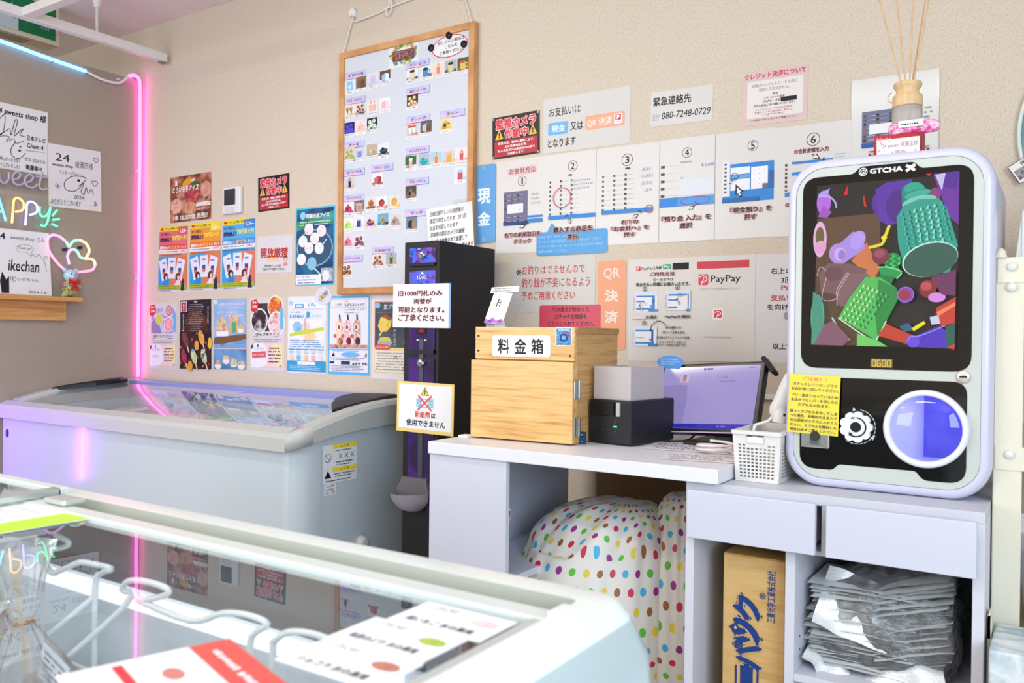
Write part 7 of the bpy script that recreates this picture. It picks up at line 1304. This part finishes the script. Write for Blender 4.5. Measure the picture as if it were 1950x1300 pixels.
ar = [(-0.72, 0.0), (-0.42, -0.42), (-0.42, -0.24), (0.6, -0.24), (0.72, 0.0), (0.6, 0.26), (-0.42, 0.26), (-0.42, 0.42)]
rp(ar, P('#3a4a78')); rp([(x*0.93, y*0.9) for x, y in ar], P('#f0c84a')); rp([(-0.38, -0.15), (-0.06, -0.15), (-0.06, 0.16), (-0.38, 0.16)], P('#3a9ad0')); rp([(-0.05, -0.15), (0.25, -0.15), (0.25, 0.16), (-0.05, 0.16)], P('#d8405a')); rp([(0.26, -0.15), (0.55, -0.15), (0.55, 0.16), (0.26, 0.16)], P('#3a9ad0')); s.txt('買う', 0.42, 0.42, 0.62, 0.56, P('#f4e8c0'), 0.03)
s.put('round_sticker', 'round white sticker with a yellow arrow between poster rows', 'sticker', W_(1.204, 1.150, 2), 0)

# ================================================================== hanging whiteboard with menu cards
OAK = Wood('#a9713e', '#c98e56', '#d8a36c', 'oak_frame', (4, 30, 4), 0.5)
bx0, bx1, bz0, bz1 = 1.300, 1.937, 1.153, 2.075
t = thing('whiteboard', 'large wood framed whiteboard hanging on a cord, covered with menu cards', 'whiteboard', (1.62, -0.012, bz0))
B(bx0+0.01, bx1-0.01, -0.018, -0.003, bz0+0.01, bz1-0.01, P('#d6dbe1', 0.12, 0.5)).build('panel', t)
fw = 0.024
B(bx0, bx0+fw, -0.026, -0.001, bz0, bz1, OAK, 0.002).build('frame_rail', t); B(bx1-fw, bx1, -0.026, -0.001, bz0, bz1, OAK, 0.002).build('frame_rail', t)
B(bx0+fw, bx1-fw, -0.026, -0.001, bz1-fw, bz1, OAK, 0.002).build('frame_rail', t); B(bx0+fw, bx1-fw, -0.026, -0.001, bz0, bz0+fw, OAK, 0.002).build('frame_rail', t)
CRD = P('#e6e2dc', 0.6)
mb = MB().tube([(1.305, -0.012, 2.075), (1.335, -0.008, 2.165), (1.354, -0.008, 2.208)], 0.0028, CRD, 7); mb.tube([(1.915, -0.012, 2.075), (1.895, -0.01, 2.13), (1.885, -0.01, 2.16)], 0.002, CRD, 6)
tag(mb.tube([(1.354, -0.008, 2.208), (1.36, -0.014, 2.194), (1.38, -0.014, 2.186), (1.52, -0.010, 2.203), (1.545, -0.012, 2.235), (1.55, -0.012, 2.20), (1.53, -0.012, 2.175), (1.525, -0.012, 2.2), (1.56, -0.01, 2.208), (1.75, -0.008, 2.215), (1.885, -0.008, 2.16)], 0.0028, CRD, 7, sub=4).build('hanging_cord', None, (1.6, -0.01, 2.15)), 'white knotted cord that the whiteboard hangs from', 'cord')
mb = MB(); mb.ext([(-0.014, -0.012), (0.012, -0.014), (0.016, 0.008), (0.0, 0.022), (-0.015, 0.010)], (1.352, -0.014, 2.222), (1, 0, 0), (0, 0, 1), (0, 0.014, 0), P('#e9e6e2', 0.4)); mb.tube([(1.352, -0.02, 2.212), (1.352, 0, 2.212)], 0.004, CRD, 8); tag(mb.build('wall_hook', None, (1.352, 0, 2.22)), 'white wall hook holding the whiteboard cord', 'hook')
BY = -0.0182
HDR = [(1.38, 1.981, '袋・保冷バッグ類'), (1.682, 1.971, 'プリン・ムース'), (1.376, 1.885, 'アイス・ジェラート'), (1.684, 1.876, '和スイーツ'), (1.688, 1.774, 'クレープ'), (1.841, 1.773, 'タルト'), (1.375, 1.717, 'ケーキ'), (1.686, 1.662, 'ドリンクスイーツ'), (1.377, 1.614, 'ロールアイス'), (1.518, 1.617, 'マカロン・カヌレ'), (1.376, 1.516, 'フルーツスイーツ'), (1.686, 1.551, 'パフェ・パルフェ'), (1.685, 1.438, 'サンド'), (1.524, 1.311, '冷やし茶＆和みらくラボ'), (1.371, 1.287, 'パンケーキ・シュトーレン類')]
HN = ['bags', 'puddings', 'ice and gelato', 'Japanese sweets', 'crepes', 'tarts', 'cakes', 'drink sweets', 'roll ice', 'macarons', 'fruit sweets', 'parfaits', 'sandwiches', 'box sweets', 'pancakes']
def grad():
    m, N, L = newmat('lilac_pink_print'); b = N['Principled BSDF']; b.inputs['Roughness'].default_value = 0.4; v = texco(N, L, (9, 9, 9)); n = N.new('ShaderNodeTexNoise'); n.inputs['Scale'].default_value = 1.6; L.new(v, n.inputs[0])
    r = ramp(N, [(0.38, '#aab8f0'), (0.5, '#dcc4e4'), (0.6, '#f4c2c8')]); L.new(n.outputs[0], r.inputs[0]); L.new(r.outputs[0], b.inputs['Base Color']); return m
GRD = grad()
for (x, z, tt), nm in zip(HDR, HN):
    s = Sheet(0.108, 0.027, P('#6a8ad8', 0.4), 0.002); s.rect(0, 0, 0.98, 0.90, GRD); s.rect(0.98, 0.3, 1.0, 1, P('#5ab8d8')); s.txt(tt, 0.15, 0.28, 0.85, 0.68, P('#2a2a3a'), 0.02)
    s.put('heading_strip', 'lilac and pink heading strip for %s on the whiteboard' % nm, 'label', (x, BY, z), 0, 'back', 'heading strips on the whiteboard')
# (x, z, shape, backdrop, colours, caption, description)
CARDS = [
 (1.350, 1.940, 'bag', '#dbe8f0', ['#8fc8ec', '#d4ecf8'], '保冷剤', 'pale blue ice pack'), (1.408, 1.943, 'box', '#8a6a50', ['#7a5a42', '#6a4a36'], '紙袋', 'brown paper bag'), (1.468, 1.945, 'bag', '#e0dcea', ['#d0cce4', '#c0bcdc'], '保冷バッグ', 'pale lilac cooler bag'), (1.528, 1.947, 'box', '#6a4a3a', ['#9cc4e4', '#e8eef4'], 'ギフトボックス', 'blue and white gift box on brown'),
 (1.658, 1.935, 'jar', '#e8e6ea', ['#e0d4b8', '#3a2a20'], '和歌山プリン', 'cream jar with a black lid'), (1.721, 1.935, 'mug', '#dfe4e8', ['#3a94c8', '#241c1c'], 'ぷるプリン', 'blue mug'), (1.777, 1.935, 'cup', '#f0dcc8', ['#e08a78', '#f0c8a0'], 'ムースプリン', 'pink drink cup'), (1.832, 1.934, 'jar', '#b8b4b8', ['#d8d090', '#2a2a30'], 'プリンアラモード', 'layered glass with dark top'), (1.887, 1.933, 'mug', '#4a5a40', ['#d8c060', '#c85a30'], '生プリンアイス', 'yellow mug on dark green'),
 (1.349, 1.846, 'cone', '#eae8e4', ['#a08050', '#d8c89a'], '最中アイス', 'brown ice cone'), (1.407, 1.845, 'multi', '#e8d8d0', ['#c8a898', '#4a3a38'], 'はちみつアイス', 'small bowls of ice'), (1.467, 1.846, 'cup', '#f0dcd0', ['#e8b8a8', '#f4e8e0'], 'もちもちアイス', 'peach ice cup'), (1.528, 1.846, 'box', '#f0ecec', ['#e8b8c4', '#f0d8d8'], 'ミニカップ', 'pink cup set on white'),
 (1.660, 1.839, 'multi', '#3a2a20', ['#c89a50', '#e8e0d0'], 'だんご飴', 'dumplings on dark brown'), (1.351, 1.779, 'multi', '#2a1a4a', ['#6a3ac8', '#2a5ae0'], 'かき氷アイス', 'violet night scene'), (1.409, 1.779, 'heap', '#f0dcd8', ['#f0b0a8', '#e8d0b8'], 'バラ', 'pink rose ice'), (1.466, 1.781, 'multi', '#1f2a30', ['#e8f0e8', '#a8d0a8'], '黒蜜ジェラート', 'white scoops on black'),
 (1.660, 1.734, 'cone', '#c8ccc8', ['#f0f0e8', '#e05040'], 'ミニクレープ', 'three white crepes'), (1.724, 1.737, 'box', '#5a605a', ['#b8c8cc', '#7a4a38'], 'クレープアイス', 'crepe in a glass dish'), (1.814, 1.736, 'heap', '#e0d8b0', ['#7a2a28', '#e8d050'], 'ミニタルト', 'red and yellow fruit tart'),
 (1.352, 1.680, 'multi', '#c8dcb8', ['#d8a878', '#7ab050'], 'ショートケーキ缶', 'green topped cupcakes'), (1.404, 1.681, 'jar', '#c8d0e0', ['#8898c8', '#d0d8ec'], 'おもちケーキ', 'blue cake can'), (1.466, 1.684, 'heap', '#c0b4a0', ['#d8ccb8', '#a89880'], 'いちごロールケーキ', 'beige cream cake'), (1.525, 1.678, 'bowl', '#e4e8ee', ['#1a2a58', '#3a6a48'], 'ほたる', 'dark blue dome cake'),
 (1.655, 1.619, 'cup', '#3a6a3a', ['#e8b0c0', '#f0f0e0'], 'ラテぷる', 'two pink drinks on green'), (1.716, 1.620, 'bowl', '#b8bcc4', ['#2a9aa8', '#5ac0c8'], 'シャーベット', 'teal bowl'), (1.772, 1.621, 'cup', '#a8d0e0', ['#e08a58', '#f0c8a8'], 'ぷるりんカン', 'orange drink on sky blue'), (1.829, 1.619, 'jar', '#d0ccd0', ['#e0a848', '#e8b860'], 'クリームボトル', 'orange yellow bottle'), (1.883, 1.620, 'cup', '#f0e0dc', ['#c85a60', '#e8a8a0'], 'もみもみシェイク', 'pink shakes with straws'), (1.878, 1.554, 'jar', '#dce0e6', ['#d04a50', '#a8c0e0'], '飲む缶', 'red and white small can'),
 (1.355, 1.572, 'cup', '#d8ccd0', ['#2a2f5a', '#e0a898'], 'ロールアイス', 'navy cups with topping'), (1.496, 1.571, 'box', '#eae4e6', ['#c86a70', '#a04048'], 'トゥンカロン', 'big pink macaron'),
 (1.348, 1.477, 'heap', '#eceaf0', ['#a0204a', '#d04070'], 'ライチ飴', 'dark pink drop shaped fruit'), (1.405, 1.477, 'cup', '#7a7a80', ['#c89888', '#e0c0b0'], '杏仁豆腐', 'beige drink on grey'), (1.464, 1.485, 'ball', '#e0dcd8', ['#c87a38', '#6a2a18'], 'マンゴー飴', 'orange and brown ball'), (1.518, 1.483, 'ball', '#f0eeee', ['#a02a28', '#d8606a'], '完熟いちご飴', 'red candied strawberry'), (1.579, 1.483, 'ball', '#d8dcd8', ['#e09a30', '#f0c060'], 'みかんオレンジ飴', 'orange slice'),
 (1.347, 1.415, 'heap', '#ecf0e8', ['#9ad048', '#d0e8a0'], 'メロンクリーム', 'lime green melon'), (1.404, 1.419, 'jar', '#e8e8ee', ['#3a4a88', '#c8d0e8'], 'ブルーカップ', 'navy bottle'), (1.463, 1.418, 'bowl', '#e0d8e0', ['#6a2a88', '#d8a850'], 'フルーツカップ', 'purple fruit bowl'), (1.525, 1.421, 'ball', '#5ab0d8', ['#c8a070', '#2a1a18'], 'ミニバースデー', 'chocolate dish on blue'), (1.584, 1.415, 'heap', '#d8d0cc', ['#8a7468', '#b8a498'], 'チョコナッツアイス', 'grey brown nut heap'),
 (1.348, 1.351, 'heap', '#ead0dc', ['#c84a70', '#e090a8'], 'まるごといちご', 'pink fruit mix'), (1.407, 1.348, 'multi', '#e6e0ec', ['#6a2a48', '#a05a70'], '巨峰ゼリー', 'purple grapes'), (1.657, 1.510, 'heap', '#4a4a48', ['#2a1a18', '#a08060'], 'パフェアイス', 'dark chocolate parfait'), (1.662, 1.398, 'box', '#6a8a98', ['#22282e', '#a08468'], 'マイクロサンド', 'black box on blue'), (1.345, 1.241, 'multi', '#e6dcd4', ['#4a2418', '#c08a58'], 'パンケーキ', 'three brown balls'), (1.502, 1.272, 'multi', '#d8dcd8', ['#c0906a', '#8a3a30'], '和菓子アイス', 'two wrapped pastries'), (1.567, 1.274, 'cup', '#a8b4bc', ['#4a5a5a', '#d8a850'], '抹茶タルト', 'grey cup with golden top')]
for k, (x, z, sh_, bg, cc, cp, ds) in enumerate(CARDS):
    s = Sheet(0.054, 0.056, P('#eceaea', 0.35)); s.rect(0.02, 0.02, 0.98, 0.78, P(bg, 0.35)); a, b = P(cc[0], 0.4), P(cc[1], 0.4); s.rect(0.02, 0.6, 0.98, 0.78, Photo([bg, cc[1], bg], 30, 2, 0.35, k % 4))
    if sh_ == 'bag': s.poly([(0.25, 0.15), (0.75, 0.12), (0.82, 0.72), (0.2, 0.74)], a); s.ell(0.5, 0.5, 0.15, 0.14, b)
    if sh_ == 'box': s.poly([(0.2, 0.3), (0.55, 0.18), (0.85, 0.28), (0.82, 0.68), (0.5, 0.76), (0.2, 0.66)], a); s.poly([(0.55, 0.2), (0.85, 0.28), (0.82, 0.68), (0.52, 0.74)], b)
    if sh_ == 'jar': s.rect(0.3, 0.28, 0.7, 0.74, a, 0.08); s.rect(0.3, 0.16, 0.7, 0.32, b, 0.05)
    if sh_ == 'mug': s.rect(0.24, 0.26, 0.68, 0.74, a, 0.08); s.ring(0.72, 0.48, 0.13, 0.13, 0.06, a); s.ell(0.46, 0.27, 0.22, 0.09, b)
    if sh_ == 'cup':
        for q in ((0.34, 0.66) if k % 2 else (0.5,)): s.poly([(q-0.16, 0.2), (q+0.16, 0.2), (q+0.12, 0.74), (q-0.12, 0.74)], a); s.ell(q, 0.24, 0.16, 0.09, b); s.line([(q, 0.05), (q+0.02, 0.25)], 0.04, P('#3a3038'))
    if sh_ == 'cone':
        for q in (0.3, 0.65): s.poly([(q-0.18, 0.2), (q+0.18, 0.16), (q+0.05, 0.74)], a); s.ell(q, 0.2, 0.18, 0.09, b)
    if sh_ == 'ball': s.ell(0.5, 0.42, 0.26, 0.25, a); s.ell(0.56, 0.46, 0.17, 0.16, Photo([cc[1], cc[0]], 60, 2, 0.35, 1))
    if sh_ == 'heap': s.poly([(0.14, 0.72), (0.2, 0.42), (0.36, 0.3), (0.5, 0.14), (0.62, 0.3), (0.82, 0.4), (0.88, 0.7)], Photo([cc[0], cc[1], cc[0]], 70, 3, 0.35, 2)); s.ell(0.4, 0.5, 0.14, 0.12, a); s.ell(0.66, 0.56, 0.12, 0.1, b)
    if sh_ == 'bowl': s.ell(0.5, 0.42, 0.36, 0.32, a, 0, 20, 180, 360); s.ell(0.5, 0.42, 0.36, 0.10, b); s.ell(0.42, 0.36, 0.14, 0.12, a)
    if sh_ == 'multi':
        for px, py in ((0.28, 0.28), (0.66, 0.24), (0.46, 0.48), (0.74, 0.56), (0.24, 0.60)): s.ell(px, py, 0.15, 0.14, a); s.ell(px-0.02, py-0.02, 0.09, 0.08, b)
    s.txt(cp, max(0.04, 0.5-0.065*len(cp)), 0.83, min(0.96, 0.5+0.065*len(cp)), 0.93, INK)
    s.put('menu_card', 'menu card with a %s on the whiteboard' % ds, 'card', (x, BY, z), 0, 'back', 'menu cards on the whiteboard')
s = Sheet(0.138, 0.092, P('#e6eae4', 0.35)); rg_ = random.Random(2)
for k in range(46):
    a = rg_.uniform(0, 2*PI); x, y = 0.5+0.40*math.cos(a)*rg_.uniform(0.75, 1.1), 0.5+0.40*math.sin(a)*rg_.uniform(0.7, 1.1); s.ell(x, y, 0.07, 0.03, P(rg_.choice(['#8ab83a', '#5a9a2a', '#b8d060', '#d8c850', '#7a90c8', '#e0a0b0'])), rg_.uniform(0, 180))
s.rect(0.14, 0.36, 0.88, 0.76, P('#7a3c28', 0.4), 0.03); s.rect(0.16, 0.38, 0.86, 0.55, P('#9a5238', 0.4)); s.txt('部門一覧', 0.24, 0.42, 0.80, 0.70, P('#4a2a5a'), 0.03, P('#d8a888'), 0.06); s.line([(0.22, 0.36), (0.24, 0.18)], 0.03, P('#e8943a')); s.line([(0.80, 0.36), (0.80, 0.1)], 0.03, P('#e8943a'))
s.put('title_card', 'title card with a brown wooden plank wreathed by leaves on the whiteboard', 'card', (1.616, BY, 2.020), 0)
ov = [(0.080*math.cos(2*PI*i/40), 0.040*math.sin(2*PI*i/40)) for i in range(40)]
s = Sheet(0.165, 0.082, P('#ecebec', 0.4), outline=ov); s.ring(0.5, 0.5, 0.465, 0.225, 0.022, P('#d8403c')); s.lines(['探しづらい商品は', 'こちらを', 'ご参照ください'], 0.18, 0.17, 0.90, 0.84, INK, 0.012, 'c', 0.68)
s.put('oval_notice', 'oval notice with a red outline at the top right of the whiteboard', 'notice', (1.826, BY-0.0005, 2.010), 2)
for x, z, nm in ((1.825, 2.047, 'top'), (1.746, 2.017, 'left'), (1.890, 2.005, 'right')):
    tag(MB().lathe([(0.0125, 0), (0.0125, 0.005), (0.011, 0.007), (0, 0.007)], (x, BY-0.001, z), P('#101012', 0.4), 24, 'y').build('magnet', None, (x, BY, z)), 'black round magnet on the %s edge of the oval notice' % nm, 'magnet', 'magnets on the oval notice')
